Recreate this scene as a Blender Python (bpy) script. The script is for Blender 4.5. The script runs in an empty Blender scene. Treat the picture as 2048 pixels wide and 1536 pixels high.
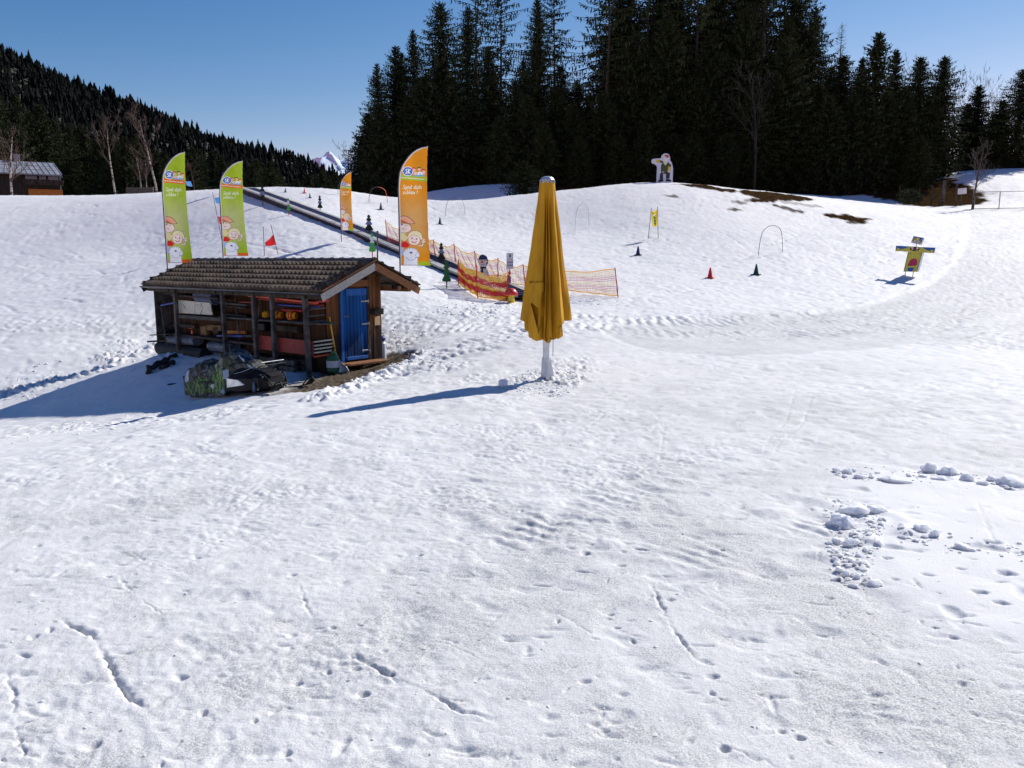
import bpy, bmesh, math, random
import numpy as np
from mathutils import Vector, Matrix
random.seed(7); RNG = np.random.default_rng(11)
R = math.radians
scene = bpy.context.scene
COL = scene.collection
PI = math.pi

# ------------------------------------------------------------------ camera geometry
CAMH = 2.2; PITCH = R(8.8); FPX = 1600.0
CP, SP = math.cos(PITCH), math.sin(PITCH)
CAM = np.array([0., 0., CAMH])
def ray(px, py):
    u = (768 - py) / FPX; r = (px - 1024) / FPX
    return np.array([r, CP + SP * u, -SP + CP * u])
def W(px, py, Y):
    d = ray(px, py); return CAM + d * (Y / d[1])

# ------------------------------------------------------------------ terrain (large shapes)
CTRL = []
for p in [(0, 0, 0), (-4, 3, 0), (4, 3, 0), (-12, 2, -.1), (12, 3, 0), (0, 8, 0), (8, 8, 0), (16, 9, .05), (0, -12, -.1), (14, -10, 0), (-14, -10, -.2),
          (.6, 14.7, 0), (4, 17, .06), (8, 15, 0), (16, 16, .1), (-3.2, 13.2, -.08), (-1.5, 16.5, 0),
          # around the hut
          (-4.7, 17.8, -.44), (-5.6, 18.5, -.46), (-9.9, 22.0, -.52), (-3.4, 18.9, -.3), (-3.0, 19.3, -.22), (-2.7, 20.2, -.12), (-6.2, 21.9, -.2),
          (-10.3, 24.5, -.6), (-12, 23.3, -1.05), (-13.8, 21.6, -1.6), (-6.4, 15.9, -.78), (-8.1, 16.9, -1.02), (-9.9, 18, -1.3), (-11.7, 19.1, -1.55), (-13.7, 20.4, -1.8), (-5.2, 16.2, -.5), (-6, 12, -.38), (-10, 13, -.9), (-14, 16.5, -1.65),
          (-5, 9, -.12), (-9, 9, -.35), (-20, 16, -1.9), (-20, 8, -.8), (-18, 2, -.4)]:
    CTRL.append(p)
for (px, py, Y) in [(0, 655, 29), (200, 655, 28.5), (100, 700, 25.8), (420, 655, 28), (0, 392, 62), (150, 391, 61), (300, 386, 58), (400, 381, 55), (500, 380, 52), (620, 379.5, 51.5), (700, 385, 52),
                    (800, 397, 53), (865, 400, 54), (930, 401, 55), (1030, 391, 56), (1100, 384.5, 56.5), (1180, 376, 57), (1250, 369, 58), (1330, 365, 58), (1400, 369, 58.5), (1470, 377, 59.5), (1560, 386, 60), (1700, 406, 61),
                    (1800, 415, 62), (1850, 418, 62), (1945, 418, 62), (2048, 417, 62), (2150, 412, 62),
                    (0, 520, 43), (150, 520, 42), (300, 500, 43), (830, 690, 19.8), (850, 640, 23.2), (1046, 603, 27.5), (930, 600, 27), (893, 577, 28.5), (800, 590, 26.5), (680, 545, 30), (745, 515, 34), (640, 466, 39), (560, 430, 43.5),
                    (1237, 595, 27.5), (1420, 557, 33), (1512, 550, 34), (1820, 553, 35), (1276, 510, 38), (1310, 478, 42), (1540, 508, 38.5), (880, 449, 46), (762, 419, 49), (1300, 430, 47), (1000, 430, 49), (1620, 450, 47), (1750, 470, 44), (1116, 447, 47),
                    (2000, 640, 25), (1500, 640, 24), (2048, 540, 36), (1950, 470, 46), (2100, 470, 46),
                    (1700, 398, 70), (1800, 408, 70), (1900, 412, 66), (1000, 368, 75), (930, 374, 72), (1100, 366, 80), (860, 384, 70), (1900, 360, 76), (1950, 341, 82), (2048, 336, 82), (2150, 335, 84)]:
    w = W(px, py, Y); CTRL.append(tuple(w))
for p in [(-6, 61, 5.6), (0, 63, 5.9), (6, 64, 6.6), (12, 68, 7.6), (20, 70, 8.0), (12, 95, 9.4), (30, 90, 9.2), (-4, 92, 8.8), (48, 95, 11.5), (-30, 75, 6.6), (-40, 90, 7.2), (-52, 92, 7.4), (-15, 75, 5.5), (-20, 95, 7.5),
          (-70, 60, 6.5), (-60, 30, 2.0), (-60, 0, -.6), (70, 60, 6), (60, 30, 2.5), (50, 0, .3), (0, -50, -.5), (-110, 100, 9), (0, 130, 9), (100, 110, 11)]:
    CTRL.append(p)
CT = np.array(CTRL)
def _tps(r2): return 0.5 * r2 * np.log(r2 + 1e-9)
_n = len(CT)
_A = np.zeros((_n + 3, _n + 3))
_d2 = ((CT[:, None, :2] - CT[None, :, :2]) ** 2).sum(-1)
_A[:_n, :_n] = _tps(_d2) + np.eye(_n) * 0.08
_A[:_n, _n] = 1; _A[:_n, _n + 1:] = CT[:, :2]; _A[_n, :_n] = 1; _A[_n + 1:, :_n] = CT[:, :2].T
_wt = np.linalg.solve(_A, np.concatenate([CT[:, 2], np.zeros(3)]))
def GZa(x, y):
    x = np.asarray(x, float); y = np.asarray(y, float)
    z = _wt[_n] + _wt[_n + 1] * x + _wt[_n + 2] * y
    for i in range(_n):
        z = z + _wt[i] * _tps((x - CT[i, 0]) ** 2 + (y - CT[i, 1]) ** 2)
    r = np.sqrt(x * x + y * y)
    t = np.clip((r - 95) / 45, 0, 1); t = t * t * (3 - 2 * t)
    return z * (1 - t) + 5.5 * t
def GZ(x, y): return float(GZa(np.array([x]), np.array([y]))[0])
def gp(px, py):
    """the point of the terrain seen at a photo pixel"""
    d = ray(px, py)
    Ys = np.concatenate([np.arange(2.5, 20, .1), np.arange(20, 110, .25)])
    P = CAM[None] + d[None] * (Ys / d[1])[:, None]
    below = P[:, 2] - GZa(P[:, 0], P[:, 1])
    k = np.nonzero(below < 0)[0]
    if len(k) == 0:
        i = int(np.argmin(below[Ys < 70])); 
        return np.array([P[i, 0], P[i, 1], P[i, 2] - below[i]])
    i = k[0]
    if i == 0: return P[0]
    t = below[i - 1] / (below[i - 1] - below[i])
    p = P[i - 1] * (1 - t) + P[i] * t
    return p
def mpp(p):
    """metres per photo pixel at a world point"""
    return (CP * p[1] - SP * (p[2] - CAMH)) / FPX

# ------------------------------------------------------------------ noise
def _hash(ix, iy, seed):
    h = (ix * 374761393 + iy * 668265263 + seed * 974711 + 12345) & 0x7fffffff
    h = ((h ^ (h >> 13)) * 1274126177) & 0x7fffffff
    h = h ^ (h >> 16)
    return (h & 0xffff) / 65535.0
def vnoise(x, y, seed=0):
    """gradient noise, about -0.5..0.5, lattice turned by a different angle for every seed"""
    an = seed * 2.399 + .5; ca, sa = math.cos(an), math.sin(an)
    x, y = x * ca - y * sa + seed * 7.31, x * sa + y * ca - seed * 3.17
    fx = np.floor(x); fy = np.floor(y); ix = fx.astype(np.int64); iy = fy.astype(np.int64)
    u = x - fx; v = y - fy
    def g(jx, jy, du, dv):
        t = _hash(ix + jx, iy + jy, seed) * (2 * PI); return np.cos(t) * du + np.sin(t) * dv
    a = g(0, 0, u, v); b = g(1, 0, u - 1, v); c = g(0, 1, u, v - 1); d = g(1, 1, u - 1, v - 1)
    u = u * u * u * (u * (u * 6 - 15) + 10); v = v * v * v * (v * (v * 6 - 15) + 10)
    return ((a * (1 - u) + b * u) * (1 - v) + (c * (1 - u) + d * u) * v) * .8
def inpoly(x, y, poly):
    res = np.zeros(x.shape, bool); n = len(poly); j = n - 1
    for i in range(n):
        xi, yi = poly[i]; xj, yj = poly[j]
        c = ((yi > y) != (yj > y)) & (x < (xj - xi) * (y - yi) / ((yj - yi) if yj != yi else 1e-9) + xi)
        res ^= c; j = i
    return res
def polydist(x, y, pts):
    """distance to a polyline, signed side, arc length along it"""
    best = np.full(x.shape, 1e9); side = np.zeros(x.shape); arc = np.zeros(x.shape); acc = 0
    for (ax, ay), (bx, by) in zip(pts[:-1], pts[1:]):
        dx, dy = bx - ax, by - ay; L = math.hypot(dx, dy) + 1e-9
        t = np.clip(((x - ax) * dx + (y - ay) * dy) / (L * L), 0, 1)
        d = np.hypot(x - ax - t * dx, y - ay - t * dy)
        m = d < best
        best = np.where(m, d, best); arc = np.where(m, acc + t * L, arc)
        side = np.where(m, np.sign((x - ax) * dy - (y - ay) * dx), side); acc += L
    return best, side * best, arc
def smooth(e0, e1, x):
    t = np.clip((x - e0) / (e1 - e0), 0, 1); return t * t * (3 - 2 * t)

# ------------------------------------------------------------------ object helpers
def lin(c):
    return tuple(((v / 255) / 12.92 if v / 255 <= .04045 else ((v / 255 + .055) / 1.055) ** 2.4) for v in c)
def tag(o, label=None, cat=None, group=None, kind=None):
    if label: o['label'] = label
    if cat: o['category'] = cat
    if group: o['group'] = group
    if kind: o['kind'] = kind
    return o
def empty(name, loc=(0, 0, 0), rz=0, label=None, cat=None, group=None):
    o = bpy.data.objects.new(name, None); COL.objects.link(o); o.empty_display_size = .2
    o.location = tuple(float(v) for v in loc); o.rotation_euler = (0, 0, rz)
    return tag(o, label, cat, group)
def link(name, me, mat=None, parent=None):
    o = bpy.data.objects.new(name, me); COL.objects.link(o)
    if mat is not None:
        me.materials.clear()
        for m in (mat if isinstance(mat, (list, tuple)) else [mat]): me.materials.append(m)
    if parent: o.parent = parent
    return o
def copy_tree(o, parent=None):
    c = o.copy(); COL.objects.link(c)
    if parent: c.parent = parent
    for ch in list(o.children): copy_tree(ch, c)
    return c
class MB:
    """collects geometry for one mesh"""
    def __init__(s): s.v = []; s.f = []; s.c = []; s.mi = []; s.col = (1, 1, 1); s.m = 0; s.sm = []; s.smooth = False
    def add(s, vs, fs):
        b = len(s.v); s.v.extend([tuple(map(float, v)) for v in vs])
        for f in fs: s.f.append([b + i for i in f]); s.c.append(s.col); s.mi.append(s.m); s.sm.append(s.smooth)
        return s
    def box(s, c, size, M=None, bev=0):
        x, y, z = (d / 2 for d in size)
        if bev:
            b = min(bev, x * .9, y * .9, z * .9); vs = []
            for sx in (-1, 1):
                for sy in (-1, 1):
                    for sz in (-1, 1):
                        vs += [(sx * x, sy * (y - b), sz * (z - b)), (sx * (x - b), sy * y, sz * (z - b)), (sx * (x - b), sy * (y - b), sz * z)]
            def I(a, b_, c_, k): return ((a * 2 + b_) * 2 + c_) * 3 + k
            fs = []
            for a in (0, 1):
                fs += [[I(a, 0, 0, 0), I(a, 1, 0, 0), I(a, 1, 1, 0), I(a, 0, 1, 0)], [I(0, a, 0, 1), I(1, a, 0, 1), I(1, a, 1, 1), I(0, a, 1, 1)], [I(0, 0, a, 2), I(1, 0, a, 2), I(1, 1, a, 2), I(0, 1, a, 2)]]
                for b_ in (0, 1):
                    fs += [[I(a, b_, 0, 0), I(a, b_, 1, 0), I(a, b_, 1, 1), I(a, b_, 0, 1)], [I(a, 0, b_, 0), I(a, 1, b_, 0), I(a, 1, b_, 2), I(a, 0, b_, 2)], [I(0, a, b_, 1), I(1, a, b_, 1), I(1, a, b_, 2), I(0, a, b_, 2)]]
                    for c_ in (0, 1): fs.append([I(a, b_, c_, 0), I(a, b_, c_, 1), I(a, b_, c_, 2)])
        else:
            vs = [(sx * x, sy * y, sz * z) for sx in (-1, 1) for sy in (-1, 1) for sz in (-1, 1)]
            fs = [[0, 1, 3, 2], [4, 6, 7, 5], [0, 4, 5, 1], [2, 3, 7, 6], [0, 2, 6, 4], [1, 5, 7, 3]]
        vs = [Vector(v) for v in vs]
        if M is not None: vs = [M @ v for v in vs]
        c = Vector(c)
        return s.add([v + c for v in vs], fs)
    def bar(s, a, b, w, h=None, up=(0, 0, 1), bev=0):
        """a box-section bar from a to b"""
        a, b = Vector(a), Vector(b); d = b - a; L = d.length; x = d.normalized(); u = Vector(up)
        y = u.cross(x)
        if y.length < 1e-4: y = Vector((0, 1, 0)).cross(x)
        y.normalize(); z = x.cross(y)
        M = Matrix((x, y, z)).transposed()
        return s.box((a + b) / 2, (L, w, h or w), M, bev)
    def tube(s, pts, rad, n=8, cap=True):
        pts = [Vector(p) for p in pts]; N = len(pts)
        rad = list(rad) if hasattr(rad, '__len__') else [rad] * N
        vs = []; prev = None
        for i, p in enumerate(pts):
            t = (pts[min(i + 1, N - 1)] - pts[max(i - 1, 0)]).normalized()
            if prev is None:
                a = Vector((0, 0, 1)) if abs(t.z) < .9 else Vector((1, 0, 0))
                u = a.cross(t).normalized()
            else:
                u = (prev - t * prev.dot(t)); u = u.normalized() if u.length > 1e-6 else Vector((1, 0, 0)).cross(t).normalized()
            prev = u; w = t.cross(u)
            for k in range(n):
                q = 2 * PI * k / n; vs.append(p + (u * math.cos(q) + w * math.sin(q)) * rad[i])
        fs = [[i * n + k, i * n + (k + 1) % n, (i + 1) * n + (k + 1) % n, (i + 1) * n + k] for i in range(N - 1) for k in range(n)]
        if cap: fs += [list(range(n))[::-1], [(N - 1) * n + k for k in range(n)]]
        return s.add(vs, fs)
    def lathe(s, prof, n=20, c=(0, 0, 0), M=None):
        vs = []
        for r, z in prof:
            for k in range(n):
                v = Vector((r * math.cos(2 * PI * k / n), r * math.sin(2 * PI * k / n), z))
                if M is not None: v = M @ v
                vs.append(v + Vector(c))
        fs = [[i * n + k, i * n + (k + 1) % n, (i + 1) * n + (k + 1) % n, (i + 1) * n + k] for i in range(len(prof) - 1) for k in range(n)]
        fs += [list(range(n))[::-1], [(len(prof) - 1) * n + k for k in range(n)]]
        return s.add(vs, fs)
    def prism(s, poly, d0, d1, fn):
        """outline poly (2D) extruded from depth d0 to d1; fn(u,v,d)->xyz"""
        n = len(poly); vs = [fn(u, v, d0) for u, v in poly] + [fn(u, v, d1) for u, v in poly]
        return s.add(vs, [list(range(n)), list(range(2 * n - 1, n - 1, -1))] + [[i, i + n, (i + 1) % n + n, (i + 1) % n] for i in range(n)])
    def mesh(s, name, colors=False):
        me = bpy.data.meshes.new(name); me.from_pydata(s.v, [], s.f); 
        if any(s.mi): me.polygons.foreach_set('material_index', s.mi)
        if any(s.sm): me.polygons.foreach_set('use_smooth', s.sm)
        if colors:
            ca = me.color_attributes.new('Col', 'FLOAT_COLOR', 'CORNER'); arr = []
            for f, c in zip(s.f, s.c): arr.extend(list(c) + [1.0]) if False else [arr.extend((c[0], c[1], c[2], 1.0)) for _ in f]
            ca.data.foreach_set('color', arr)
        me.update()
        return me
    def build(s, name, mat=None, parent=None, colors=False, fix=True):
        me = s.mesh(name, colors)
        if fix:
            bm = bmesh.new(); bm.from_mesh(me); bmesh.ops.recalc_face_normals(bm, faces=bm.faces); bm.to_mesh(me); bm.free()
        return link(name, me, mat, parent)
def npmesh(name, V, F, cols=None, smooth_=False, dom='POINT'):
    """mesh from numpy arrays; F is (n,3) or (n,4)"""
    me = bpy.data.meshes.new(name); k = F.shape[1]
    me.vertices.add(len(V)); me.vertices.foreach_set('co', np.ascontiguousarray(V, np.float32).ravel())
    me.loops.add(F.size); me.loops.foreach_set('vertex_index', np.ascontiguousarray(F, np.int32).ravel())
    me.polygons.add(len(F)); me.polygons.foreach_set('loop_start', np.arange(0, F.size, k, dtype=np.int32))
    me.polygons.foreach_set('loop_total', np.full(len(F), k, np.int32))
    me.polygons.foreach_set('use_smooth', np.full(len(F), smooth_, bool))
    me.update(calc_edges=True)
    if cols is not None:
        if dom == 'CORNER': cols = np.repeat(cols, k, axis=0)
        ca = me.color_attributes.new('Col', 'FLOAT_COLOR', dom)
        a = np.ones((len(cols), 4), np.float32); a[:, :3] = cols; ca.data.foreach_set('color', a.ravel())
    me.validate()
    return me

# ------------------------------------------------------------------ materials
def newmat(name):
    m = bpy.data.materials.new(name); m.use_nodes = True
    nt = m.node_tree; nt.nodes.clear()
    out = nt.nodes.new('ShaderNodeOutputMaterial'); b = nt.nodes.new('ShaderNodeBsdfPrincipled')
    nt.links.new(b.outputs[0], out.inputs[0])
    return m, nt, b, out
def N(nt, typ, **kw):
    n = nt.nodes.new(typ)
    for k, v in kw.items():
        if k.startswith('i_'): n.inputs[k[2:].replace('_', ' ')].default_value = v
        else: setattr(n, k, v)
    return n
def mat(name, c, c2=None, rough=.7, scale=6, stretch=(1, 1, 1), bump=0, bscale=None, metal=0, spec=.4, detail=6, contrast=(.35, .65)):
    """plain surface with a noise mix between two colours, and bump"""
    m, nt, b, out = newmat(name)
    b.inputs['Roughness'].default_value = rough; b.inputs['Metallic'].default_value = metal; b.inputs['Specular IOR Level'].default_value = spec
    tc = N(nt, 'ShaderNodeTexCoord'); mp = N(nt, 'ShaderNodeMapping'); mp.inputs['Scale'].default_value = stretch
    nt.links.new(tc.outputs['Object'], mp.inputs[0])
    no = N(nt, 'ShaderNodeTexNoise', i_Scale=scale, i_Detail=detail); nt.links.new(mp.outputs[0], no.inputs['Vector'])
    cr = N(nt, 'ShaderNodeValToRGB'); cr.color_ramp.elements[0].position = contrast[0]; cr.color_ramp.elements[1].position = contrast[1]
    cr.color_ramp.elements[0].color = (*c, 1); cr.color_ramp.elements[1].color = (*(c2 or tuple(min(1, v * 1.35) for v in c)), 1)
    nt.links.new(no.outputs[0], cr.inputs[0]); nt.links.new(cr.outputs[0], b.inputs['Base Color'])
    if bump:
        n2 = N(nt, 'ShaderNodeTexNoise', i_Scale=bscale or scale * 3, i_Detail=4); nt.links.new(mp.outputs[0], n2.inputs['Vector'])
        bu = N(nt, 'ShaderNodeBump', i_Strength=bump, i_Distance=.02); nt.links.new(n2.outputs[0], bu.inputs['Height']); nt.links.new(bu.outputs[0], b.inputs['Normal'])
    return m
def colmat(name, rough=.6, transl=0.0, var=.12, spec=.3, vscale=14):
    """colours printed or painted on the surface (colour attribute), slightly mottled; optional cloth translucency"""
    m, nt, b, out = newmat(name)
    b.inputs['Roughness'].default_value = rough; b.inputs['Specular IOR Level'].default_value = spec
    at = N(nt, 'ShaderNodeVertexColor', layer_name='Col'); tc = N(nt, 'ShaderNodeTexCoord')
    no = N(nt, 'ShaderNodeTexNoise', i_Scale=vscale, i_Detail=5); nt.links.new(tc.outputs['Object'], no.inputs['Vector'])
    mr = N(nt, 'ShaderNodeMapRange'); mr.inputs[1].default_value = .3; mr.inputs[2].default_value = .7; mr.inputs[3].default_value = 1 - var; mr.inputs[4].default_value = 1 + var
    nt.links.new(no.outputs[0], mr.inputs[0])
    mx = N(nt, 'ShaderNodeVectorMath', operation='SCALE'); nt.links.new(at.outputs[0], mx.inputs[0]); nt.links.new(mr.outputs[0], mx.inputs['Scale'])
    nt.links.new(mx.outputs[0], b.inputs['Base Color'])
    if transl:
        tr = N(nt, 'ShaderNodeBsdfTranslucent'); nt.links.new(mx.outputs[0], tr.inputs[0]); ms = N(nt, 'ShaderNodeMixShader'); ms.inputs[0].default_value = transl
        nt.links.new(b.outputs[0], ms.inputs[1]); nt.links.new(tr.outputs[0], ms.inputs[2]); nt.links.new(ms.outputs[0], out.inputs[0])
    return m

M_ = {}
M_['paint'] = colmat('painted_board', .55)
M_['cloth'] = colmat('printed_cloth', .85, .5, .07, .15, 6)
M_['net'] = colmat('net_twine', .7, .25, .1)
M_['plastic'] = colmat('coloured_plastic', .4, 0, .08, .5)
M_['greywood'] = mat('weathered_grey_wood', lin((48, 45, 43)), lin((102, 97, 92)), .85, 5, (1, 1, 1), .5, 30)
M_['greywood_x'] = mat('weathered_grey_boards', lin((48, 46, 46)), lin((98, 94, 90)), .85, 8, (.4, 6, 6), .5, 12)
M_['darkwood'] = mat('dark_weathered_wood', lin((40, 34, 30)), lin((82, 70, 60)), .85, 5, (1, 1, 1), .5, 20)
M_['bargewood'] = mat('silvered_barge_wood', lin((150, 146, 140)), lin((196, 190, 180)), .8, 6, (1, 6, 6), .3, 10)
M_['newwood'] = mat('orange_brown_wood', lin((112, 72, 42)), lin((150, 100, 62)), .8, 5, (1, 6, 6), .3, 10)
M_['steel'] = mat('galvanised_steel', lin((130, 134, 140)), lin((170, 174, 180)), .45, 10, metal=.7)
M_['aluminium'] = mat('aluminium_sheet', lin((190, 194, 198)), lin((225, 228, 230)), .35, 8, metal=.6)
M_['black'] = mat('black_rubber', lin((20, 20, 22)), lin((42, 42, 46)), .7, 14, bump=.3)
M_['blackplastic'] = mat('black_plastic', lin((10, 10, 12)), lin((24, 24, 28)), .5, 14, spec=.2)
M_['whitepaint'] = mat('white_paint', lin((205, 208, 212)), lin((232, 233, 235)), .45, 5, bump=.08)
M_['polegrey'] = mat('flag_pole_grey', lin((60, 62, 66)), lin((100, 102, 106)), .4, 9)
M_['redpole'] = mat('red_plastic_pole', lin((170, 34, 40)), lin((205, 60, 62)), .5, 9)
M_['hoop'] = mat('dark_hoop_rod', lin((56, 52, 48)), lin((96, 90, 82)), .5, 9)
M_['yellow_handle'] = mat('yellow_handle', lin((214, 160, 30)), lin((236, 190, 60)), .5, 9)
M_['greymat'] = mat('grey_foam_mat', lin((78, 86, 108)), lin((100, 108, 130)), .9, 9, bump=.3)
M_['greytarp'] = mat('grey_tarpaulin', lin((72, 77, 90)), lin((112, 118, 130)), .6, 7, bump=.6, bscale=9)
M_['cardboard'] = mat('cardboard', lin((112, 88, 60)), lin((140, 112, 80)), .9, 6)
M_['cream'] = mat('cream_board', lin((190, 186, 164)), lin((222, 218, 196)), .7, 5, contrast=(.3, .6))
M_['orangeplank'] = mat('orange_painted_plank', lin((214, 84, 52)), lin((236, 112, 78)), .6, 7)
M_['redpanel'] = mat('red_painted_panel', lin((136, 40, 30)), lin((160, 54, 40)), .6, 6)
M_['bluepaint'] = mat('blue_sheet', lin((22, 48, 122)), lin((34, 66, 148)), .5, 6)
M_['terracotta'] = mat('orange_stained_timber', lin((186, 110, 48)), lin((206, 136, 70)), .7, 7)
M_['bark'] = mat('conifer_bark', (.035, .028, .022), (.085, .068, .055), .95, 3, (1, 1, .3), .6, 8)
M_['barebark'] = mat('bare_tree_bark', (.05, .042, .036), (.12, .1, .085), .95, 4, bump=.4)
M_['snowclod'] = mat('snow_clod', (.80, .81, .84), (.88, .885, .9), .75, 12, bump=.6, bscale=40)
_b = [n for n in M_['snowclod'].node_tree.nodes if n.type == 'BSDF_PRINCIPLED'][0]; _b.inputs['Subsurface Weight'].default_value = .8; _b.inputs['Subsurface Radius'].default_value = (1, 1.05, 1.15); _b.inputs['Subsurface Scale'].default_value = .08; _b.inputs['Specular IOR Level'].default_value = .15

def m_needles(name, a, b):
    m, nt, p, out = newmat(name)
    ge = N(nt, 'ShaderNodeNewGeometry'); oi = N(nt, 'ShaderNodeObjectInfo'); tc = N(nt, 'ShaderNodeTexCoord')
    no = N(nt, 'ShaderNodeTexNoise', i_Scale=.7, i_Detail=3); nt.links.new(tc.outputs['Object'], no.inputs['Vector'])
    ad = N(nt, 'ShaderNodeMath', operation='MULTIPLY_ADD'); nt.links.new(ge.outputs['Random Per Island'], ad.inputs[0]); ad.inputs[1].default_value = .5; nt.links.new(no.outputs[0], ad.inputs[2])
    a2 = N(nt, 'ShaderNodeMath', operation='MULTIPLY_ADD'); nt.links.new(oi.outputs['Random'], a2.inputs[0]); a2.inputs[1].default_value = .35; nt.links.new(ad.outputs[0], a2.inputs[2])
    cr = N(nt, 'ShaderNodeValToRGB'); cr.color_ramp.elements[0].position = .45; cr.color_ramp.elements[1].position = 1.15 if False else 1.0
    cr.color_ramp.elements[0].color = (*a, 1); cr.color_ramp.elements[1].color = (*b, 1)
    nt.links.new(a2.outputs[0], cr.inputs[0]); nt.links.new(cr.outputs[0], p.inputs['Base Color'])
    p.inputs['Roughness'].default_value = .9; p.inputs['Specular IOR Level'].default_value = .05
    return m
M_['needles'] = m_needles('spruce_needles', (.009, .015, .010), (.040, .053, .024))
M_['dimbark'] = mat('dark_grey_twigs', (.018, .017, .016), (.04, .038, .036), .95, 4)
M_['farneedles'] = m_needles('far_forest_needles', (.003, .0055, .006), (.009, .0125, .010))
M_['twigs'] = mat('brown_bare_twigs', (.09, .06, .048), (.16, .11, .09), .9, 3)

def m_birch():
    m, nt, b, out = newmat('birch_bark'); b.inputs['Roughness'].default_value = .8
    tc = N(nt, 'ShaderNodeTexCoord'); mp = N(nt, 'ShaderNodeMapping'); mp.inputs['Scale'].default_value = (1, 1, 2.2); nt.links.new(tc.outputs['Object'], mp.inputs[0])
    no = N(nt, 'ShaderNodeTexNoise', i_Scale=2.6, i_Detail=5); nt.links.new(mp.outputs[0], no.inputs['Vector'])
    cr = N(nt, 'ShaderNodeValToRGB'); e = cr.color_ramp.elements; e[0].position = .42; e[0].color = (.05, .04, .035, 1); e[1].position = .52; e[1].color = (.5, .45, .4, 1)
    nt.links.new(no.outputs[0], cr.inputs[0]); nt.links.new(cr.outputs[0], b.inputs['Base Color']); return m
M_['birch'] = m_birch()

def m_snow():
    m, nt, b, out = newmat('spring_snow')
    tc = N(nt, 'ShaderNodeNewGeometry')
    P = tc.outputs['Position']
    def attr(n): a = N(nt, 'ShaderNodeAttribute', attribute_name=n); return a.outputs['Fac']
    def noise(s, d=4, r=.5):
        n = N(nt, 'ShaderNodeTexNoise', i_Scale=s, i_Detail=d, i_Roughness=r); nt.links.new(P, n.inputs['Vector']); return n.outputs[0]
    def ramp(f, p0, c0, p1, c1):
        cr = N(nt, 'ShaderNodeValToRGB'); e = cr.color_ramp.elements; e[0].position = p0; e[1].position = p1; e[0].color = (*c0, 1); e[1].color = (*c1, 1); nt.links.new(f, cr.inputs[0]); return cr.outputs[0]
    def mix(f, a, b_):
        mx = N(nt, 'ShaderNodeMix', data_type='RGBA'); nt.links.new(f, mx.inputs[0]); nt.links.new(a, mx.inputs[6]); nt.links.new(b_, mx.inputs[7]); return mx.outputs[2]
    base = ramp(noise(1.1, 6, .6), .3, (.81, .80, .785), .62, (.885, .875, .855))
    grain = noise(85, 2, .7)
    icy = ramp(grain, .36, (.42, .415, .40), .6, (.78, .775, .76))
    gm = N(nt, 'ShaderNodeMapRange'); gm.inputs[1].default_value = .36; gm.inputs[2].default_value = .62; gm.inputs[3].default_value = .90; gm.inputs[4].default_value = 1.03; nt.links.new(noise(140, 2, .75), gm.inputs[0])
    bs_ = N(nt, 'ShaderNodeVectorMath', operation='SCALE'); nt.links.new(base, bs_.inputs[0]); nt.links.new(gm.outputs[0], bs_.inputs['Scale']); base = bs_.outputs[0]
    c = mix(attr('ice'), base, icy)
    soil = ramp(noise(26, 6, .7), .36, (.04, .03, .022), .66, (.22, .175, .125))
    gr = ramp(noise(5, 9, .8), .36, (.008, .005, .003), .68, (.095, .056, .024))
    c = mix(attr('grass'), c, gr); c = mix(attr('dirt'), c, soil)
    nt.links.new(c, b.inputs['Base Color'])
    mxx = N(nt, 'ShaderNodeMath', operation='MAXIMUM'); nt.links.new(attr('dirt'), mxx.inputs[0]); nt.links.new(attr('grass'), mxx.inputs[1]); sw = N(nt, 'ShaderNodeMapRange'); sw.inputs[3].default_value = .55; sw.inputs[4].default_value = 0; nt.links.new(mxx.outputs[0], sw.inputs[0])
    b.inputs['Roughness'].default_value = .6; ss = N(nt, 'ShaderNodeMapRange'); ss.inputs[3].default_value = .12; ss.inputs[4].default_value = 0; nt.links.new(mxx.outputs[0], ss.inputs[0]); nt.links.new(ss.outputs[0], b.inputs['Specular IOR Level'])
    nt.links.new(sw.outputs[0], b.inputs['Subsurface Weight']); b.inputs['Subsurface Radius'].default_value = (1, 1.0, 1.04); b.inputs['Subsurface Scale'].default_value = .035; b.subsurface_method = 'RANDOM_WALK'
    # grain bump: coarse crystals
    n1 = noise(55, 3, .65); n2 = noise(220, 2, .6)
    su = N(nt, 'ShaderNodeMath', operation='MULTIPLY_ADD'); nt.links.new(n2, su.inputs[0]); su.inputs[1].default_value = .35; nt.links.new(n1, su.inputs[2])
    bu = N(nt, 'ShaderNodeBump', i_Strength=.55, i_Distance=.012); nt.links.new(su.outputs[0], bu.inputs['Height']); nt.links.new(bu.outputs[0], b.inputs['Normal'])
    return m
M_['snow'] = m_snow()

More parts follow.
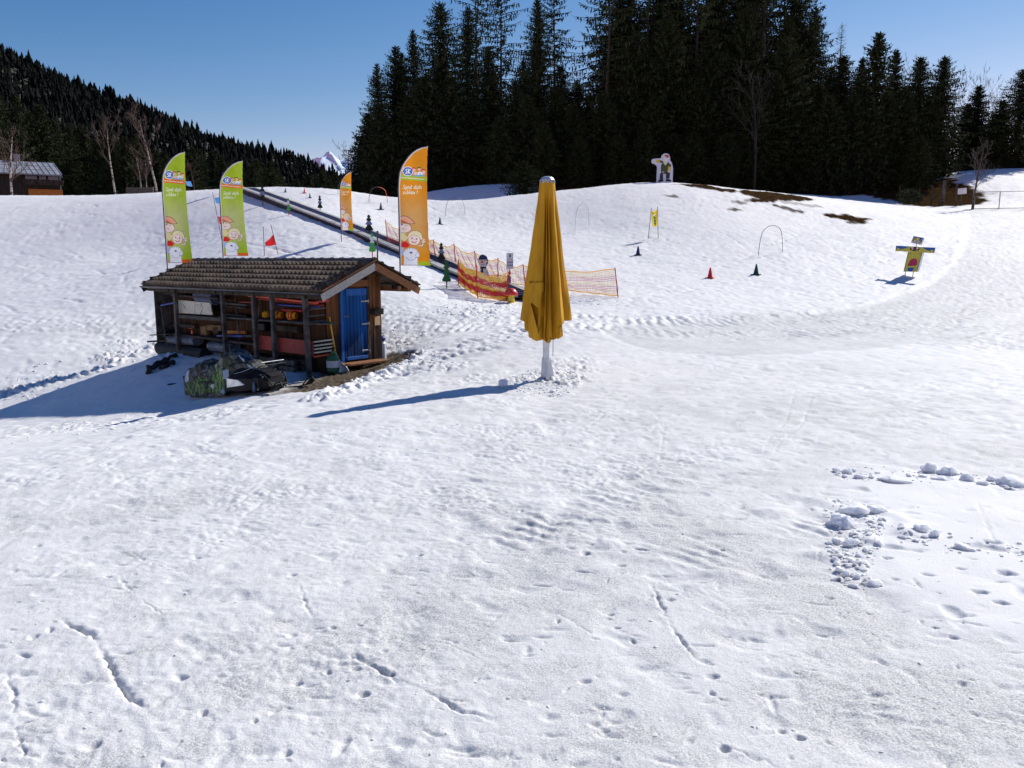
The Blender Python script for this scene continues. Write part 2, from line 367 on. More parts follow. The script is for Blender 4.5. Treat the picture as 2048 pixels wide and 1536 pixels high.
# ================================================================== GROUND: one sheet of spring snow
def gpl(pix): return [tuple(gp(*p)[:2]) for p in pix]
def build_ground():
    az = [0.0]
    while az[-1] < PI:
        a = az[-1]; az.append(a + (.0017 if a < .63 else min(.06, .0017 + (a - .63) * .022 + max(0, a - 1.15) * .12)))
    az = np.array(az); az = az[az < PI - .02]
    AZ = np.concatenate([-az[:0:-1], az]); nc = len(AZ)
    rr = [.25, .5, .9, 1.4, 2.0]
    while rr[-1] < 100:
        r = rr[-1]; rr.append(r + min(max(.010, r * r / 1760 * .62), .0040 * r))
    while rr[-1] < 6000: rr.append(rr[-1] * 1.11)
    RR = np.array(rr); nr = len(RR)
    A, Rr = np.meshgrid(AZ, RR); x = (np.sin(A) * Rr).ravel(); y = (np.cos(A) * Rr).ravel(); r = Rr.ravel(); a = np.abs(A).ravel()
    z = GZa(x, y)
    near = (a < 1.2) & (r < 100) & (r > 1.5)
    X = x[near]; Yy = y[near]; rn = r[near]; h = np.zeros(X.shape)
    RR2 = RR[(RR < 100) & (RR > 1.5)]; NCN = len(X) // len(RR2)
    ice = np.zeros(X.shape); dirt = np.zeros(X.shape); grass = np.zeros(X.shape)
    def fade(lam): return 1 - smooth(lam * 60, lam * 170, rn)
    # --- zones
    px_poly = lambda L: gpl(L)
    patch = px_poly([(1650, 945), (1750, 935), (1900, 940), (2100, 975), (2300, 1020), (2300, 1420), (2048, 1320), (1930, 1285), (1800, 1235), (1700, 1180), (1655, 1120), (1640, 1040)])
    pm = inpoly(X + vnoise(X * 4, Yy * 4, 5) * .25, Yy + vnoise(X * 4, Yy * 4, 6) * .25, patch)
    pd, _, _ = polydist(X, Yy, patch + [patch[0]])
    pin = np.where(pm, smooth(0, .5, pd + .3 * vnoise(X * 2.5, Yy * 2.5, 45)), 0)
    # --- soft undulation + crusty bumps
    rough = .55 + .9 * smooth(-.15, .2, vnoise(X * .21, Yy * .21, 21)) + .5 * smooth(18, 30, rn)
    rough *= (1 - .8 * pin) * (.5 + .5 * smooth(5.5, 11, rn))
    h += .025 * vnoise(X * .5, Yy * .5, 1) * (1 - .3 * pin)
    h += rough * .012 * vnoise(X * 1.7, Yy * 1.7, 2)
    wx = X + .10 * vnoise(X * 2.2, Yy * 2.2, 8); wy = Yy + .10 * vnoise(X * 2.2, Yy * 2.2, 9)
    n3 = vnoise(wx * 4.1, wy * 4.1, 3)
    h += rough * .015 * n3
    sel = smooth(-.1, .3, vnoise(X * .9, Yy * .9, 12)) 
    rid = np.abs(vnoise(wx * 6.5, wy * 6.5, 4)); h += rough * (.012 + .020 * sel) * rid * fade(.16)
    rid2 = np.abs(vnoise(wx * 12.5, wy * 12.5, 13)); h += rough * (.012 + .018 * sel) * rid2 * fade(.09)
    h += rough * .011 * vnoise(X * 17, Yy * 17, 10) * fade(.07)
    h += rough * .006 * vnoise(X * 35, Yy * 35, 11) * fade(.03) * (1 - .5 * pin)
    # distant slopes: skied-out chop, stretched across the fall line
    far = smooth(16, 26, rn)
    h += far * .022 * vnoise(X * .95 + 3, Yy * 1.5, 31) * (.4 + 1.2 * smooth(-.2, .25, vnoise(X * .12, Yy * .12, 32)))
    h += far * .05 * np.minimum(0, vnoise(X * 2.6, Yy * 2.1, 33) + .12) * 2 * smooth(-.25, .15, vnoise(X * .17, Yy * .2, 36))
    ch = np.abs(vnoise(X * 2.1 + .4 * vnoise(X * 2, Yy * 2, 37), Yy * 2.6, 38)); h += far * .05 * ch * smooth(-.25, .2, vnoise(X * .14, Yy * .14, 39))
    h += far * .035 * np.abs(vnoise(X * 3.2, Yy * 3.2, 40)) * fade(.6)
    h += smooth(22, 40, rn) * .05 * vnoise(X * .55, Yy * .42, 34)
    # melt hollows
    pit = vnoise(X * 2.3, Yy * 2.3, 41); h -= .016 * smooth(.1, .42, pit) * (1 - far) * (1 - pin)
    pit2 = vnoise(X * 5.3, Yy * 5.3, 42); h -= .012 * smooth(.15, .45, pit2) * (1 - far) * (1 - .6 * pin)
    h += .026 * pin * (.6 + .8 * np.abs(vnoise(X * 1.3, Yy * 1.3, 44)))
    h -= .03 * pin * smooth(.25, .4, vnoise(X * 3.1, Yy * 3.1, 43))
    # --- groomer track bands (bars across the path)
    def band(pix, half, lam, amp, seed, centre_gap=.25, clear=0.0):
        nonlocal h
        P = gpl(pix); bx = [p[0] for p in P]; by = [p[1] for p in P]; mg = half + 1
        m = (X > min(bx) - mg) & (X < max(bx) + mg) & (Yy > min(by) - mg) & (Yy < max(by) + mg); xm, ym = X[m], Yy[m]
        d, s_, arc = polydist(xm, ym, P)
        e = 1 - smooth(half - .35, half + .05, d + .5 * vnoise(xm * 1.3, ym * 1.3, seed))
        bars = np.sin((arc + .3 * vnoise(xm * 1.1, ym * 1.1, seed + 1) + .05 * vnoise(xm * 5, ym * 5, seed + 5)) * 2 * PI / lam); bars = np.sign(bars) * np.abs(bars) ** .6
        gap = 1 - (1 - smooth(centre_gap - .1, centre_gap + .1, d)) * .8
        vis = smooth(-.2, .25, clear + vnoise(xm * .7, ym * .7, seed + 2) + .5 * vnoise(xm * 2.1, ym * 2.1, seed + 6))
        hh = e * gap * vis * amp * bars * .8 + e * amp * 1.5 * vnoise(xm * 6, ym * 6, seed + 3) + e * amp * .8 * vnoise(xm * 14, ym * 14, seed + 7)
        hh += .03 * np.exp(-((d - half - .1) / .16) ** 2) * np.maximum(0, vnoise(xm * 3, ym * 3, seed + 4) * 3)
        h[m] += hh
    band([(1985, 432), (2010, 500), (1990, 560), (1900, 612), (1750, 640), (1560, 652), (1380, 655), (1180, 645), (1000, 642), (850, 645), (700, 640)], 1.9, .34, .035, 50, .3)
    band([(-60, 880), (0, 866), (150, 858), (300, 842), (430, 828)], .95, .30, .034, 60, .25, .2)
    band([(770, 752), (840, 722), (920, 700), (1000, 672), (1100, 662)], .7, .28, .04, 70)
    band([(1000, 1090), (1080, 1052), (1160, 1022), (1260, 990), (1330, 968)], .30, .20, .013, 80, .02, .3)
    band([(1330, 1120), (1420, 1098), (1560, 1068), (1700, 1040)], .36, .17, .013, 85, .02, .1)
    band([(0, 655), (200, 652), (420, 655)], 1.0, .35, .03, 90)
    band([(2120, 430), (2100, 520), (2060, 620), (1980, 680)], 2.2, .36, .022, 95)
    # --- ski and sledge grooves
    def groove(pix, w, dep, rim=.10, wob=.010, sl=90):
        nonlocal h
        P = gpl(pix); w = w * .5; dep = dep * .23
        bx = [p[0] for p in P]; by = [p[1] for p in P]; mg = w * 6
        m = (X > min(bx) - mg) & (X < max(bx) + mg) & (Yy > min(by) - mg) & (Yy < max(by) + mg)
        if not m.any(): return
        xm, ym = X[m], Yy[m]
        dd, ss, arc = polydist(xm, ym, P); L = arc.max() + 1e-6
        tap = smooth(0, .15, arc / L) * smooth(0, .15, 1 - arc / L)
        d = np.abs(ss + wob * vnoise(xm * 14, ym * 14, sl) * 3.5 + .012 * vnoise(xm * 38, ym * 38, sl + 5))
        dep_ = dep * (1 + .8 * vnoise(xm * 16, ym * 16, sl + 4)) * (.3 + 1.6 * smooth(-.35, .35, vnoise(arc * 4, arc * 0 + 3.3, sl))) * smooth(-.45, -.1, vnoise(arc * 1.7, arc * 0 + 8.1, sl + 1))
        ww = w * (.75 + .6 * vnoise(xm * 6, ym * 6, sl + 2))
        g = -dep_ * np.exp(-(d / ww) ** 2) + rim * dep_ * np.exp(-((d - 2.1 * w) / (w * .9)) ** 2)
        h[m] += np.where(dd < w * 6, g * tap, 0)
    for L, w, dep in [([(1300, 1165), (1330, 1230), (1352, 1272), (1385, 1312), (1400, 1330)], .028, .05), ([(690, 1300), (740, 1330), (800, 1362), (860, 1385), (925, 1425), (1010, 1444)], .032, .05),
                      ([(115, 1235), (150, 1255), (185, 1272), (213, 1318), (232, 1362), (262, 1400), (296, 1420), (310, 1442)], .04, .075), ([(228, 1140), (270, 1190), (335, 1240)], .016, .022), ([(597, 1172), (610, 1208), (632, 1248)], .022, .03),
                      ([(12, 1340), (28, 1400), (34, 1450), (46, 1536)], .018, .03), ([(207, 1086), (262, 1084), (320, 1076), (430, 1076)], .014, .02), ([(222, 1098), (262, 1108), (316, 1126)], .014, .022), ([(150, 1030), (235, 1026), (345, 1012)], .014, .018),
                      ([(1628, 780), (1604, 850), (1560, 885), (1535, 930)], .03, .032), ([(1590, 780), (1572, 845), (1536, 880), (1520, 930)], .03, .026), ([(1614, 600), (1628, 612)], .02, .02),
                      ([(1500, 960), (1450, 1000), (1395, 1050)], .02, .015), ([(1318, 930), (1330, 850), (1310, 830)], .03, .02), ([(1380, 640), (1390, 625), (1400, 615)], .04, .05), ([(1410, 640), (1420, 625), (1424, 612)], .04, .05),
                      ([(600, 830), (400, 860), (200, 905), (0, 960)], .03, .02), ([(0, 905), (200, 885), (420, 872), (700, 858)], .03, .018), ([(1280, 1310), (1200, 1320), (1100, 1360)], .02, .016), ([(820, 1280), (900, 1290), (980, 1330)], .015, .012),
                      ([(150, 470), (230, 520), (290, 590)], .05, .05), ([(260, 600), (240, 540), (250, 500)], .05, .05), ([(1950, 1000), (1990, 1090), (2048, 1130)], .03, .02), ([(1170, 860), (1210, 830), (1170, 810)], .04, .03)]:
        groove(L, w, dep)
    rg = random.Random(5)
    for k in range(26):   # many faint old ski lines on the near field
        x0, y0 = rg.uniform(-60, 2100), rg.uniform(860, 1500); an = rg.uniform(-.7, .7) + (PI / 2 if rg.random() < .25 else 0); Lg = rg.uniform(60, 260)
        groove([(x0, y0), (x0 + Lg * math.cos(an) * .5, y0 + Lg * math.sin(an) * .25), (x0 + Lg * math.cos(an), y0 + Lg * math.sin(an) * .5)], rg.uniform(.012, .022), rg.uniform(.008, .02), sl=100 + k)
    for k in range(300):   # ski lines and edge marks on the slopes
        x0, y0 = rg.uniform(-60, 2100), rg.uniform(400, 660); an = rg.choice((rg.uniform(-.5, .5), rg.uniform(-1.2, 1.2))); Lg = 12 + 120 * rg.random() ** 3
        groove([(x0, y0), (x0 + Lg * .5, y0 + Lg * .5 * math.sin(an) * .3), (x0 + Lg, y0 + Lg * math.sin(an) * .5)], rg.uniform(.12, .2), rg.uniform(.05, .16), wob=.03, sl=200 + k)
    # --- holes and footprints (ellipses with a raised lip)
    def hole(c, rx, ry, dep, ang=0, lip=.25):
        nonlocal h
        lo = np.searchsorted(RR2, math.hypot(c[0], c[1]) - 3 * rx - 3 * ry) ; hi = np.searchsorted(RR2, math.hypot(c[0], c[1]) + 3 * rx + 3 * ry) + 1
        i0, i1 = lo * NCN, min(len(X), hi * NCN)
        if i1 <= i0: return
        q_ = (np.abs(X[i0:i1] - c[0]) < 3 * rx + ry * 3) & (np.abs(Yy[i0:i1] - c[1]) < 3 * rx + ry * 3)
        m = i0 + np.nonzero(q_)[0]
        if len(m) == 0: return
        dx = X[m] - c[0]; dy = Yy[m] - c[1]; u = dx * math.cos(ang) + dy * math.sin(ang); v = -dx * math.sin(ang) + dy * math.cos(ang)
        q = np.sqrt((u / rx) ** 2 + (v / ry) ** 2) + .5 * vnoise(X[m] * 22, Yy[m] * 22, 77) + .5 * vnoise(X[m] * 9, Yy[m] * 9, 78)
        h[m] += -dep * np.exp(-(np.maximum(q, 0) ** 2) * 1.1) + lip * dep * np.exp(-((q - 1.35) / .3) ** 2)
    for px, py, w, dep, asp in [(728, 1388, 30, .085, .6), (665, 1258, 14, .05, .9), (655, 1345, 18, .045, .7), (363, 1358, 32, .06, .6), (596, 1364, 22, .05, .6), (408, 1426, 16, .07, 1), (510, 1440, 12, .05, 1), (186, 1492, 28, .05, 1), (572, 1506, 22, .05, .8),
                                (1235, 1255, 18, .06, .6), (1222, 1226, 15, .04, .7), (1245, 1392, 30, .025, .5), (1425, 1356, 32, .045, .5), (1424, 1390, 14, .05, 1), (1562, 1462, 28, .06, .6), (1602, 1476, 26, .075, .6), (1448, 1500, 26, .07, .7), (1342, 1200, 24, .045, .5),
                                (1116, 1244, 10, .05, 1.5), (1283, 1099, 28, .07, .35), (1444, 1098, 10, .06, .6), (1183, 1092, 12, .04, .5), (1140, 1100, 22, .035, .5), (880, 977, 22, .055, .4), (976, 936, 10, .04, .5), (875, 1030, 16, .03, .5), (76, 1091, 13, .05, .8), (242, 1126, 18, .04, .5), (395, 1116, 12, .04, .6), (520, 1008, 9, .04, .6),
                                (93, 943, 12, .03, .5), (1100, 1436, 40, .03, .6), (1190, 1450, 26, .03, .6), (1410, 1326, 26, .03, .6), (1505, 1276, 24, .03, .4), (1660, 1195, 20, .03, .5), (1190, 1280, 20, .02, .5), (1210, 1460, 20, .03, .6), (270, 1150, 14, .03, .6), (175, 1135, 12, .03, .6), (30, 1140, 14, .03, .6), (440, 1083, 10, .03, .5),
                                # prints in the soft patch
                                (1960, 1188, 38, .08, .5), (2010, 1150, 44, .09, .5), (2000, 1210, 34, .07, .45), (1855, 1152, 26, .05, .5), (1775, 1118, 24, .05, .5), (1985, 1088, 40, .07, .35), (2040, 1110, 30, .07, .4), (1870, 1255, 18, .07, .4), (1840, 1105, 40, .03, .4), (1790, 1160, 22, .03, .5), (1920, 1140, 26, .04, .4)]:
        c = gp(px, py); s = mpp(c); hole(c, w * s * .42, w * s * .42 * asp * 1.3, dep * .5, rg.uniform(-.5, .5), .12)
    for k in range(110):
        px, py = rg.uniform(-60, 2110), 900 + 640 * rg.random() ** 1.4
        c = gp(px, py) ; s = .010 + .03 * rg.random() ** 2.5; hole(c, s, s * rg.uniform(.4, .9), s * rg.uniform(.3, .8), rg.uniform(0, PI), .12)
    for k in range(420):   # scuffs and short gouges in the crust
        px, py = rg.uniform(-60, 2110), 800 + 740 * rg.random()
        c = gp(px, py); L_ = .02 + .07 * rg.random() ** 2; hole(c, L_, L_ * rg.uniform(.15, .4), rg.uniform(.005, .016), rg.choice((0, .2, -.3, .5, 2.9, 1.2)) + rg.uniform(-.3, .3), .08)
    # --- trampled lumps round the umbrella, the shed and the lift entrance
    def lumps(cx, cy, rad, amp, seed):
        nonlocal h
        d = np.hypot(X - cx, Yy - cy); m = d < rad * 1.6; xm, ym = X[m], Yy[m]
        w = 1 - smooth(rad * .3, rad, d[m] + .6 * rad * vnoise(xm * 1.5, ym * 1.5, seed))
        h[m] += w * amp * (1.1 * np.abs(vnoise(xm * 4.5, ym * 4.5, seed + 1)) + .8 * np.maximum(-.1, vnoise(xm * 9, ym * 9, seed + 2)) + .5 * vnoise(xm * 19, ym * 19, seed + 3) + .12)
    ub = gp(1092, 758); lumps(ub[0] + .1, ub[1] - .1, 1.1, .14, 300)
    for px, py, rad, amp in [(800, 690, 1.0, .08), (870, 735, 1.0, .10), (700, 640, .8, .05), (940, 625, 1.1, .13), (1010, 615, .8, .14), (1085, 612, .9, .10), (860, 600, .7, .08), (760, 735, .7, .1), (215, 715, .9, .18), (330, 712, 1.0, .14), (60, 775, 1.2, .14), (250, 690, .8, .12), (1180, 606, 1.0, .07), (940, 760, .9, .05), (1140, 730, .9, .08)]:
        c = gp(px, py); lumps(c[0], c[1], rad, amp, 310 + int(px))
    for L, w, amp in [([(640, 798), (700, 780), (760, 752), (800, 735), (830, 712)], .28, .12), ([(0, 792), (90, 770), (190, 745), (320, 690)], .35, .12), ([(870, 470), (700, 440)], .2, .0)]:
        P = gpl(L); d, _, _ = polydist(X, Yy, P); e = 1 - smooth(w * .3, w * 1.6, d); h += e * amp * (.5 + 1.6 * vnoise(X * 6, Yy * 6, 400) + .8 * vnoise(X * 13, Yy * 13, 401))
    # --- bare ground by the shed door, leaf-brown patches on the mound, sooty grey melt
    sh = gpl([(330, 742), (470, 752), (600, 742), (655, 738), (740, 716), (790, 709), (822, 714), (800, 728), (740, 750), (700, 766), (640, 777), (560, 787), (520, 795), (420, 800), (380, 796)])
    nz = .28 * vnoise(X * 2.2, Yy * 2.2, 501) + .16 * vnoise(X * 7, Yy * 7, 502)
    ins = inpoly(X, Yy, sh); d, _, _ = polydist(X, Yy, sh + [sh[0]]); sd = np.where(ins, d, -d)
    wd = smooth(-.02, .1, sd + nz * .8 + .2); left = gp(560, 790); wd *= smooth(left[0] - .9, left[0] + .2, X + nz)
    dirt = np.maximum(dirt, wd); h -= .05 * wd; h += wd * .05 * vnoise(X * 9, Yy * 9, 503)
    for poly, wgt in [([(1345, 368), (1400, 369), (1440, 376), (1468, 380), (1440, 384), (1400, 376)], 1), ([(1475, 382), (1520, 383), (1600, 392), (1625, 400), (1600, 402), (1560, 400), (1530, 406), (1500, 404), (1510, 396)], 1), ([(1540, 408), (1590, 418), (1605, 424), (1575, 420)], .9), ([(1630, 428), (1700, 431), (1738, 438), (1725, 445), (1690, 440)], 1),
                      ([(1465, 402), (1490, 402), (1488, 406), (1468, 406)], .8), ([(1330, 391), (1350, 391), (1350, 395), (1332, 395)], .8), ([(1468, 417), (1486, 418), (1484, 422), (1470, 421)], .9), ([(1560, 402), (1640, 412), (1640, 415), (1560, 406)], .5),
                      ([(1700, 440), (1722, 443), (1722, 448), (1702, 446)], .9), ([(1360, 526), (1395, 524), (1400, 530), (1370, 531)], .0)]:
        P = gpl(poly); ins = inpoly(X, Yy, P); d, _, _ = polydist(X, Yy, P + [P[0]]); sd = np.where(ins, d, -d)
        nz2 = 1.1 * vnoise(X * .9, Yy * .5, 511) + .7 * vnoise(X * 2.6, Yy * 1.4, 512)
        g = smooth(-.05, .3, sd + .25 + nz2 * .9) * wgt; h += g * (.10 * vnoise(X * 1.6, Yy * 1.6, 513) + .08 * vnoise(X * 3.5, Yy * 3.5, 514))
        grass = np.maximum(grass, g)
    # leaf litter bank under the trees, and the forest floor behind
    bank = [tuple(W(px, py, Y)[:2]) for px, py, Y in [(1480, 380, 68), (1560, 382, 71), (1640, 387, 74), (1720, 396, 75), (1790, 405, 71), (1840, 413, 66.5), (1870, 415, 65.5), (1900, 415, 65), (1960, 413, 65), (1985, 405, 67), (1975, 392, 70), (1930, 378, 74), (1880, 360, 78), (1840, 330, 95), (1500, 300, 110), (1050, 330, 110), (1060, 372, 70), (1250, 372, 66), (1400, 372, 66)]]
    ins = inpoly(X, Yy, bank); d, _, _ = polydist(X, Yy, bank + [bank[0]]); sd = np.where(ins, d, -d)
    g = smooth(-.3, .6, sd + 2.2 * vnoise(X * .35, Yy * .35, 521) + 1.2 * vnoise(X * 1.3, Yy * 1.3, 522)); grass = np.maximum(grass, g)
    h += g * .12 * vnoise(X * 1.8, Yy * 1.8, 523)
    lw = ((X < -22) & (Yy > 66)); grass = np.maximum(grass, np.where(lw, smooth(66, 72, Yy + 3 * vnoise(X * .3, Yy * .3, 530)), 0) * smooth(-22, -27, X) if True else 0)
    # icy, translucent grey zones
    zone = np.zeros(X.shape)
    for px, py, rx, ry, k in [(1500, 830, 3.2, 1.8, .75), (1250, 780, 2.6, 1.2, .55), (1350, 1060, 1.1, .8, .8), (1150, 1150, 1.3, .8, .55), (1850, 820, 3.0, 1.2, .55), (1680, 740, 2.4, .9, .5), (1620, 1180, 1.0, .9, .7), (900, 1230, .8, .7, .4), (1300, 940, 1.6, 1.0, .45), (1250, 1420, .8, .8, .4), (1800, 1400, 1.0, .7, .7), (2000, 900, 2.5, .8, .5), (400, 1000, 3, 1.2, .2), (1300, 680, 4, 1.2, .35), (1960, 480, 4, 7, .45), (950, 730, 1.4, .9, .35), (180, 660, 5, .8, .55)]:
        c = gp(px, py); q = ((X - c[0]) / rx) ** 2 + ((Yy - c[1]) / ry) ** 2; zone = np.maximum(zone, k * np.exp(-q * .9))
    for L_, hw2, k in [([(1985, 432), (2010, 500), (1990, 560), (1900, 612), (1750, 640), (1560, 652)], 2.2, .6), ([(2120, 430), (2100, 520), (2060, 620), (1980, 680)], 2.4, .5), ([(1240, 668), (1000, 700), (900, 735), (760, 768)], .9, .4)]:
        d, _, _ = polydist(X, Yy, gpl(L_)); zone = np.maximum(zone, k * (1 - smooth(hw2 - .5, hw2 + .3, d + .8 * vnoise(X * .9, Yy * .9, 545))))
    blot = smooth(-.22, .3, vnoise(X * 1.1, Yy * 1.1, 541) + .6 * vnoise(X * 3.7, Yy * 3.7, 542))
    trk = np.zeros(X.shape)
    for L_, hw2 in [([(2010, 420), (2040, 480), (2035, 540), (1990, 585), (1900, 625), (1740, 655), (1560, 668), (1400, 672)], 2.6), ([(2140, 424), (2150, 520), (2110, 600), (2050, 650)], 2.4)]:
        d, _, _ = polydist(X, Yy, gpl(L_)); trk = np.maximum(trk, 1 - smooth(hw2 - .25, hw2 + .15, d + .35 * vnoise(X * .8, Yy * .8, 546)))
    h *= 1 - .45 * trk; h -= .05 * trk
    zone = np.maximum(zone, .42 * trk)
    ice = np.clip(.30 * trk + zone * (.45 + .9 * blot) + (.13 + .17 * (1 - smooth(4, 12, rn))) + .34 * smooth(.0, .4, vnoise(X * .8, Yy * .8, 543) + .5 * vnoise(X * 4, Yy * 4, 544)) * (1 - smooth(13, 22, rn)), 0, 1) * (1 - pin)
    ice = np.clip(ice + .35 * smooth(.06, .3, -n3 - .4 * pit2) * (1 - far), 0, 1) * (1 - .9 * pin)
    z[near] += h * smooth(1.5, 2.2, rn) * (1 - smooth(1.08, 1.2, a[near]))
    V = np.stack([x, y, z], 1)
    i = np.arange(nr - 1)[:, None] * nc; j = np.arange(nc)[None]; jn = (j + 1) % nc
    F = np.stack([i + j, i + nc + j, i + nc + jn, i + jn], -1).reshape(-1, 4)[:, ::-1]
    cidx = len(V); V = np.concatenate([V, [[0, 0, GZ(0, 0)]]])
    me = npmesh('ground', V, F, smooth_=True)
    for nm, arr in (('ice', ice), ('dirt', dirt), ('grass', grass)):
        full = np.zeros(len(V), np.float32); full[:-1][near] = arr
        if nm == 'grass': full[:-1][~near & (r > 60)] = .7
        at = me.attributes.new(nm, 'FLOAT', 'POINT'); at.data.foreach_set('value', full)
    o = link('ground', me, M_['snow']); tag(o, kind='structure')
    global _GX
    _GX = (X, Yy, z[near])
    return o
ground = build_ground()
def surf(x, y):
    """height of the detailed snow surface near a point (mean of close vertices)"""
    X, Y, Z = _GX; rad = .02 + .004 * math.hypot(x, y)
    m = (np.abs(X - x) < rad) & (np.abs(Y - y) < rad)
    return float(Z[m].mean()) if m.any() else GZ(x, y)
def sp(px, py):
    g = gp(px, py); return Vector((g[0], g[1], surf(g[0], g[1])))

# ================================================================== FAR TERRAIN: wooded hillside and snow mountain
HX = np.array([-400, -300, -200, -100, 0, 100, 200, 270, 350, 420, 500, 600, 640, 700, 760, 860, 1000])
HY = np.array([-20, 14, 58, 91, 118, 149, 192, 225, 249, 280, 295, 324, 346, 366, 384, 400, 412])     # skyline of the ground under the far trees
def hill_Y(px): return 470 + (px + 400) * .28
def hill_grid(nu, nv):
    U = np.linspace(-400, 1000, nu); rows = []
    for px in U:
        Yr = hill_Y(px); top = W(px, float(np.interp(px, HX, HY)), Yr); base = W(px, 398, Yr * .42); base[2] = 6.0
        t = np.linspace(0, 1, nv)[:, None]; P = base[None] * (1 - t) + top[None] * t
        P[:, 2] = base[2] + (top[2] - base[2]) * (t[:, 0] ** 1.25)
        rows.append(P)
    return np.array(rows)
HG = hill_grid(90, 40)
nz = 9 * vnoise(HG[..., 0] * .015, HG[..., 1] * .015, 61) + 4 * vnoise(HG[..., 0] * .05, HG[..., 1] * .05, 62); nz[:, :3] *= .2
HG[..., 2] += nz * np.linspace(.3, 1, 40)[None]
back = HG[:, -1:].copy(); back[..., 1] += 260; back[..., 2] -= 60
HV = np.concatenate([HG, back], 1); nu, nv = HV.shape[:2]
ii = np.arange(nu - 1)[:, None] * nv; jj = np.arange(nv - 1)[None]
HF = np.stack([ii + jj, ii + nv + jj, ii + nv + jj + 1, ii + jj + 1], -1).reshape(-1, 4)
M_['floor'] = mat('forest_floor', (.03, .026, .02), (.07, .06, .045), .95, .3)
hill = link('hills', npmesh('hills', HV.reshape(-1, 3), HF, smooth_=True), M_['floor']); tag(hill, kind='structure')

def far_trees():
    """the far wood on the hillside: thousands of small conifers read as one mass"""
    rg = np.random.default_rng(3); Vs = []; Fs = []; off = 0
    def tree(px, py, pz, H, kind):
        nonlocal off
        k = 7; n = 5 if kind == 0 else 3
        for s in range(n):
            z0 = H * (.06 + .82 * s / n); z1 = min(H, z0 + H * (.42 if kind == 0 else .6)); r0 = H * (.20 if kind == 0 else .26) * (1 - .8 * s / n) * rg.uniform(.7, 1.35)
            if kind == 1 and s > 0: r0 *= 1.15
            a = rg.uniform(0, 6.28) + np.arange(k) * 2 * PI / k; rr = r0 * rg.uniform(.4, 1.3, k); dz = rg.uniform(-.07, .06, k) * H
            V = np.empty((k + 1, 3)); V[:k, 0] = px + np.cos(a) * rr; V[:k, 1] = py + np.sin(a) * rr; V[:k, 2] = pz + z0 + dz; V[k] = (px + rg.uniform(-.2, .2), py, pz + z1)
            Vs.append(V); i = np.arange(k); Fs.append(np.stack([i, (i + 1) % k, np.full(k, k)], 1) + off); off += k + 1
    G = HG
    for n in range(7800):
        u = rg.uniform(0, 1) * (G.shape[0] - 1.001); v = rg.uniform(0, 1) ** .8 * (G.shape[1] - 1.001)
        if n < 800: v = G.shape[1] - 1.01 - rg.uniform(0, 1.6)
        i, j = int(u), int(v); a, b = u - i, v - j
        p = (G[i, j] * (1 - a) + G[i + 1, j] * a) * (1 - b) + (G[i, j + 1] * (1 - a) + G[i + 1, j + 1] * a) * b
        H = (5 + 6.5 * rg.random() ** 1.3) * (1.3 if rg.random() < .08 else 1)
        tree(p[0], p[1], p[2] - .6, H, 0 if rg.random() < .86 else 1)
    return npmesh('hillside_forest', np.concatenate(Vs), np.concatenate(Fs))
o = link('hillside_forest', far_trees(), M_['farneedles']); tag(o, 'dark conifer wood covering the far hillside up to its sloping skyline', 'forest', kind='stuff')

def mountain():
    sky_px = [(520, 380), (600, 345), (625, 318), (640, 309), (652, 304), (662, 305), (672, 311), (684, 317), (700, 320), (712, 312), (730, 318), (760, 306), (800, 330), (900, 345), (1000, 360)]
    xs = np.array([p[0] for p in sky_px]); ys = np.array([p[1] for p in sky_px])
    U = np.linspace(520, 1000, 150); T = np.linspace(0, 1, 50); V = np.zeros((150, 51, 3))
    for i, px in enumerate(U):
        top = W(px, np.interp(px, xs, ys), 5200); base = W(px, 400, 4300)
        V[i, :50] = base[None] * (1 - T[:, None]) + top[None] * T[:, None]
        V[i, 50] = top + [0, 700, -200]
    n = vnoise(V[..., 0] * .006, V[..., 1] * .004, 71) + .5 * vnoise(V[..., 0] * .017, V[..., 1] * .012, 72); ridge = np.abs(vnoise(V[..., 0] * .009 + V[..., 1] * .003, V[..., 1] * .0035, 73))
    V[:, :50, 2] += (n * 40 - ridge * 80 + 12)[:, :50] * np.linspace(.4, 1, 50)[None]; V[:, :50, 1] += (ridge * 160)[:, :50]
    i = np.arange(149)[:, None] * 51; j = np.arange(50)[None]
    F = np.stack([i + j, i + 51 + j, i + 52 + j, i + j + 1], -1).reshape(-1, 4)
    return npmesh('mountain', V.reshape(-1, 3), F, smooth_=True)
def m_mountain():
    m, nt, b, out = newmat('mountain_snow_and_rock'); b.inputs['Roughness'].default_value = .9
    g = N(nt, 'ShaderNodeNewGeometry'); no = N(nt, 'ShaderNodeTexNoise', i_Scale=.013, i_Detail=8); nt.links.new(g.outputs['Position'], no.inputs['Vector'])
    sx = N(nt, 'ShaderNodeSeparateXYZ'); nt.links.new(g.outputs['Normal'], sx.inputs[0])
    ad = N(nt, 'ShaderNodeMath', operation='MULTIPLY_ADD'); nt.links.new(no.outputs[0], ad.inputs[0]); ad.inputs[1].default_value = 1.1; nt.links.new(sx.outputs[2], ad.inputs[2])
    cr = N(nt, 'ShaderNodeValToRGB'); e = cr.color_ramp.elements; e[0].position = .8; e[0].color = (.09, .115, .16, 1); e[1].position = .94; e[1].color = (.62, .74, .88, 1)
    nt.links.new(ad.outputs[0], cr.inputs[0]); nt.links.new(cr.outputs[0], b.inputs['Base Color']); return m
tag(link('mountain', mountain(), m_mountain()), kind='structure')

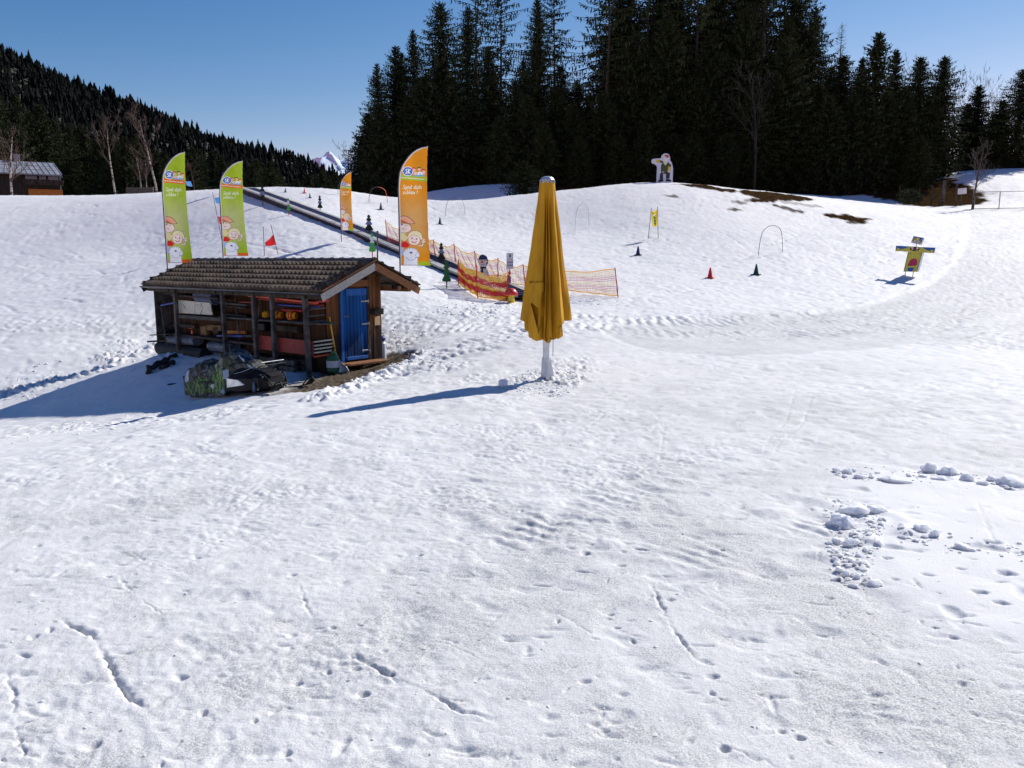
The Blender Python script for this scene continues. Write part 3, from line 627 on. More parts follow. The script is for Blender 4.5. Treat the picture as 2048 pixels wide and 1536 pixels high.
# ================================================================== CONIFERS
def rodrot(v, ax, an):
    return Matrix.Rotation(an, 3, ax) @ v
def make_spruce(seed, H=20., Rm=3.4, bare=.04, dens=1., thin=0., droop=1., top_gap=0.):
    """trunk mesh and crown mesh of a spruce: whorls of hanging branches set with twig-sized faces"""
    rg = random.Random(seed)
    t = MB(); ax = [(0, 0, -.6)]; lean = (rg.uniform(-.02, .02), rg.uniform(-.02, .02))
    for k in range(1, 11): z = H * k / 10; ax.append((lean[0] * z + rg.uniform(-.04, .04), lean[1] * z + rg.uniform(-.04, .04), z))
    tr = H * .0125; t.tube(ax, [tr * 1.25] + [max(.012, tr * (1 - k / 10.2)) for k in range(1, 11)], 7, cap=False)
    V = []; F = []
    def tri(p, d, side, L, w):
        b = len(V); q = p + d * L
        V.extend([p - side * w * .5, p + d * (L * .45) + side * w, q, p + d * (L * .5) - side * w]); F.append((b, b + 1, b + 2, b + 3))
    z = H * bare; 
    while z < H * .985:
        s = (z - H * bare) / (H * (1 - bare)); prof = (1 - s) ** .72 * (1 - .3 * math.exp(-s * 6)) if thin < .5 else (1 - s) ** .55 * (.6 + .4 * min(1, s * 2.5))
        nb = max(3, int(round((6.5 if thin < .5 else 4.6) * dens * (.75 + .25 * (1 - s)))))
        wj = rg.uniform(.72, 1.15); a0 = rg.uniform(0, 6.28); cx, cy = lean[0] * z, lean[1] * z
        for k in range(nb):
            if rg.random() < thin * .38 + top_gap * s * .3: continue
            az = a0 + 2 * PI * k / nb + rg.uniform(-.35, .35); L = Rm * prof * rg.choice((.62, .8, .95, 1.0, 1.1, 1.2)) * wj + .10
            if rg.random() < .06: L *= 1.3
            out = Vector((math.cos(az), math.sin(az), 0)); pitch = .55 * s + .12 - .55 * (1 - s) * droop * rg.uniform(.6, 1.2)
            P = Vector((cx, cy, z + rg.uniform(-.1, .1))); n = max(4, int(L / .24)); pts = [P]
            for q in range(n):
                f = q / n; an = pitch - .75 * droop * (1 - s * .7) * math.sin(f * 2.4) * .8 + .6 * max(0, f - .55)
                P = P + (out * math.cos(an) + Vector((0, 0, math.sin(an)))) * (L / n); pts.append(P)
            side = Vector((-out.y, out.x, 0))
            for q in range(n):   # the branch itself
                b = len(V); wd = .035 * (1 - q / n) + .012; V.extend([pts[q] + Vector((0, 0, wd)), pts[q] - Vector((0, 0, wd)), pts[q + 1] - Vector((0, 0, wd * .7)), pts[q + 1] + Vector((0, 0, wd * .7))]); F.append((b, b + 1, b + 2, b + 3))
            st = 0 if thin < .5 else int(n * .25)
            for q in range(st, n + 1):
                f = q / n; p = pts[q]; ln = (.62 if thin < .5 else .5) * (1 - .55 * f) * min(1, .16 + L / 2.0)
                for sg in (-1, 1):
                    if rg.random() < .08: continue
                    an = rg.uniform(.7, 1.15); d = (out * math.cos(an) + side * sg * math.sin(an) + Vector((0, 0, rg.uniform(-.75, -.05) * droop))).normalized()
                    nrm = d.cross(Vector((0, 0, 1)));  nrm = (nrm.normalized() * .6 + Vector((rg.uniform(-1, 1), rg.uniform(-1, 1), rg.uniform(-1, 1))) * .6).normalized()
                    tri(p, d, nrm, ln * rg.uniform(.7, 1.25), rg.uniform(.05, .095))
                if rg.random() < .8 * droop:
                    d = Vector((rg.uniform(-.25, .25), rg.uniform(-.25, .25), -1)).normalized(); tri(p, d, (side * rg.uniform(-1, 1) + out * rg.uniform(-1, 1)).normalized(), rg.uniform(.25, .6) * min(1, .1 + L / 2.2), rg.uniform(.05, .09))
            tri(pts[-1], (pts[-1] - pts[-2]).normalized(), side, min(.3, .1 + L * .2), .04)
        z += (.36 if thin < .5 else .48) * rg.uniform(.75, 1.25) * (1 - .45 * s) * H / 20
    for k in range(5): tri(Vector((lean[0] * H, lean[1] * H, H - .5)), Vector((rg.uniform(-.3, .3), rg.uniform(-.3, .3), 1)).normalized(), Vector((1, 0, 0)), .6, .05)
    return t.mesh('trunk'), npmesh('crown', np.array([tuple(v) for v in V]), np.array(F))
SPR = [make_spruce(1, Rm=5.0, dens=1.15), make_spruce(2, Rm=4.3, dens=1.15), make_spruce(3, Rm=5.8, bare=.02, dens=1.2), make_spruce(4, Rm=4.3, thin=.55, bare=.10, droop=1.15, top_gap=.1), make_spruce(5, Rm=4.6, thin=.52, bare=.06, droop=1.2, top_gap=.2),
       make_spruce(6, H=12, Rm=3.5, bare=.01, dens=1.1), make_spruce(7, H=12, Rm=2.9, bare=.01, dens=1.0)]
SPH = [20, 20, 20, 20, 20, 12, 12]
for t_, c_ in SPR: t_.materials.append(M_['bark']); c_.materials.append(M_['needles'])
rt = random.Random(21)
def spruce(px, py, Y, kind, label, group, wide=1.0):
    top = W(px, py, Y); z = GZ(top[0], top[1]); s = (top[2] - z) / SPH[kind]
    e = empty('spruce_tree', (top[0], top[1], z - .1), rt.uniform(0, 6.28), label, 'tree', group); wd = wide * s ** .55 / s
    e.scale = (s * wd, s * wd, s)
    for nm, me in (('trunk', SPR[kind][0]), ('crown', SPR[kind][1])): link(nm, me, None, e)
    return e
GS = 'spruces of the dark stand on the rise'
# skyline trees, each told apart by its place along the edge of the stand
for a in [(754, 123, 83, 1, 'short spruce at the left end of the dark stand, lowest of its skyline', .9), (784, 88, 86, 0, 'pointed spruce second from the left end of the dark stand', 1), (803, 104, 92, 1, 'narrow spruce half hidden behind the pointed second tree of the stand', .9),
          (832, 58, 88, 1, 'slim spruce with a thin spire beside the tall pyramid tree', .85), (882, 2, 82, 2, 'tall full pyramid spruce standing clear above the large orange flag', 1.15), (929, 12, 90, 1, 'spruce between the tall pyramid tree and the twin ragged trees', .9),
          (957, -70, 84, 3, 'tall ragged spruce, left of two thin crowned trees above the umbrella', 1.1), (1003, -52, 88, 4, 'tall ragged spruce, right of two thin crowned trees above the umbrella', 1.05),
          (1082, -8, 82, 1, 'dense dark spire of spruce rising directly above the closed umbrella', 1.0), (1112, -30, 88, 4, 'thin see-through spruce close behind the dense spire above the umbrella', 1.0), (1066, 70, 86, 1, 'lower spruce just left of the dense spire above the umbrella', .8),
          (1214, -95, 82, 3, 'open spruce with bare visible trunk, first right of the blue sky gap', 1.3), (1299, -110, 85, 4, 'tall spruce with a clear dark trunk behind the left side of the gnome board', 1.2), (1401, -140, 84, 3, 'very tall spruce with open crown high above the gnome board', 1.2),
          (1533, -150, 84, 4, 'very tall spruce near the right end of the high part of the stand', 1.3), (1585, -120, 87, 3, 'tall spruce at the right edge of the high stand, beside the open sky', 1.1),
          (1754, 62, 80, 6, 'medium spruce with a long thin leader, tallest of the lower right row', 1.25), (1793, 98, 86, 6, 'slender spruce with spaced upper branches in the lower right row', .95), (1841, 112, 79, 5, 'full dark spruce in the middle of the lower right row', 1.1),
          (1886, 112, 80, 5, 'full dark spruce at the right end of the lower right row', 1.1), (1962, 168, 90, 6, 'small spruce with a thin tip behind the bare tree on the right', 1.15), (1728, 112, 85, 6, 'narrow spruce just left of the medium one with the long leader', .9),
          (1688, 108, 83, 5, 'broad spruce in front of the bare larch tip', 1.15), (1046, 318, 62.5, 6, 'small dense spruce growing down to the snow left of the umbrella top', 1.5)]:
    spruce(*a[:5], GS, a[5])
for px, py, Y, k in [(1235, -60, 87, 2), (1325, -110, 90, 2), (1430, -130, 91, 2), (1512, -140, 92, 2), (1600, -60, 86, 2), (1618, 60, 84, 2), (1345, 20, 81, 0), (1500, 10, 82, 2), (1420, 60, 80, 0), (1570, 70, 80, 2), (1270, 60, 81, 2), (1160, 158, 88, 1), (1180, 190, 80, 5), (1255, -30, 91, 1), (1345, -60, 93, 0), (1450, -70, 94, 1), (1490, -90, 89, 0), (1368, -20, 88, 1), (1425, 20, 90, 2), (1622, 10, 92, 1), (1330, 60, 82, 2), (1565, 30, 83, 1), (1240, 100, 84, 2), (1470, 60, 83, 2),
                     (735, 225, 82, 5), (765, 205, 79, 5), (812, 190, 80, 5), (850, 150, 80, 2), (905, 150, 79, 2), (950, 175, 80, 0), (985, 150, 82, 2), (1030, 160, 80, 0), (1060, 190, 77, 5), (1110, 170, 80, 2), (1145, 205, 78, 5), (1210, 180, 78, 5), (1265, 170, 79, 2), (1310, 190, 78, 5),
                     (1360, 150, 80, 2), (1410, 170, 79, 0), (1455, 150, 80, 2), (1505, 170, 78, 0), (1550, 150, 79, 2), (1600, 160, 79, 2), (1640, 160, 80, 2), (1660, 190, 77, 5), (1705, 180, 77, 5), (1740, 190, 77, 5), (1778, 180, 78, 5), (1815, 170, 78, 5), (1862, 190, 79, 5),
                     (720, 270, 88, 5), (880, 110, 96, 0), (970, 90, 97, 0), (1050, 120, 96, 0), (1130, 130, 97, 0), (1230, 60, 98, 0), (1320, 20, 99, 0), (1400, 30, 98, 0), (1500, 20, 99, 0), (1590, 40, 98, 0), (1660, 130, 95, 0), (1720, 150, 94, 0), (1800, 160, 95, 0), (1870, 170, 95, 0), (1000, 230, 76, 6), (1090, 240, 75, 6), (1290, 250, 74, 6), (1390, 260, 74, 6), (1520, 250, 78, 6), (1590, 260, 79, 6), (1630, 250, 80, 6), (1680, 270, 80, 5), (1720, 280, 79, 6), (1765, 275, 78, 5), (1800, 285, 77, 6), (1838, 270, 75, 5),
                     (1350, 265, 76, 5), (1450, 265, 75, 5), (1490, 270, 77, 6), (1240, 265, 75, 5), (1160, 270, 75, 5), (1555, 275, 79, 5)]:
    spruce(px, py, Y, k, 'dark spruce inside the stand, filling in between its skyline trees', GS + ', the inner ones', 1.15)
for a in [(2010, 198, 86, 5, 'spruce beside the bare tree at the far right, left of the round-topped one'), (2050, 136, 84, 2, 'large round-topped dark conifer at the right picture edge'), (2095, 150, 86, 2, 'dark conifer cut off by the right picture edge behind the round-topped one'), (1985, 235, 95, 5, 'low dark spruce far behind the fence gate'), (1935, 205, 96, 5, 'low dark spruce far behind the white notice board')]:
    spruce(*a, 'conifers above the snow bank on the right', 1.25)
# conifers at the foot of the wooded hill, behind the house and the birches
GL = 'conifers at the foot of the wooded hill'
for k in range(46):
    px = -160 + k * 19.5 + rt.uniform(-8, 8); Y = rt.uniform(104, 150); py = float(np.interp(px, [-160, 0, 130, 300, 450, 600, 700], [90, 190, 240, 285, 315, 340, 350])) + rt.uniform(-14, 22)
    spruce(px, py, Y, rt.choice([0, 1, 2, 5]), 'dark conifer in the shaded row at the foot of the far wooded hill', GL, 1.1)

# ================================================================== BARE TREES
def bare_tree(seed, H, tr, spread=.5, levels=4, fork=.25, up=.5, twig=.012, lean=(0, 0), nb=(5, 4, 3, 3), bend=.12):
    """leafless tree: trunk mesh and one mesh of limbs and twigs"""
    rg = random.Random(seed); T = MB(); C = MB()
    def limb(p, d, L, r, lv, mb):
        n = max(4, int(6 - lv)); pts = [p]; dd = d.copy()
        for k in range(n):
            dd = (dd + Vector((rg.uniform(-1, 1), rg.uniform(-1, 1), rg.uniform(-.5, 1) * up)) * bend * (1 + lv * .6)).normalized(); pts.append(pts[-1] + dd * (L / n))
        rad = [max(twig * .6, r * (1 - .8 * k / n)) for k in range(n + 1)]
        mb.tube(pts, rad, 7 if lv == 0 else (5 if lv == 1 else 3), cap=False)
        if lv >= levels: return
        for k in range(nb[min(lv, len(nb) - 1)] * (2 if lv == 0 else 1)):
            f = rg.uniform(fork if lv == 0 else .2, .98); i = min(n - 1, int(f * n)); q = pts[i].lerp(pts[i + 1], f * n - i); ax = (pts[i + 1] - pts[i]).normalized()
            pr = Vector((rg.uniform(-1, 1), rg.uniform(-1, 1), rg.uniform(-.3, .6))); pr = (pr - ax * pr.dot(ax)).normalized()
            limb(q, (ax * (1 - spread * rg.uniform(.6, 1.1)) + pr * spread * rg.uniform(.8, 1.3) + Vector((0, 0, .15 * up))).normalized(), L * rg.uniform(.32, .55) * (1.15 - .5 * f if lv == 0 else 1), max(twig, rad[i] * rg.uniform(.4, .6)), lv + 1, C)
    limb(Vector((0, 0, -.3)), Vector((lean[0], lean[1], 1)).normalized(), H, tr, 0, T)
    return T.mesh('trunk'), C.mesh('branches')
def place_bare(name, px, py_top, base_py, Y, seed, label, bark, twigm, group=None, wide=1, **kw):
    top = W(px, py_top, Y); z = GZ(top[0], top[1]) if base_py is None else W(px, base_py, Y)[2]
    H = top[2] - z; e = empty(name, (top[0], top[1], z), 0, label, 'tree', group)
    t, c = bare_tree(seed, H * .92, **kw); link('trunk', t, bark, e); link('branches', c, twigm, e); e.scale = (wide, wide, 1)
    return e
GB = 'bare birches in front of the wooded hill'
place_bare('birch_tree', 220, 240, 391, 72, 31, 'bare birch with a mottled white trunk at the low plank wall', M_['birch'], M_['twigs'], GB, tr=.095, spread=.42, levels=4, fork=.4, up=.9, lean=(.05, 0), bend=.09)
place_bare('birch_tree', 303, 226, 388, 73, 12, 'tall bare birch leaning right behind the left green flag', M_['birch'], M_['twigs'], GB, tr=.105, spread=.45, levels=4, fork=.35, up=.8, lean=(-.06, 0), bend=.12)
place_bare('birch_tree', 277, 300, 388, 80, 13, 'thin young birch between the two tall birches', M_['birch'], M_['twigs'], GB, tr=.07, spread=.4, levels=3, fork=.3, up=.9, bend=.07)
place_bare('birch_tree', 289, 306, 388, 82, 14, 'thinnest pale sapling just left of the tall leaning birch', M_['birch'], M_['twigs'], GB, tr=.06, spread=.4, levels=3, fork=.3, up=.9, bend=.06)
place_bare('birch_tree', 10, 246, 392, 66, 15, 'bare birch at the left picture edge in front of the metal roofed house', M_['birch'], M_['twigs'], GB, tr=.10, spread=.5, levels=4, fork=.2, up=.8, bend=.08)
place_bare('shrub', 385, 315, 386, 80, 16, 'leafless brown bush behind the left green flag', M_['barebark'], M_['twigs'], None, tr=.06, spread=.6, levels=3, fork=.05, up=.5)
place_bare('bare_tree', 696, 285, 385, 88, 17, 'leafless grey bush at the left foot of the dark spruce stand', M_['barebark'], M_['barebark'], None, tr=.09, spread=.55, levels=4, fork=.1, up=.7)
def larch(px, py, Y, label):
    top = W(px, py, Y); z = GZ(top[0], top[1]); H = top[2] - z; e = empty('larch_tree', (top[0], top[1], z), 0, label, 'tree'); rg = random.Random(18); T = MB(); C = MB()
    T.tube([(0, 0, -.3), (.05, 0, H * .4), (-.03, 0, H * .75), (0, 0, H)], [.17, .12, .06, .012], 7); T.build('trunk', M_['barebark'], e)
    q = H * .3
    while q < H * .985:
        s_ = (q - H * .3) / (H * .7); L = 2.3 * (1 - s_) ** .8 * rg.uniform(.6, 1.1) + .1
        for k in range(3):
            a = rg.uniform(0, 6.28); d = Vector((math.cos(a), math.sin(a), rg.uniform(.05, .5))).normalized(); p0 = Vector((0, 0, q + rg.uniform(-.1, .1))); p1 = p0 + d * L * .6; p2 = p1 + (d + Vector((0, 0, .5))).normalized() * L * .4; C.tube([p0, p1, p2], [.02, .013, .007], 3, cap=False)
            for j in range(int(3 + L * 4)):
                f = rg.uniform(.2, 1); p = p0.lerp(p1, min(1, f * 1.4)) if f < .7 else p1.lerp(p2, (f - .7) / .3); C.tube([p, p + Vector((rg.uniform(-1, 1), rg.uniform(-1, 1), rg.uniform(-.5, .9))).normalized() * rg.uniform(.15, .5)], [.009, .006], 3, cap=False)
        q += .22
    C.build('branches', M_['twigs'], e)
larch(1685, 44, 92, 'bare larch whose twiggy tip stands alone between the high stand and the lower row')
GT = 'thin leafless trees behind the lower right row'
for px, py, sd_, lb in [(1915, 118, 19, 'thin leafless tree just right of the row of full spruces'), (1948, 138, 20, 'thin leafless tree, middle of the three bare crowns on the right skyline'), (1984, 150, 24, 'thin leafless tree nearest the round-topped conifer'), (1895, 90, 25, 'leafless tree whose curved twigs reach above the last full spruce')]:
    place_bare('bare_tree', px, py + 46, None, 98, sd_, lb, M_['barebark'], M_['barebark'], GT, tr=.11, spread=.32, levels=4, fork=.3, up=.9, bend=.08, twig=.014)
place_bare('bare_tree', 1956, 285, 417, 62, 26, 'small bare tree with forked crown beside the steel fence gate post', M_['barebark'], M_['barebark'], None, tr=.1, spread=.5, levels=4, fork=.38, up=.7, nb=(4, 5, 4, 3), bend=.045, twig=.011)
place_bare('bare_tree', 1520, 120, None, 73, 27, 'tall grey leafless tree in front of the dark stand, right of the gnome board', M_['dimbark'], M_['dimbark'], None, tr=.13, spread=.4, levels=4, fork=.3, up=.7, bend=.08, twig=.012)

# ================================================================== HOUSE at the left edge
def build_house():
    Yh = 92; P = lambda px, py, dy=0: Vector(W(px, py, Yh + dy)); g = P(58, 392)
    e = empty('house', g, R(27), 'dark timber house with a pale sheet metal roof at the left picture edge', 'house')
    def L(px, py, dy=0): return P(px, py, dy) - g
    x0, x1 = L(-90, 380).x, L(118, 380).x; zE = L(0, 347).z; zR = L(0, 322).z + .25; d = 3.2
    # walls
    m = MB(); m.box(((x0 + x1) / 2 + .2, .9 + d / 2, zE / 2 - 1.2), (x1 - x0 - 1.0, d, zE + 2.2)); m.build('wall', mat('dark_stained_boarding', (.02, .018, .017), (.045, .04, .036), .85, 2, (6, 6, .6)), e)
    m = MB(); m.box((L(86, 380).x, .86, .35), (3.4, .06, 1.0)); m.build('wood_cladding', M_['terracotta'], e)
    m = MB(); m.box((L(85, 380).x, .1, L(0, 360).z), (3.9, 1.2, .1)); m.box((L(85, 380).x, -.48, L(0, 366).z + .1), (3.9, .06, .62)); m.build('balcony', M_['darkwood'], e)
    for pa, pb in ((50, 70), (74, 86), (90, 108)):
        w = MB(); a, b = L(pa, 352), L(pb, 352); w.box(((a.x + b.x) / 2, .88, a.z - .1), (b.x - a.x, .06, .62)); f = w.build('window', M_['steel'], e)
        w = MB(); w.box(((a.x + b.x) / 2, .84, a.z - .1), (b.x - a.x - .12, .03, .5)); w.build('pane', mat('window_glass', lin((120, 132, 150)), lin((150, 160, 176)), .15, 1), f)
    # roof: one plane toward the viewer, standing seams
    def slope(x, t, up=0): return Vector((x - (.9 * t if x > 0 else 0), -.2 + 3.4 * t, zE + (zR - zE) * t + up))
    r = MB(); r.add([slope(x0, 0), slope(x1, 0), slope(x1, 1), slope(x0, 1)] + [slope(x0, 0, -.14), slope(x1, 0, -.14), slope(x1, 1, -.14), slope(x0, 1, -.14)], [[0, 1, 2, 3], [7, 6, 5, 4], [0, 4, 5, 1], [1, 5, 6, 2], [2, 6, 7, 3], [3, 7, 4, 0]])
    r.add([slope(x0, 1), slope(x1, 1), Vector((x1, 3.6, zE)), Vector((x0, 3.6, zE))], [[0, 1, 2, 3]])
    n = int((x1 - x0) / .55)
    for k in range(n + 1):
        x = x0 + (x1 - x0) * k / n; a, b = slope(x, 0, .02), slope(x, 1, .02); r.bar(a, b, .05, .07)
    for t in (.33, .66): r.bar(slope(x0, t, .02), slope(x1 - .9 * t, t, .02), .04, .03)
    ro = r.build('roof', mat('sheet_metal_roof', lin((140, 142, 148)), lin((168, 170, 176)), .6, 1.2, metal=.2), e)
    c = MB(); c.box((L(32, 320).x, 3.4, zR + .2), (.55, .6, 1.0)); c.box((L(32, 320).x, 3.4, zR + .74), (.7, .75, .08)); c.build('chimney', M_['steel'], ro)
build_house()
m = MB()
for k in range(3): m.box((0, 0, .12 + k * .17), (2.3, .12, .16), bev=.01)
for x in (-1.1, 0, 1.1): m.box((x, .1, .28), (.1, .1, .6))
lw = empty('low_wall', W(280, 388, 70), 0, 'low weathered plank wall at the foot of the birches', 'wall'); m.build('planks', M_['greywood_x'], lw)

# ================================================================== PRINTED / PAINTED PANELS
class Canvas:
    """colours for a grid of cells, drawn with simple shapes in the panel's own units"""
    def __init__(s, U, V, base): s.U, s.V = U, V; s.C = np.empty(U.shape + (3,)); s.C[:] = lin(base)
    def fill(s, m, c): s.C[m] = lin(c); return s
    def poly(s, pts, c): return s.fill(inpoly(s.U, s.V, pts), c)
    def ell(s, cx, cy, rx, ry, c, line=None, lw=.6):
        q = np.sqrt(((s.U - cx) / rx) ** 2 + ((s.V - cy) / ry) ** 2)
        if line is not None: s.fill(q < 1 + lw / min(rx, ry), line)
        return s.fill(q < 1, c)
    def stroke(s, pts, w, c): d, _, _ = polydist(s.U, s.V, pts); return s.fill(d < w / 2, c)
    def rect(s, x0, y0, x1, y1, c): return s.fill((s.U > x0) & (s.U < x1) & (s.V > y0) & (s.V < y1), c)
    def arc(s, cx, cy, r, a0, a1, w, c): return s.stroke([(cx + r * math.cos(a), cy + r * math.sin(a)) for a in np.linspace(a0, a1, 12)], w, c)
GLY = {'S': ([[(3.2, 6.4), (2, 7), (.6, 6.2), (.6, 5), (3, 3), (3.2, 1.4), (2, .2), (.3, .8)]], 4.2), 'p': ([[(.6, 4), (.6, -2)], [(.6, 3.2), (1.8, 4.2), (2.8, 3), (2.6, 1), (1.6, 0), (.6, 1)]], 3.7),
       'i': ([[(.5, 4), (.5, 0)], [(.5, 5.6), (.6, 5.9)]], 1.7), 'e': ([[(.5, 2), (2.7, 2.3), (2.3, 3.8), (1.2, 4), (.4, 2.6), (.6, .8), (1.6, 0), (2.8, .6)]], 3.5), 'l': ([[(.5, 7), (.5, .5), (1, 0)]], 1.8),
       'd': ([[(2.7, 3.4), (1.6, 4), (.5, 3), (.5, 1), (1.5, 0), (2.7, 1)], [(2.8, 7), (2.7, 1), (3.1, 0)]], 3.9), 'c': ([[(2.6, 3.6), (1.4, 4), (.4, 2.6), (.5, .9), (1.5, 0), (2.7, .6)]], 3.3), 'h': ([[(.5, 7), (.5, 0)], [(.5, 2.6), (1.6, 4), (2.6, 3.2), (2.7, 0)]], 3.6),
       's': ([[(2.5, 3.6), (1.4, 4), (.5, 3.1), (2.3, 1.4), (1.5, .1), (.2, .5)]], 3.1), 'a': ([[(2.6, 3.6), (1.4, 4), (.4, 2.5), (.6, .6), (1.5, 0), (2.6, 1.2)], [(2.7, 4), (2.7, .6), (3.2, 0)]], 3.8), 'u': ([[(.5, 4), (.6, 1), (1.4, 0), (2.6, 1)], [(2.7, 4), (2.7, 0)]], 3.7),
       '!': ([[(.8, 7), (.6, 2)], [(.5, .4), (.5, 0)]], 1.6), ' ': ([], 2.2), 'K': ([[(.5, 7), (.5, 0)], [(3, 7), (.6, 3.4), (3.2, 0)]], 4), 'U': ([[(.5, 7), (.5, 1.5), (1.6, 0), (2.8, 1.5), (2.8, 7)]], 4)}
def write(cv, txt, x, y, h, w, c, slant=.12, dy=0.0):
    k = h / 7
    for ch in txt:
        st, ad = GLY[ch]
        for s_ in st: cv.stroke([(x + (p[0] + p[1] * slant) * k, y + p[1] * k + dy * (x)) for p in s_], w, c)
        x += ad * k
    return x
def panel(name, outline, res, paint, thick, to3d, mat_, parent, back=(120, 100, 80), edge=None):
    """a board cut to an outline: painted front, plain back, real thickness. paint(canvas); to3d(u,v,d)"""
    us = [p[0] for p in outline]; vs = [p[1] for p in outline]; u0, u1, v0, v1 = min(us), max(us), min(vs), max(vs)
    nu, nv = max(2, int((u1 - u0) / res)), max(2, int((v1 - v0) / res)); du, dv = (u1 - u0) / nu, (v1 - v0) / nv
    U, V = np.meshgrid(u0 + (np.arange(nu) + .5) * du, v0 + (np.arange(nv) + .5) * dv, indexing='ij')
    m = inpoly(U, V, outline); cv = Canvas(U, V, (255, 255, 255)); paint(cv)
    idx = -np.ones((nu + 1, nv + 1), int); n = 0; pts = []
    for i, j in zip(*np.nonzero(m)):
        for a, b in ((i, j), (i + 1, j), (i + 1, j + 1), (i, j + 1)):
            if idx[a, b] < 0: idx[a, b] = n; n += 1; pts.append((u0 + a * du, v0 + b * dv))
    if thick > 0: P = [tuple(to3d(u, v, 0)) for u, v in pts] + [tuple(to3d(u, v, thick)) for u, v in pts]
    else: P = [tuple(to3d(u, v, 0)) for u, v in pts]
    F = []; C = []; bk = lin(back); eg = lin(edge or back)
    for i, j in zip(*np.nonzero(m)):
        q = [idx[i, j], idx[i + 1, j], idx[i + 1, j + 1], idx[i, j + 1]]; F.append(q); C.append(cv.C[i, j])
        if thick > 0:
            F.append([k + n for k in q[::-1]]); C.append(bk)
            for di, dj, a, b in ((-1, 0, 3, 0), (1, 0, 1, 2), (0, -1, 0, 1), (0, 1, 2, 3)):
                x, y = i + di, j + dj
                if x < 0 or y < 0 or x >= nu or y >= nv or not m[x, y]: F.append([q[b], q[a], q[a] + n, q[b] + n]); C.append(eg)
    return link(name, npmesh(name, np.array(P), np.array(F), np.array(C), dom='CORNER'), mat_, parent)

# ================================================================== THE SHED
HYAW = .697; HX0, HY0 = -3.22, 19.0
HL = np.array([-math.cos(HYAW), math.sin(HYAW), 0]); HB = np.array([math.sin(HYAW), math.cos(HYAW), 0]); HO = np.array([HX0, HY0, 0])
def hb(px, py, b):
    """local shed point on the plane y=b seen at a photo pixel (local x runs along the ridge to the door gable)"""
    d = ray(px, py); t = ((HO - CAM).dot(HB) + b) / d.dot(HB); p = CAM + t * d; return Vector((-(p - HO).dot(HL), b, p[2]))
def ha(px, py, x):
    d = ray(px, py); t = ((HO - CAM).dot(HL) - x) / d.dot(HL); p = CAM + t * d; return Vector((x, (p - HO).dot(HB), p[2]))
HM = Matrix.Translation((HX0, HY0, 0)) @ Matrix.Rotation(-HYAW, 4, 'Z')
def hw(v): return HM @ Vector(v)
def hground(x, y): p = hw((x, y, 0)); return surf(p.x, p.y)
hut = empty('storage_shed', (HX0, HY0, 0), -HYAW, 'brown wooden storage shed with dark tiled roof, open shelves and blue door', 'shed')
ZR, ZE, BF, BR, HLEN = 2.16, 1.49, -1.53, 1.37, 8.37      # ridge, eave, front and rear eave, roof length
def zroof(y): return ZR - (ZR - ZE) * abs(y) / 1.53
XG, YF, YB = -.70, -.92, .76; XL = -8.0                    # gable wall, front wall, rear wall, left wall

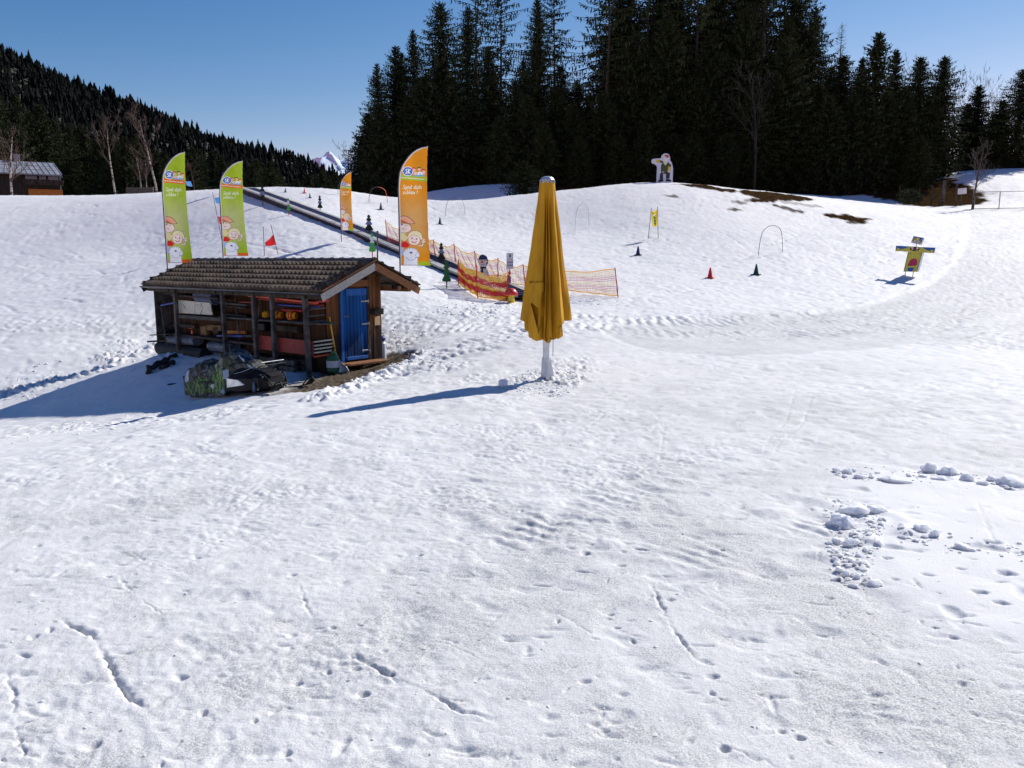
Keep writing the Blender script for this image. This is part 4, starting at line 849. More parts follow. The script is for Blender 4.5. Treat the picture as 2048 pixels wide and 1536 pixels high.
def m_planks(name, upper, lower, zsplit, freq, axis=0):
    """vertical boards: gaps, per-board tone, dark weather stain low down with its own ragged edge"""
    m, nt, b, out = newmat(name); b.inputs['Roughness'].default_value = .8; b.inputs['Specular IOR Level'].default_value = .2
    tc = N(nt, 'ShaderNodeTexCoord'); sx = N(nt, 'ShaderNodeSeparateXYZ'); nt.links.new(tc.outputs['Object'], sx.inputs[0])
    mu = N(nt, 'ShaderNodeMath', operation='MULTIPLY'); nt.links.new(sx.outputs[axis], mu.inputs[0]); mu.inputs[1].default_value = freq
    fl = N(nt, 'ShaderNodeMath', operation='FLOOR'); nt.links.new(mu.outputs[0], fl.inputs[0]); wn = N(nt, 'ShaderNodeTexWhiteNoise', noise_dimensions='1D'); nt.links.new(fl.outputs[0], wn.inputs['W'])
    mp = N(nt, 'ShaderNodeMapping'); mp.inputs['Scale'].default_value = (14, 14, 1.6); nt.links.new(tc.outputs['Object'], mp.inputs[0])
    no = N(nt, 'ShaderNodeTexNoise', i_Scale=1.6, i_Detail=7); nt.links.new(mp.outputs[0], no.inputs['Vector'])
    def cmix(f, a, c):
        mx = N(nt, 'ShaderNodeMix', data_type='RGBA'); nt.links.new(f, mx.inputs[0])
        for k, v in ((6, a), (7, c)):
            if isinstance(v, tuple): mx.inputs[k].default_value = (*v, 1)
            else: nt.links.new(v, mx.inputs[k])
        return mx.outputs[2]
    up = cmix(no.outputs[0], tuple(v * .55 for v in upper), tuple(v * 1.4 for v in upper)); lo = cmix(no.outputs[0], tuple(v * .4 for v in lower), tuple(v * 1.6 for v in lower))
    n2 = N(nt, 'ShaderNodeTexNoise', i_Scale=3.0, i_Detail=5); nt.links.new(mp.outputs[0], n2.inputs['Vector'])
    ed = N(nt, 'ShaderNodeMath', operation='MULTIPLY_ADD'); nt.links.new(n2.outputs[0], ed.inputs[0]); ed.inputs[1].default_value = .9; nt.links.new(sx.outputs[2], ed.inputs[2])
    e2 = N(nt, 'ShaderNodeMath', operation='MULTIPLY_ADD'); nt.links.new(wn.outputs[0], e2.inputs[0]); e2.inputs[1].default_value = .5; nt.links.new(ed.outputs[0], e2.inputs[2])
    st = N(nt, 'ShaderNodeMapRange'); st.inputs[1].default_value = zsplit + .5; st.inputs[2].default_value = zsplit + .85; nt.links.new(e2.outputs[0], st.inputs[0])
    c = cmix(st.outputs[0], lo, up)
    br = N(nt, 'ShaderNodeMapRange'); br.inputs[3].default_value = .7; br.inputs[4].default_value = 1.25; nt.links.new(wn.outputs[0], br.inputs[0])
    sc = N(nt, 'ShaderNodeVectorMath', operation='SCALE'); nt.links.new(c, sc.inputs[0]); nt.links.new(br.outputs[0], sc.inputs['Scale']); nt.links.new(sc.outputs[0], b.inputs['Base Color'])
    bu = N(nt, 'ShaderNodeBump', i_Strength=.5, i_Distance=.01); nt.links.new(no.outputs[0], bu.inputs['Height']); nt.links.new(bu.outputs[0], b.inputs['Normal'])
    return m
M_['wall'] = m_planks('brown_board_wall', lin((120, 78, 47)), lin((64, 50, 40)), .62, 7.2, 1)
M_['wallx'] = m_planks('brown_board_wall_long', lin((74, 50, 32)), lin((48, 38, 30)), .1, 7.2, 0)  # darker than the gable boards: shade of the shelf bays put into the colour
M_['door'] = m_planks('blue_painted_boards', lin((26, 92, 164)), lin((20, 58, 106)), .25, 9, 1)
M_['bluetrim'] = mat('blue_painted_trim', lin((22, 84, 160)), lin((34, 108, 190)), .7, 12, contrast=(.3, .7))

def plank_wall(x0, y0, x1, y1, ztop, zbot, w=.14, th=.025, holes=()):
    """a wall of individual vertical boards with small gaps (one mesh: surface pattern)"""
    m = MB(); L = math.hypot(x1 - x0, y1 - y0); n = int(L / w); ux, uy = (x1 - x0) / L, (y1 - y0) / L; rg = random.Random(int(L * 100))
    for k in range(n):
        a, b = L * k / n + .004, L * (k + 1) / n - .004; c = (a + b) / 2; px, py = x0 + ux * c, y0 + uy * c
        zt = ztop(px, py) - .01; zb = zbot(px, py) - .1 + rg.uniform(-.02, .02); o = rg.uniform(-.004, .006)
        m.box((px - uy * o, py + ux * o, (zt + zb) / 2), ((b - a) if abs(ux) > .5 else th, (b - a) if abs(uy) > .5 else th, zt - zb), bev=.004)
    return m
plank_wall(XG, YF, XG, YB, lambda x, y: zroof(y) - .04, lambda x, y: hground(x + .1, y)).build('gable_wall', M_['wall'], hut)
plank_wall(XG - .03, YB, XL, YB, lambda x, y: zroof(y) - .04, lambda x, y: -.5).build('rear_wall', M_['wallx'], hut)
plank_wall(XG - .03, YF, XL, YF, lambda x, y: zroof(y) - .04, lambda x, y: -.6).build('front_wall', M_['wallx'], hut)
m = plank_wall(XL, -1.42, XL, YB, lambda x, y: zroof(y) - .04, lambda x, y: -.62, w=.2); m.build('end_wall', M_['greywood'], hut)
# roof: concrete tiles with rolls, laid in staggered courses
def roof_side(ye, name):
    sgn = -1 if ye < 0 else 1; run = abs(ye); zl = zroof(ye); sl = math.hypot(run, ZR - zl); nrow = 6 if sgn < 0 else 5; ns = int(HLEN / .0215)
    V = []; F = []
    X = np.linspace(0, -HLEN, ns + 1); p = .172; nx, nz = -sgn * 0, 0
    dirv = np.array([0, sgn * run / sl, -(ZR - zl) / sl]); nrm = np.array([0, sgn * (ZR - zl) / sl, run / sl]); rg = np.random.default_rng(4)
    for r_ in range(nrow):
        a, b = sl * r_ / nrow - .0, sl * (r_ + 1) / nrow + .015
        ph = (X / p + (.5 if r_ % 2 else 0)) % 1.0; tile = np.floor(X / (2 * p) + (.25 if r_ % 2 else 0)).astype(int); jit = (rg.uniform(-.008, .010, 400))[tile % 400]
        prof = .072 * np.sqrt(np.clip(1 - ((ph - .5) / .25) ** 2, 0, 1)) - .012 * ((ph < .1) | (ph > .9))
        rows = [(a, .0), (b - .02, .062), (b, .064), (b + .004, -.01)]
        base = len(V)
        for q, (s_, hgt) in enumerate(rows):
            hh = hgt + prof * ((.55, 1, 1, 0)[q]) + jit * (q == 1)
            P = np.zeros((ns + 1, 3)); P[:, 0] = X; P += dirv[None] * s_; P += nrm[None] * hh[:, None] + np.array([0, 0, ZR]); V.extend(P.tolist())
        n1 = ns + 1
        for q in range(3):
            for k in range(ns): F.append([base + q * n1 + k, base + q * n1 + k + 1, base + (q + 1) * n1 + k + 1, base + (q + 1) * n1 + k])
    # underside deck
    b0 = len(V); off = nrm * -.05
    for x in (0.0, -HLEN):
        for s_ in (0, sl): V.append((np.array([x, 0, ZR]) + dirv * s_ + off).tolist()); V.append((np.array([x, 0, ZR]) + dirv * s_ - nrm * .012).tolist())
    F += [[b0, b0 + 2, b0 + 6, b0 + 4], [b0, b0 + 1, b0 + 3, b0 + 2], [b0 + 4, b0 + 6, b0 + 7, b0 + 5], [b0 + 2, b0 + 3, b0 + 7, b0 + 6]]
    me = npmesh('roof', np.array(V), np.array(F)); return link('roof', me, M_['tile'], hut)
def m_tile():
    m, nt, b, out = newmat('brown_roof_tiles'); b.inputs['Roughness'].default_value = .7; b.inputs['Specular IOR Level'].default_value = .35
    tc = N(nt, 'ShaderNodeTexCoord'); n1 = N(nt, 'ShaderNodeTexNoise', i_Scale=2.2, i_Detail=6); nt.links.new(tc.outputs['Object'], n1.inputs['Vector'])
    n2 = N(nt, 'ShaderNodeTexNoise', i_Scale=40, i_Detail=3); nt.links.new(tc.outputs['Object'], n2.inputs['Vector'])
    cr = N(nt, 'ShaderNodeValToRGB'); e = cr.color_ramp.elements; e[0].position = .3; e[0].color = (.028, .020, .015, 1); e[1].position = .7; e[1].color = (.125, .090, .064, 1)
    k = N(nt, 'ShaderNodeMath', operation='MULTIPLY_ADD'); nt.links.new(n2.outputs[0], k.inputs[0]); k.inputs[1].default_value = .4; nt.links.new(n1.outputs[0], k.inputs[2]); k2 = N(nt, 'ShaderNodeMath', operation='SUBTRACT'); nt.links.new(k.outputs[0], k2.inputs[0]); k2.inputs[1].default_value = .2
    nt.links.new(k2.outputs[0], cr.inputs[0]); nt.links.new(cr.outputs[0], b.inputs['Base Color']); return m
M_['tile'] = m_tile()
rf = roof_side(BF, 'roof'); rr_ = roof_side(BR, 'roof')
m = MB()
for k in range(21):   # ridge caps, each overlapping the next with a lip
    x = -.02 - k * HLEN / 21; L = HLEN / 21 + .04
    prof = [(.115 * math.cos(a), .10 * math.sin(a)) for a in np.linspace(-.15, PI + .15, 9)]
    for x0_, x1_, sc in ((x, x - L, 1.0), (x + .01, x - .05, 1.16)):
        vs = [(x0_, p[0] * sc, ZR + .0 + p[1] * sc) for p in prof] + [(x1_, p[0] * sc * .96, ZR - .005 + p[1] * sc * .96) for p in prof]
        m.add(vs, [[i, i + 1, i + 10, i + 9] for i in range(8)] + [list(range(9)), list(range(17, 8, -1))])
m.build('ridge_caps', mat('dark_ridge_tiles', (.035, .032, .034), (.10, .09, .088), .6, 6), hut)
for s_, ye in ((-1, BF), (1, BR)):   # barge boards at the door gable (grey face board, brown capping) and at the far end
    for x, nm, mt in ((.0, 'barge_board', M_['bargewood'] if s_ < 0 else M_['newwood']), (-HLEN, 'barge_board', M_['darkwood'])):
        m = MB(); sg = 1 if x == 0 else -1
        a, b = Vector((x + sg * .015, s_ * .0, ZR - .10)), Vector((x + sg * .015, ye * 1.02, zroof(ye) - .115)); m.bar(a, b, .03, .17, (0, 0, 1)); o = m.build(nm, mt, hut)
        m = MB(); a, b = Vector((x + sg * .018, 0, ZR + .045)), Vector((x + sg * .018, ye * 1.02, zroof(ye) + .035)); m.bar(a, b, .10, .03); m.build('verge_cap', M_['newwood'] if (s_ < 0 and x == 0) else M_['darkwood'], hut)
m = MB()
for y in np.linspace(-PI, 0, 1): pass
gut = [(.055 * math.cos(a), .055 * math.sin(a)) for a in np.linspace(PI, 2 * PI, 8)]
vs = [(.02, BF - .05 + p[0], ZE - .02 + p[1]) for p in gut] + [(-HLEN - .02, BF - .05 + p[0], ZE - .02 + p[1]) for p in gut]
m.add(vs, [[i, i + 1, i + 9, i + 8] for i in range(7)]); vs2 = [(v[0], BF - .05 + (v[1] - BF + .05) * .88, ZE - .02 + (v[2] - ZE + .02) * .88) for v in vs]; m.add(vs2, [[i, i + 8, i + 9, i + 1] for i in range(7)])
m.build('gutter', mat('dark_metal_gutter', (.04, .04, .045), (.09, .09, .095), .4, 5, metal=.5), hut)
for y, z in ((0, ZR - .16), (BF + .12, zroof(BF + .12) - .15), (1.15, zroof(1.15) - .16)):
    m = MB(); m.bar((-.08, y, z), (-HLEN + .1, y, z), .11, .13); m.build('purlin', M_['newwood'] if y >= 0 else M_['darkwood'], hut)
for k in range(10):
    m = MB(); x = -.5 - k * .82; m.bar((x, .02, ZR - .12), (x, BF + .03, zroof(BF) - .1), .07, .09); m.build('rafter', M_['darkwood'], hut)
# front posts
PB = -1.46
for px, pt, pb_, tw in ((350, 578, 712, .11), (444, 580, 712, .10), (506, 583, 718, .10), (543, 585, 720, .10), (609, 588, 752, .11)):
    a = hb(px, pt, PB); b = hb(px + (pb_ - pt) * .062, pb_, PB); zg = hground(b.x, PB)
    m = MB(); m.bar((b.x, PB, min(zg, b.z) - .15), (a.x, PB, zroof(PB) - .12), tw, tw, (0, 1, 0), bev=.012); m.build('post', M_['greywood'], hut)
# shelves (boards of the shed itself)
def slab(name, a, b, y0, y1, th, mt, parent=hut):
    m = MB(); c = (a + b) / 2; d = b - a; m.bar(Vector((a.x, (y0 + y1) / 2, a.z)), Vector((b.x, (y0 + y1) / 2, b.z)), abs(y1 - y0), th); return m.build(name, mt, parent)
slab('shelf', hb(353, 632, PB + .08), hb(445, 639, PB + .08), YF - .03, PB + .02, .09, M_['greywood_x'])
slab('shelf', hb(446, 634, PB + .2), hb(652, 648, PB + .2), YF - .03, PB + .06, .04, M_['greywood_x'])
slab('shelf', hb(350, 590, PB + .2), hb(445, 597, PB + .2), YF - .03, PB + .06, .04, M_['darkwood'])
slab('shelf', hb(350, 668, PB + .2), hb(450, 680, PB + .2), YF - .03, PB + .1, .05, M_['darkwood'])
slab('shelf', hb(445, 680, PB + .2), hb(610, 700, PB + .2), YF - .03, PB + .1, .05, M_['darkwood'])
for pz in (617, 631, 645):
    a = hb(612, pz + 2, PB); m = MB(); m.bar((a.x + .02, PB - .02, a.z), (a.x + .02, YF + .0, a.z + .02), .10, .035 if pz < 645 else .09); m.build('shelf_end', M_['greywood'], hut)
# door with frame, ledge, hinges, latch; lintel with wire; sill plank
DX = XG + .028
d0, d1 = ha(679, 584, DX), ha(692, 725, DX); e0, e1 = ha(728, 571, DX), ha(737, 716, DX)
yl, yr = (d0.y + d1.y) / 2, (e0.y + e1.y) / 2; zb_, zt_ = (d1.z + e1.z) / 2 + .02, (d0.z + e0.z) / 2
door = empty('door', (0, 0, 0)); door.parent = hut
m = MB(); nb_ = 7
for k in range(nb_):
    a, b = yl + (yr - yl) * k / nb_ + .004, yl + (yr - yl) * (k + 1) / nb_ - .004; m.box((DX + .012 + .004 * (k % 2), (a + b) / 2, (zb_ + zt_) / 2), (.026, b - a, zt_ - zb_), bev=.005)
m.build('door_boards', M_['door'], door)
m = MB(); m.box((DX + .04, (yl + yr) / 2 + .04, zt_ - .08), (.03, (yr - yl) - .1, .17), bev=.008); m.build('ledge', M_['bluetrim'], door); m = MB(); m.box((DX + .04, (yl + yr) / 2 + .03, zb_ + .05), (.03, (yr - yl) - .08, .08), bev=.006); m.build('ledge', M_['bluetrim'], door)
m = MB(); m.box((DX + .03, yl - .05, (zb_ + zt_) / 2), (.05, .07, zt_ - zb_ + .08), bev=.006); m.build('door_jamb', M_['bluetrim'], hut)
m = MB(); m.box((DX + .02, yr + .05, (zb_ + zt_) / 2 + .12), (.05, .09, zt_ - zb_ + .3), bev=.006); m.build('door_jamb', M_['darkwood'], hut)
m = MB(); m.box((DX + .025, (yl + yr) / 2 + .02, zt_ + .13), (.05, yr - yl + .1, .16), bev=.006); m.build('lintel', M_['newwood'], hut)
for f in (.12, .5, .82):
    m = MB(); z = zb_ + (zt_ - zb_) * f; m.box((DX + .05, yr - .07, z), (.012, .24, .035), bev=.003); m.tube([(DX + .055, yr + .04, z - .04), (DX + .055, yr + .04, z + .04)], .014, 8); m.build('hinge', M_['steel'], door)
m = MB(); z = zb_ + (zt_ - zb_) * .62; m.box((DX + .05, yl + .06, z), (.015, .12, .03), bev=.003); m.tube([(DX + .06, yl + .04, z), (DX + .09, yl + .04, z), (DX + .09, yl + .12, z)], .009, 6); m.build('latch', M_['steel'], door)
m = MB(); g = hground(XG + .25, 0); m.box((XG + .26, (yl + yr) / 2 + .12, zb_ - .06), (.36, yr - yl + .5, .05), bev=.008); m.build('threshold', M_['newwood'], hut)
c = ha(752, 623, XG + .1); m = MB(); m.box((XG + .11, c.y + .02, c.z), (.2, .28, .15), bev=.006); m.build('wall_box', M_['darkwood'], hut)
c = ha(754, 640, XG + .02); m = MB(); m.box((XG + .03, c.y + .0, c.z - .02), (.02, .17, .22), bev=.003); m.build('notice_board', mat('pale_plywood', lin((190, 160, 118)), lin((214, 186, 146)), .8, 5, (1, 8, 1)), hut)
m = MB(); c = ha(798, 566, -.1); m.box((-.12, c.y - .02, zroof(c.y) - .24), (.08, .34, .1), bev=.006); m.build('flag_bracket', M_['blackplastic'], hut)
m = MB(); m.bar((-.6, c.y - .05, zroof(c.y) - .27), (-.02, c.y - .05, zroof(c.y) - .27), .09, .1); m.build('bracket_beam', M_['newwood'], hut)

# ------------------------------------------------------------------ things kept on the shelves
def roll(name, a, b, r, mt, label, cat, spiral=True, group=None, bow=0.0, squash=1.0, n=20):
    """a rolled mat or tarp from a to b (shed coordinates)"""
    a, b = hw(a), hw(b); m = MB(); k = 9; pts = [a.lerp(b, i / k) + Vector((0, 0, bow * math.sin(PI * i / k))) for i in range(k + 1)]; rg = random.Random(int(r * 1e4))
    ax = (b - a).normalized(); u = Vector((0, 0, 1)); v = ax.cross(u).normalized(); vs = []
    for i, p in enumerate(pts):
        for j in range(n):
            q = 2 * PI * j / n; rr = r * (1 + rg.uniform(-.03, .03)) * (1 + .04 * math.sin(i * 1.3 + 3 * q)); vs.append(p + u * math.sin(q) * rr * squash + v * math.cos(q) * rr)
    m.add(vs, [[i * n + j, i * n + (j + 1) % n, (i + 1) * n + (j + 1) % n, (i + 1) * n + j] for i in range(k) for j in range(n)])
    for end, sg in ((pts[0], -1), (pts[-1], 1)):   # spiral end: stepped rings
        base = vs[:n] if sg < 0 else vs[-n:]; ring = base
        for s_, dp in ((.82, .0), (.78, -.03), (.5, -.03), (.46, .0), (.2, .0), (.16, -.04)):
            nr_ = [end + (w_ - end) * s_ + ax * sg * dp for w_ in base]; m.add(list(ring) + nr_, [[j, (j + 1) % n, n + (j + 1) % n, n + j] for j in range(n)]); ring = nr_
        m.add(list(ring), [list(range(n))])
    o = m.build(name, mt); o.data.polygons.foreach_set('use_smooth', [True] * len(o.data.polygons)); return tag(o, label, cat, group)
roll('rolled_mat', hb(397, 592, -1.2), hb(432, 597, -1.2), .175, M_['greymat'], 'thick grey foam mat rolled up on the top shelf of the shed', 'mat')
def plank(name, pts, y, w, h, mt, label, cat, group=None):
    m = MB(); a, b = hb(*pts[0], y), hb(*pts[1], y); m.bar(a, b, w, h, bev=min(w, h) * .15); o = m.build(name, mt); o.matrix_world = HM; return tag(o, label, cat, group)
# cream board with pencil scribbles
P0, P1, P2, P3 = hb(356, 600, PB + .12), hb(420, 606, PB + .12), hb(423, 630, PB + .12), hb(356, 626, PB + .12)
def paint_cream(c):
    c.fill(c.U > -99, (206, 202, 180)); rg = random.Random(3)
    for k in range(7): x, y = rg.uniform(0, 1), rg.uniform(.1, .9); c.stroke([(x + rg.uniform(-.08, .08), y + rg.uniform(-.3, .3)) for _ in range(4)], .012, (110, 110, 112))
    c.stroke([(.52, 0), (.53, .5), (.55, 1)], .012, (120, 118, 110)); c.arc(.66, .75, .07, 0, 5, .014, (80, 80, 90))
tag(panel('cream_board', [(0, 0), (1.02, 0), (1, 1), (0, 1)], .012, paint_cream, .03, lambda u, v, d: hw(P3.lerp(P2, u).lerp(P0.lerp(P1, u), v) + Vector((0, d, 0))), M_['paint'], None, (190, 186, 160)), 'cream coloured board with scribbled lines standing on the left shelf', 'board')
plank('orange_plank', ((498, 591), (634, 606)), PB + .18, .10, .045, M_['orangeplank'], 'bright orange plank, uppermost of the long planks under the eave', 'plank', 'planks on the top shelf')
plank('orange_plank', ((520, 598), (646, 611)), PB + .26, .08, .035, M_['redpanel'], 'darker red plank lying just below the bright orange one', 'plank', 'planks on the top shelf')
plank('red_plank', ((480, 604), (508, 605)), PB + .22, .08, .03, M_['redpanel'], 'short red plank end left of the tall posts in the middle', 'plank', 'planks on the top shelf')
plank('red_pole', ((632, 604), (657, 602)), PB + .15, .05, .05, M_['redpole'], 'dark red pole end sticking out past the shed corner', 'pole')
plank('blue_board', ((548, 608), (632, 614)), PB + .2, .25, .03, M_['bluepaint'], 'blue board lying flat under the orange planks', 'board')
plank('blue_board', ((440, 671), (492, 672)), PB + .2, .2, .05, M_['bluepaint'], 'blue tray beside the grey bundles on the lower shelf', 'tray')
plank('orange_board', ((449, 664), (492, 665)), YF - .08, .06, .09, M_['terracotta'], 'orange brown board above the blue tray in the middle shelf', 'board')
plank('cardboard_box', ((404, 661), (417, 661)), YF - .12, .12, .27, M_['cardboard'], 'upright cardboard box at the back of the left shelf', 'box')
plank('brown_crate', ((417, 655), (445, 656)), YF - .1, .14, .16, M_['cardboard'], 'low brown crate at the back wall behind the second post', 'crate')
plank('timber_offcut', ((482, 672), (508, 672)), PB + .2, .14, .05, M_['greywood_x'], 'pale timber offcut on the lower shelf by the middle post', 'timber')
# yellow and red netting rolls
for k, (px, py, r, lb) in enumerate([(532, 629, .085, 'round yellow end of a rolled safety net, leftmost on the shelf'), (556, 630, .11, 'yellow and red rolled safety net in the middle of the shelf'), (584, 631, .11, 'yellow and red rolled safety net nearest the right post')]):
    c = hb(px, py, -1.2); m = MB(); rg = random.Random(k); n = 22
    for i in range(n + 1): pass
    L = .18 if k == 0 else .32; vs = []; nn = 16; kk = 14
    for i in range(kk + 1):
        x = c.x - L / 2 + L * i / kk; e = min(1, 3 * min(i, kk - i) / kk + .35)
        for j in range(nn): q = 2 * PI * j / nn; rr = r * e * (1 + rg.uniform(-.12, .12)); vs.append(hw((x, c.y + math.cos(q) * rr, c.z + math.sin(q) * rr)))
    for i in range(kk):
        m.col = lin((238, 178, 40)) if (i // 2) % 2 == 0 or k == 0 else lin((200, 60, 40))
        m.add([vs[i * nn + j] for j in range(nn)] + [vs[(i + 1) * nn + j] for j in range(nn)], [[j, (j + 1) % nn, nn + (j + 1) % nn, nn + j] for j in range(nn)])
    tag(m.build('net_roll', M_['net'], None, True), lb, 'net', 'rolled safety nets on the shelf')
# red box bench with slatted end
bx = empty('slatted_bench', hw(hb(570, 690, PB + .1)), -HYAW, 'long red panelled bench with pale slats showing at its right end', 'bench'); a, b = hb(517, 684, PB + .1), hb(626, 697, PB + .1); cen = hb(570, 690, PB + .1)
m = MB(); m.bar(a - cen, b - cen, .03, .34); m.build('side_panel', M_['redpanel'], bx)
for k, z in enumerate((.15, .06, -.02, -.10, -.19)):
    m = MB(); m.bar(b - cen + Vector((.0, .02, z)), b - cen + Vector((.02, .55, z + .02)), .09, .028); m.build('slat', M_['orangeplank'] if k == 4 else M_['cream'], bx)
# grey bundles and black drain pipe, loose boards at the left end
roll('tarp_bundle', hb(342, 679, -1.25), hb(396, 682, -1.25), .17, M_['greytarp'], 'pale grey tarpaulin bundle on the lower shelf behind the left post', 'tarp', squash=.75)
roll('tarp_bundle', hb(424, 692, -1.25), hb(470, 696, -1.25), .16, M_['greytarp'], 'grey tarpaulin bundle on the lower shelf behind the snowmobile', 'tarp', squash=.8)
roll('dark_roll', hb(322, 696, -1.3), hb(412, 712, -1.3), .2, M_['black'], 'long black roll lying low behind the left post of the shed', 'roll')
roll('dark_roll', hb(323, 668, -1.15), hb(340, 670, -1.15), .16, M_['black'], 'short black roll sticking out at the left end of the shed', 'roll')
GBD = 'loose boards sticking out at the left end of the shed'
plank('loose_board', ((303, 670), (345, 668)), PB + .1, .12, .03, M_['darkwood'], 'upper of two thin boards sticking out beside the black rolls', 'board', GBD)
plank('loose_board', ((299, 683), (348, 681)), PB + .16, .16, .05, M_['darkwood'], 'lower and thicker of two boards sticking out beside the black rolls', 'board', GBD)
plank('loose_board', ((316, 582), (352, 585)), PB + .2, .14, .03, M_['darkwood'], 'board end sticking out directly under the left eave', 'board', GBD)
plank('loose_board', ((326, 587), (352, 588)), PB + .3, .12, .03, M_['greywood'], 'short board end just below the one under the left eave', 'board', GBD)
plank('square_tube', ((322, 611), (352, 605)), PB + .1, .05, .05, M_['bluepaint'], 'dark square tube slanting out of the left end wall', 'tube')
a, b = hb(322, 616, PB), hb(330, 664, PB); m = MB(); m.tube([hw(a), hw(b + Vector((.05, 0, -.35)))], .016, 8); tag(m.build('stick', M_['hoop']), 'thin stick leaning upright beside the left end of the shed', 'stick')
GCL = 'dim clutter stored at the back of the shelves'
for k, (pa_, pb2, dep_, hh_, mt_, lb) in enumerate([((452, 606), (500, 610), .25, .05, 'greywood_x', 'dim grey board lying on the top shelf left of the middle posts'), ((456, 612), (496, 616), .2, .04, 'darkwood', 'dark lath under the dim grey board on the top shelf'), ((455, 628), (500, 632), .22, .07, 'blackplastic', 'black flat case on the middle shelf behind the second post'), ((508, 652), (536, 654), .2, .22, 'blackplastic', 'black crate standing under the net shelf between two posts'), ((548, 655), (600, 660), .15, .16, 'darkwood', 'dark plank stack at the back under the net shelf'), ((566, 620), (606, 622), .12, .06, 'redpole', 'red bar end behind the rolled nets'), ((428, 660), (440, 660), .1, .2, 'blackplastic', 'narrow black box beside the second post'), ((350, 650), (392, 653), .15, .10, 'darkwood', 'dark wooden rack piece behind the left post'), ((504, 712), (560, 722), .3, .18, 'blackplastic', 'dark low chest under the red bench behind the snowmobile'), ((450, 712), (500, 718), .3, .2, 'darkwood', 'dark timber pile behind the snowmobile')]):
    plank('clutter_piece', (pa_, pb2), YF - .12 if k not in (0, 1) else PB + .25, dep_, hh_, M_[mt_], lb, 'clutter', GCL)
for k, (a_, b_) in enumerate([((360, 585), (352, 700)), ((470, 590), (480, 690)), ((520, 600), (512, 700))]):
    m = MB(); m.tube([hw(hb(*a_, YF - .1)), hw(hb(*b_, YF - .22))], .018, 6); tag(m.build('ski_pole', M_['hoop']), ['thin rod leaning inside the left bay of the shed', 'thin rod leaning inside the middle bay of the shed', 'thin rod leaning beside the tall middle posts'][k], 'rod', 'rods leaning in the shed bays')
# pallets under the bench and black oddments in the snow
pa = hb(560, 742, PB + .25); zg = hground(pa.x, PB + .2)
for k, lb in ((0, 'dark wooden pallet, bottom of the stack under the red bench'), (1, 'dark wooden pallet, on top of the stack under the red bench')):
    e = empty('pallet', hw((pa.x + .3, PB + .33, zg + .02 + k * .15)), -HYAW, lb, 'pallet', 'stacked pallets under the bench')
    for i in range(6): m = MB(); m.box((-.55 + i * .22, 0, .125), (.1, .62, .02)); m.build('deck_board', M_['darkwood'], e)
    for y in (-.26, 0, .26): m = MB(); m.box((0, y, .055), (1.2, .09, .11), bev=.005); m.build('bearer', M_['greywood'], e)
def heap(name, c, size, mt, label, cat, seed, n=26):
    """a crumpled heap: a lumpy closed surface"""
    bm = bmesh.new(); bmesh.ops.create_icosphere(bm, subdivisions=4, radius=1); P = np.array([v.co[:] for v in bm.verts])
    d = 1 + .9 * vnoise(P[:, 0] * 1.7 + P[:, 2], P[:, 1] * 1.7 - P[:, 2], seed) + .8 * np.abs(vnoise(P[:, 0] * 4 + P[:, 2] * 3, P[:, 1] * 4, seed + 1)) + .2 * vnoise(P[:, 0] * 9, P[:, 1] * 9 + P[:, 2] * 8, seed + 2)
    for v, k in zip(bm.verts, d): v.co = Vector((v.co.x * size[0], v.co.y * size[1], max(-.15, v.co.z) * size[2])) * float(k)
    me = bpy.data.meshes.new(name); bm.to_mesh(me); bm.free(); o = link(name, me, mt); o.location = c; return tag(o, label, cat)
m = MB(); rg = random.Random(6)
for (x0, y0, x1, y1, r_) in ((350, 716, 296, 742, .07), (340, 722, 300, 748, .05), (348, 728, 322, 740, .06), (300, 742, 296, 750, .05)):
    pts = []
    for i in range(9): t = i / 8; q = sp(x0 + (x1 - x0) * t, y0 + (y1 - y0) * t); pts.append(q + Vector((rg.uniform(-.05, .05), rg.uniform(-.05, .05), .03 + rg.uniform(0, .07))))
    m.tube(pts, [r_ * rg.uniform(.5, 1.3) for _ in pts], 7)
tag(m.build('rubber_strips', M_['black']), 'tangled black rubber strips lying on the snow at the left end of the shed', 'rubber strips')
heap('cable_heap', sp(345, 769), (.10, .03, .03), M_['black'], 'small black scrap of cable lying on the shaded snow', 'scrap', 9)
# shovel, green canister, blue topped bottle
sh0, sh1 = hw(ha(659, 634, XG + .06)), hw(ha(673, 718, XG + .16)); tip = hw(ha(687, 741, XG + .34)); tip.z = surf(tip.x, tip.y) + .01
e = empty('snow_shovel', tip, 0, 'metal snow shovel with a yellow handle leaning by the blue door', 'shovel')
m = MB(); m.tube([sh0 - tip, sh1 - tip], .018, 10); m.build('handle', M_['yellow_handle'], e)
dn = (sh1 - sh0).normalized(); side = Vector((math.cos(-.2), math.sin(-.2), 0)); side = (side - dn * side.dot(dn)).normalized(); nn_ = dn.cross(side); m = MB(); nu_, nv_ = 8, 8; vs = []
dn2 = (tip - sh1).normalized(); LB = (tip - sh1).length
for j in range(nv_ + 1):
    t = j / nv_; hwid = .06 + .12 * min(1, t * 1.6) 
    for i in range(nu_ + 1): s_ = i / nu_ * 2 - 1; vs.append(sh1 + dn2 * LB * t + side * hwid * s_ + nn_ * (.05 * s_ * s_) - tip)
m.smooth = True; m.add(vs, [[j * 9 + i, j * 9 + i + 1, (j + 1) * 9 + i + 1, (j + 1) * 9 + i] for j in range(nv_) for i in range(nu_)]); bl = m.build('blade', M_['aluminium'], e); md = bl.modifiers.new('t', 'SOLIDIFY'); md.thickness = .006
m = MB(); m.tube([sh1 - tip - dn * .12, sh1 - tip + dn2 * .14], [.026, .02], 8); m.build('socket', M_['aluminium'], e)
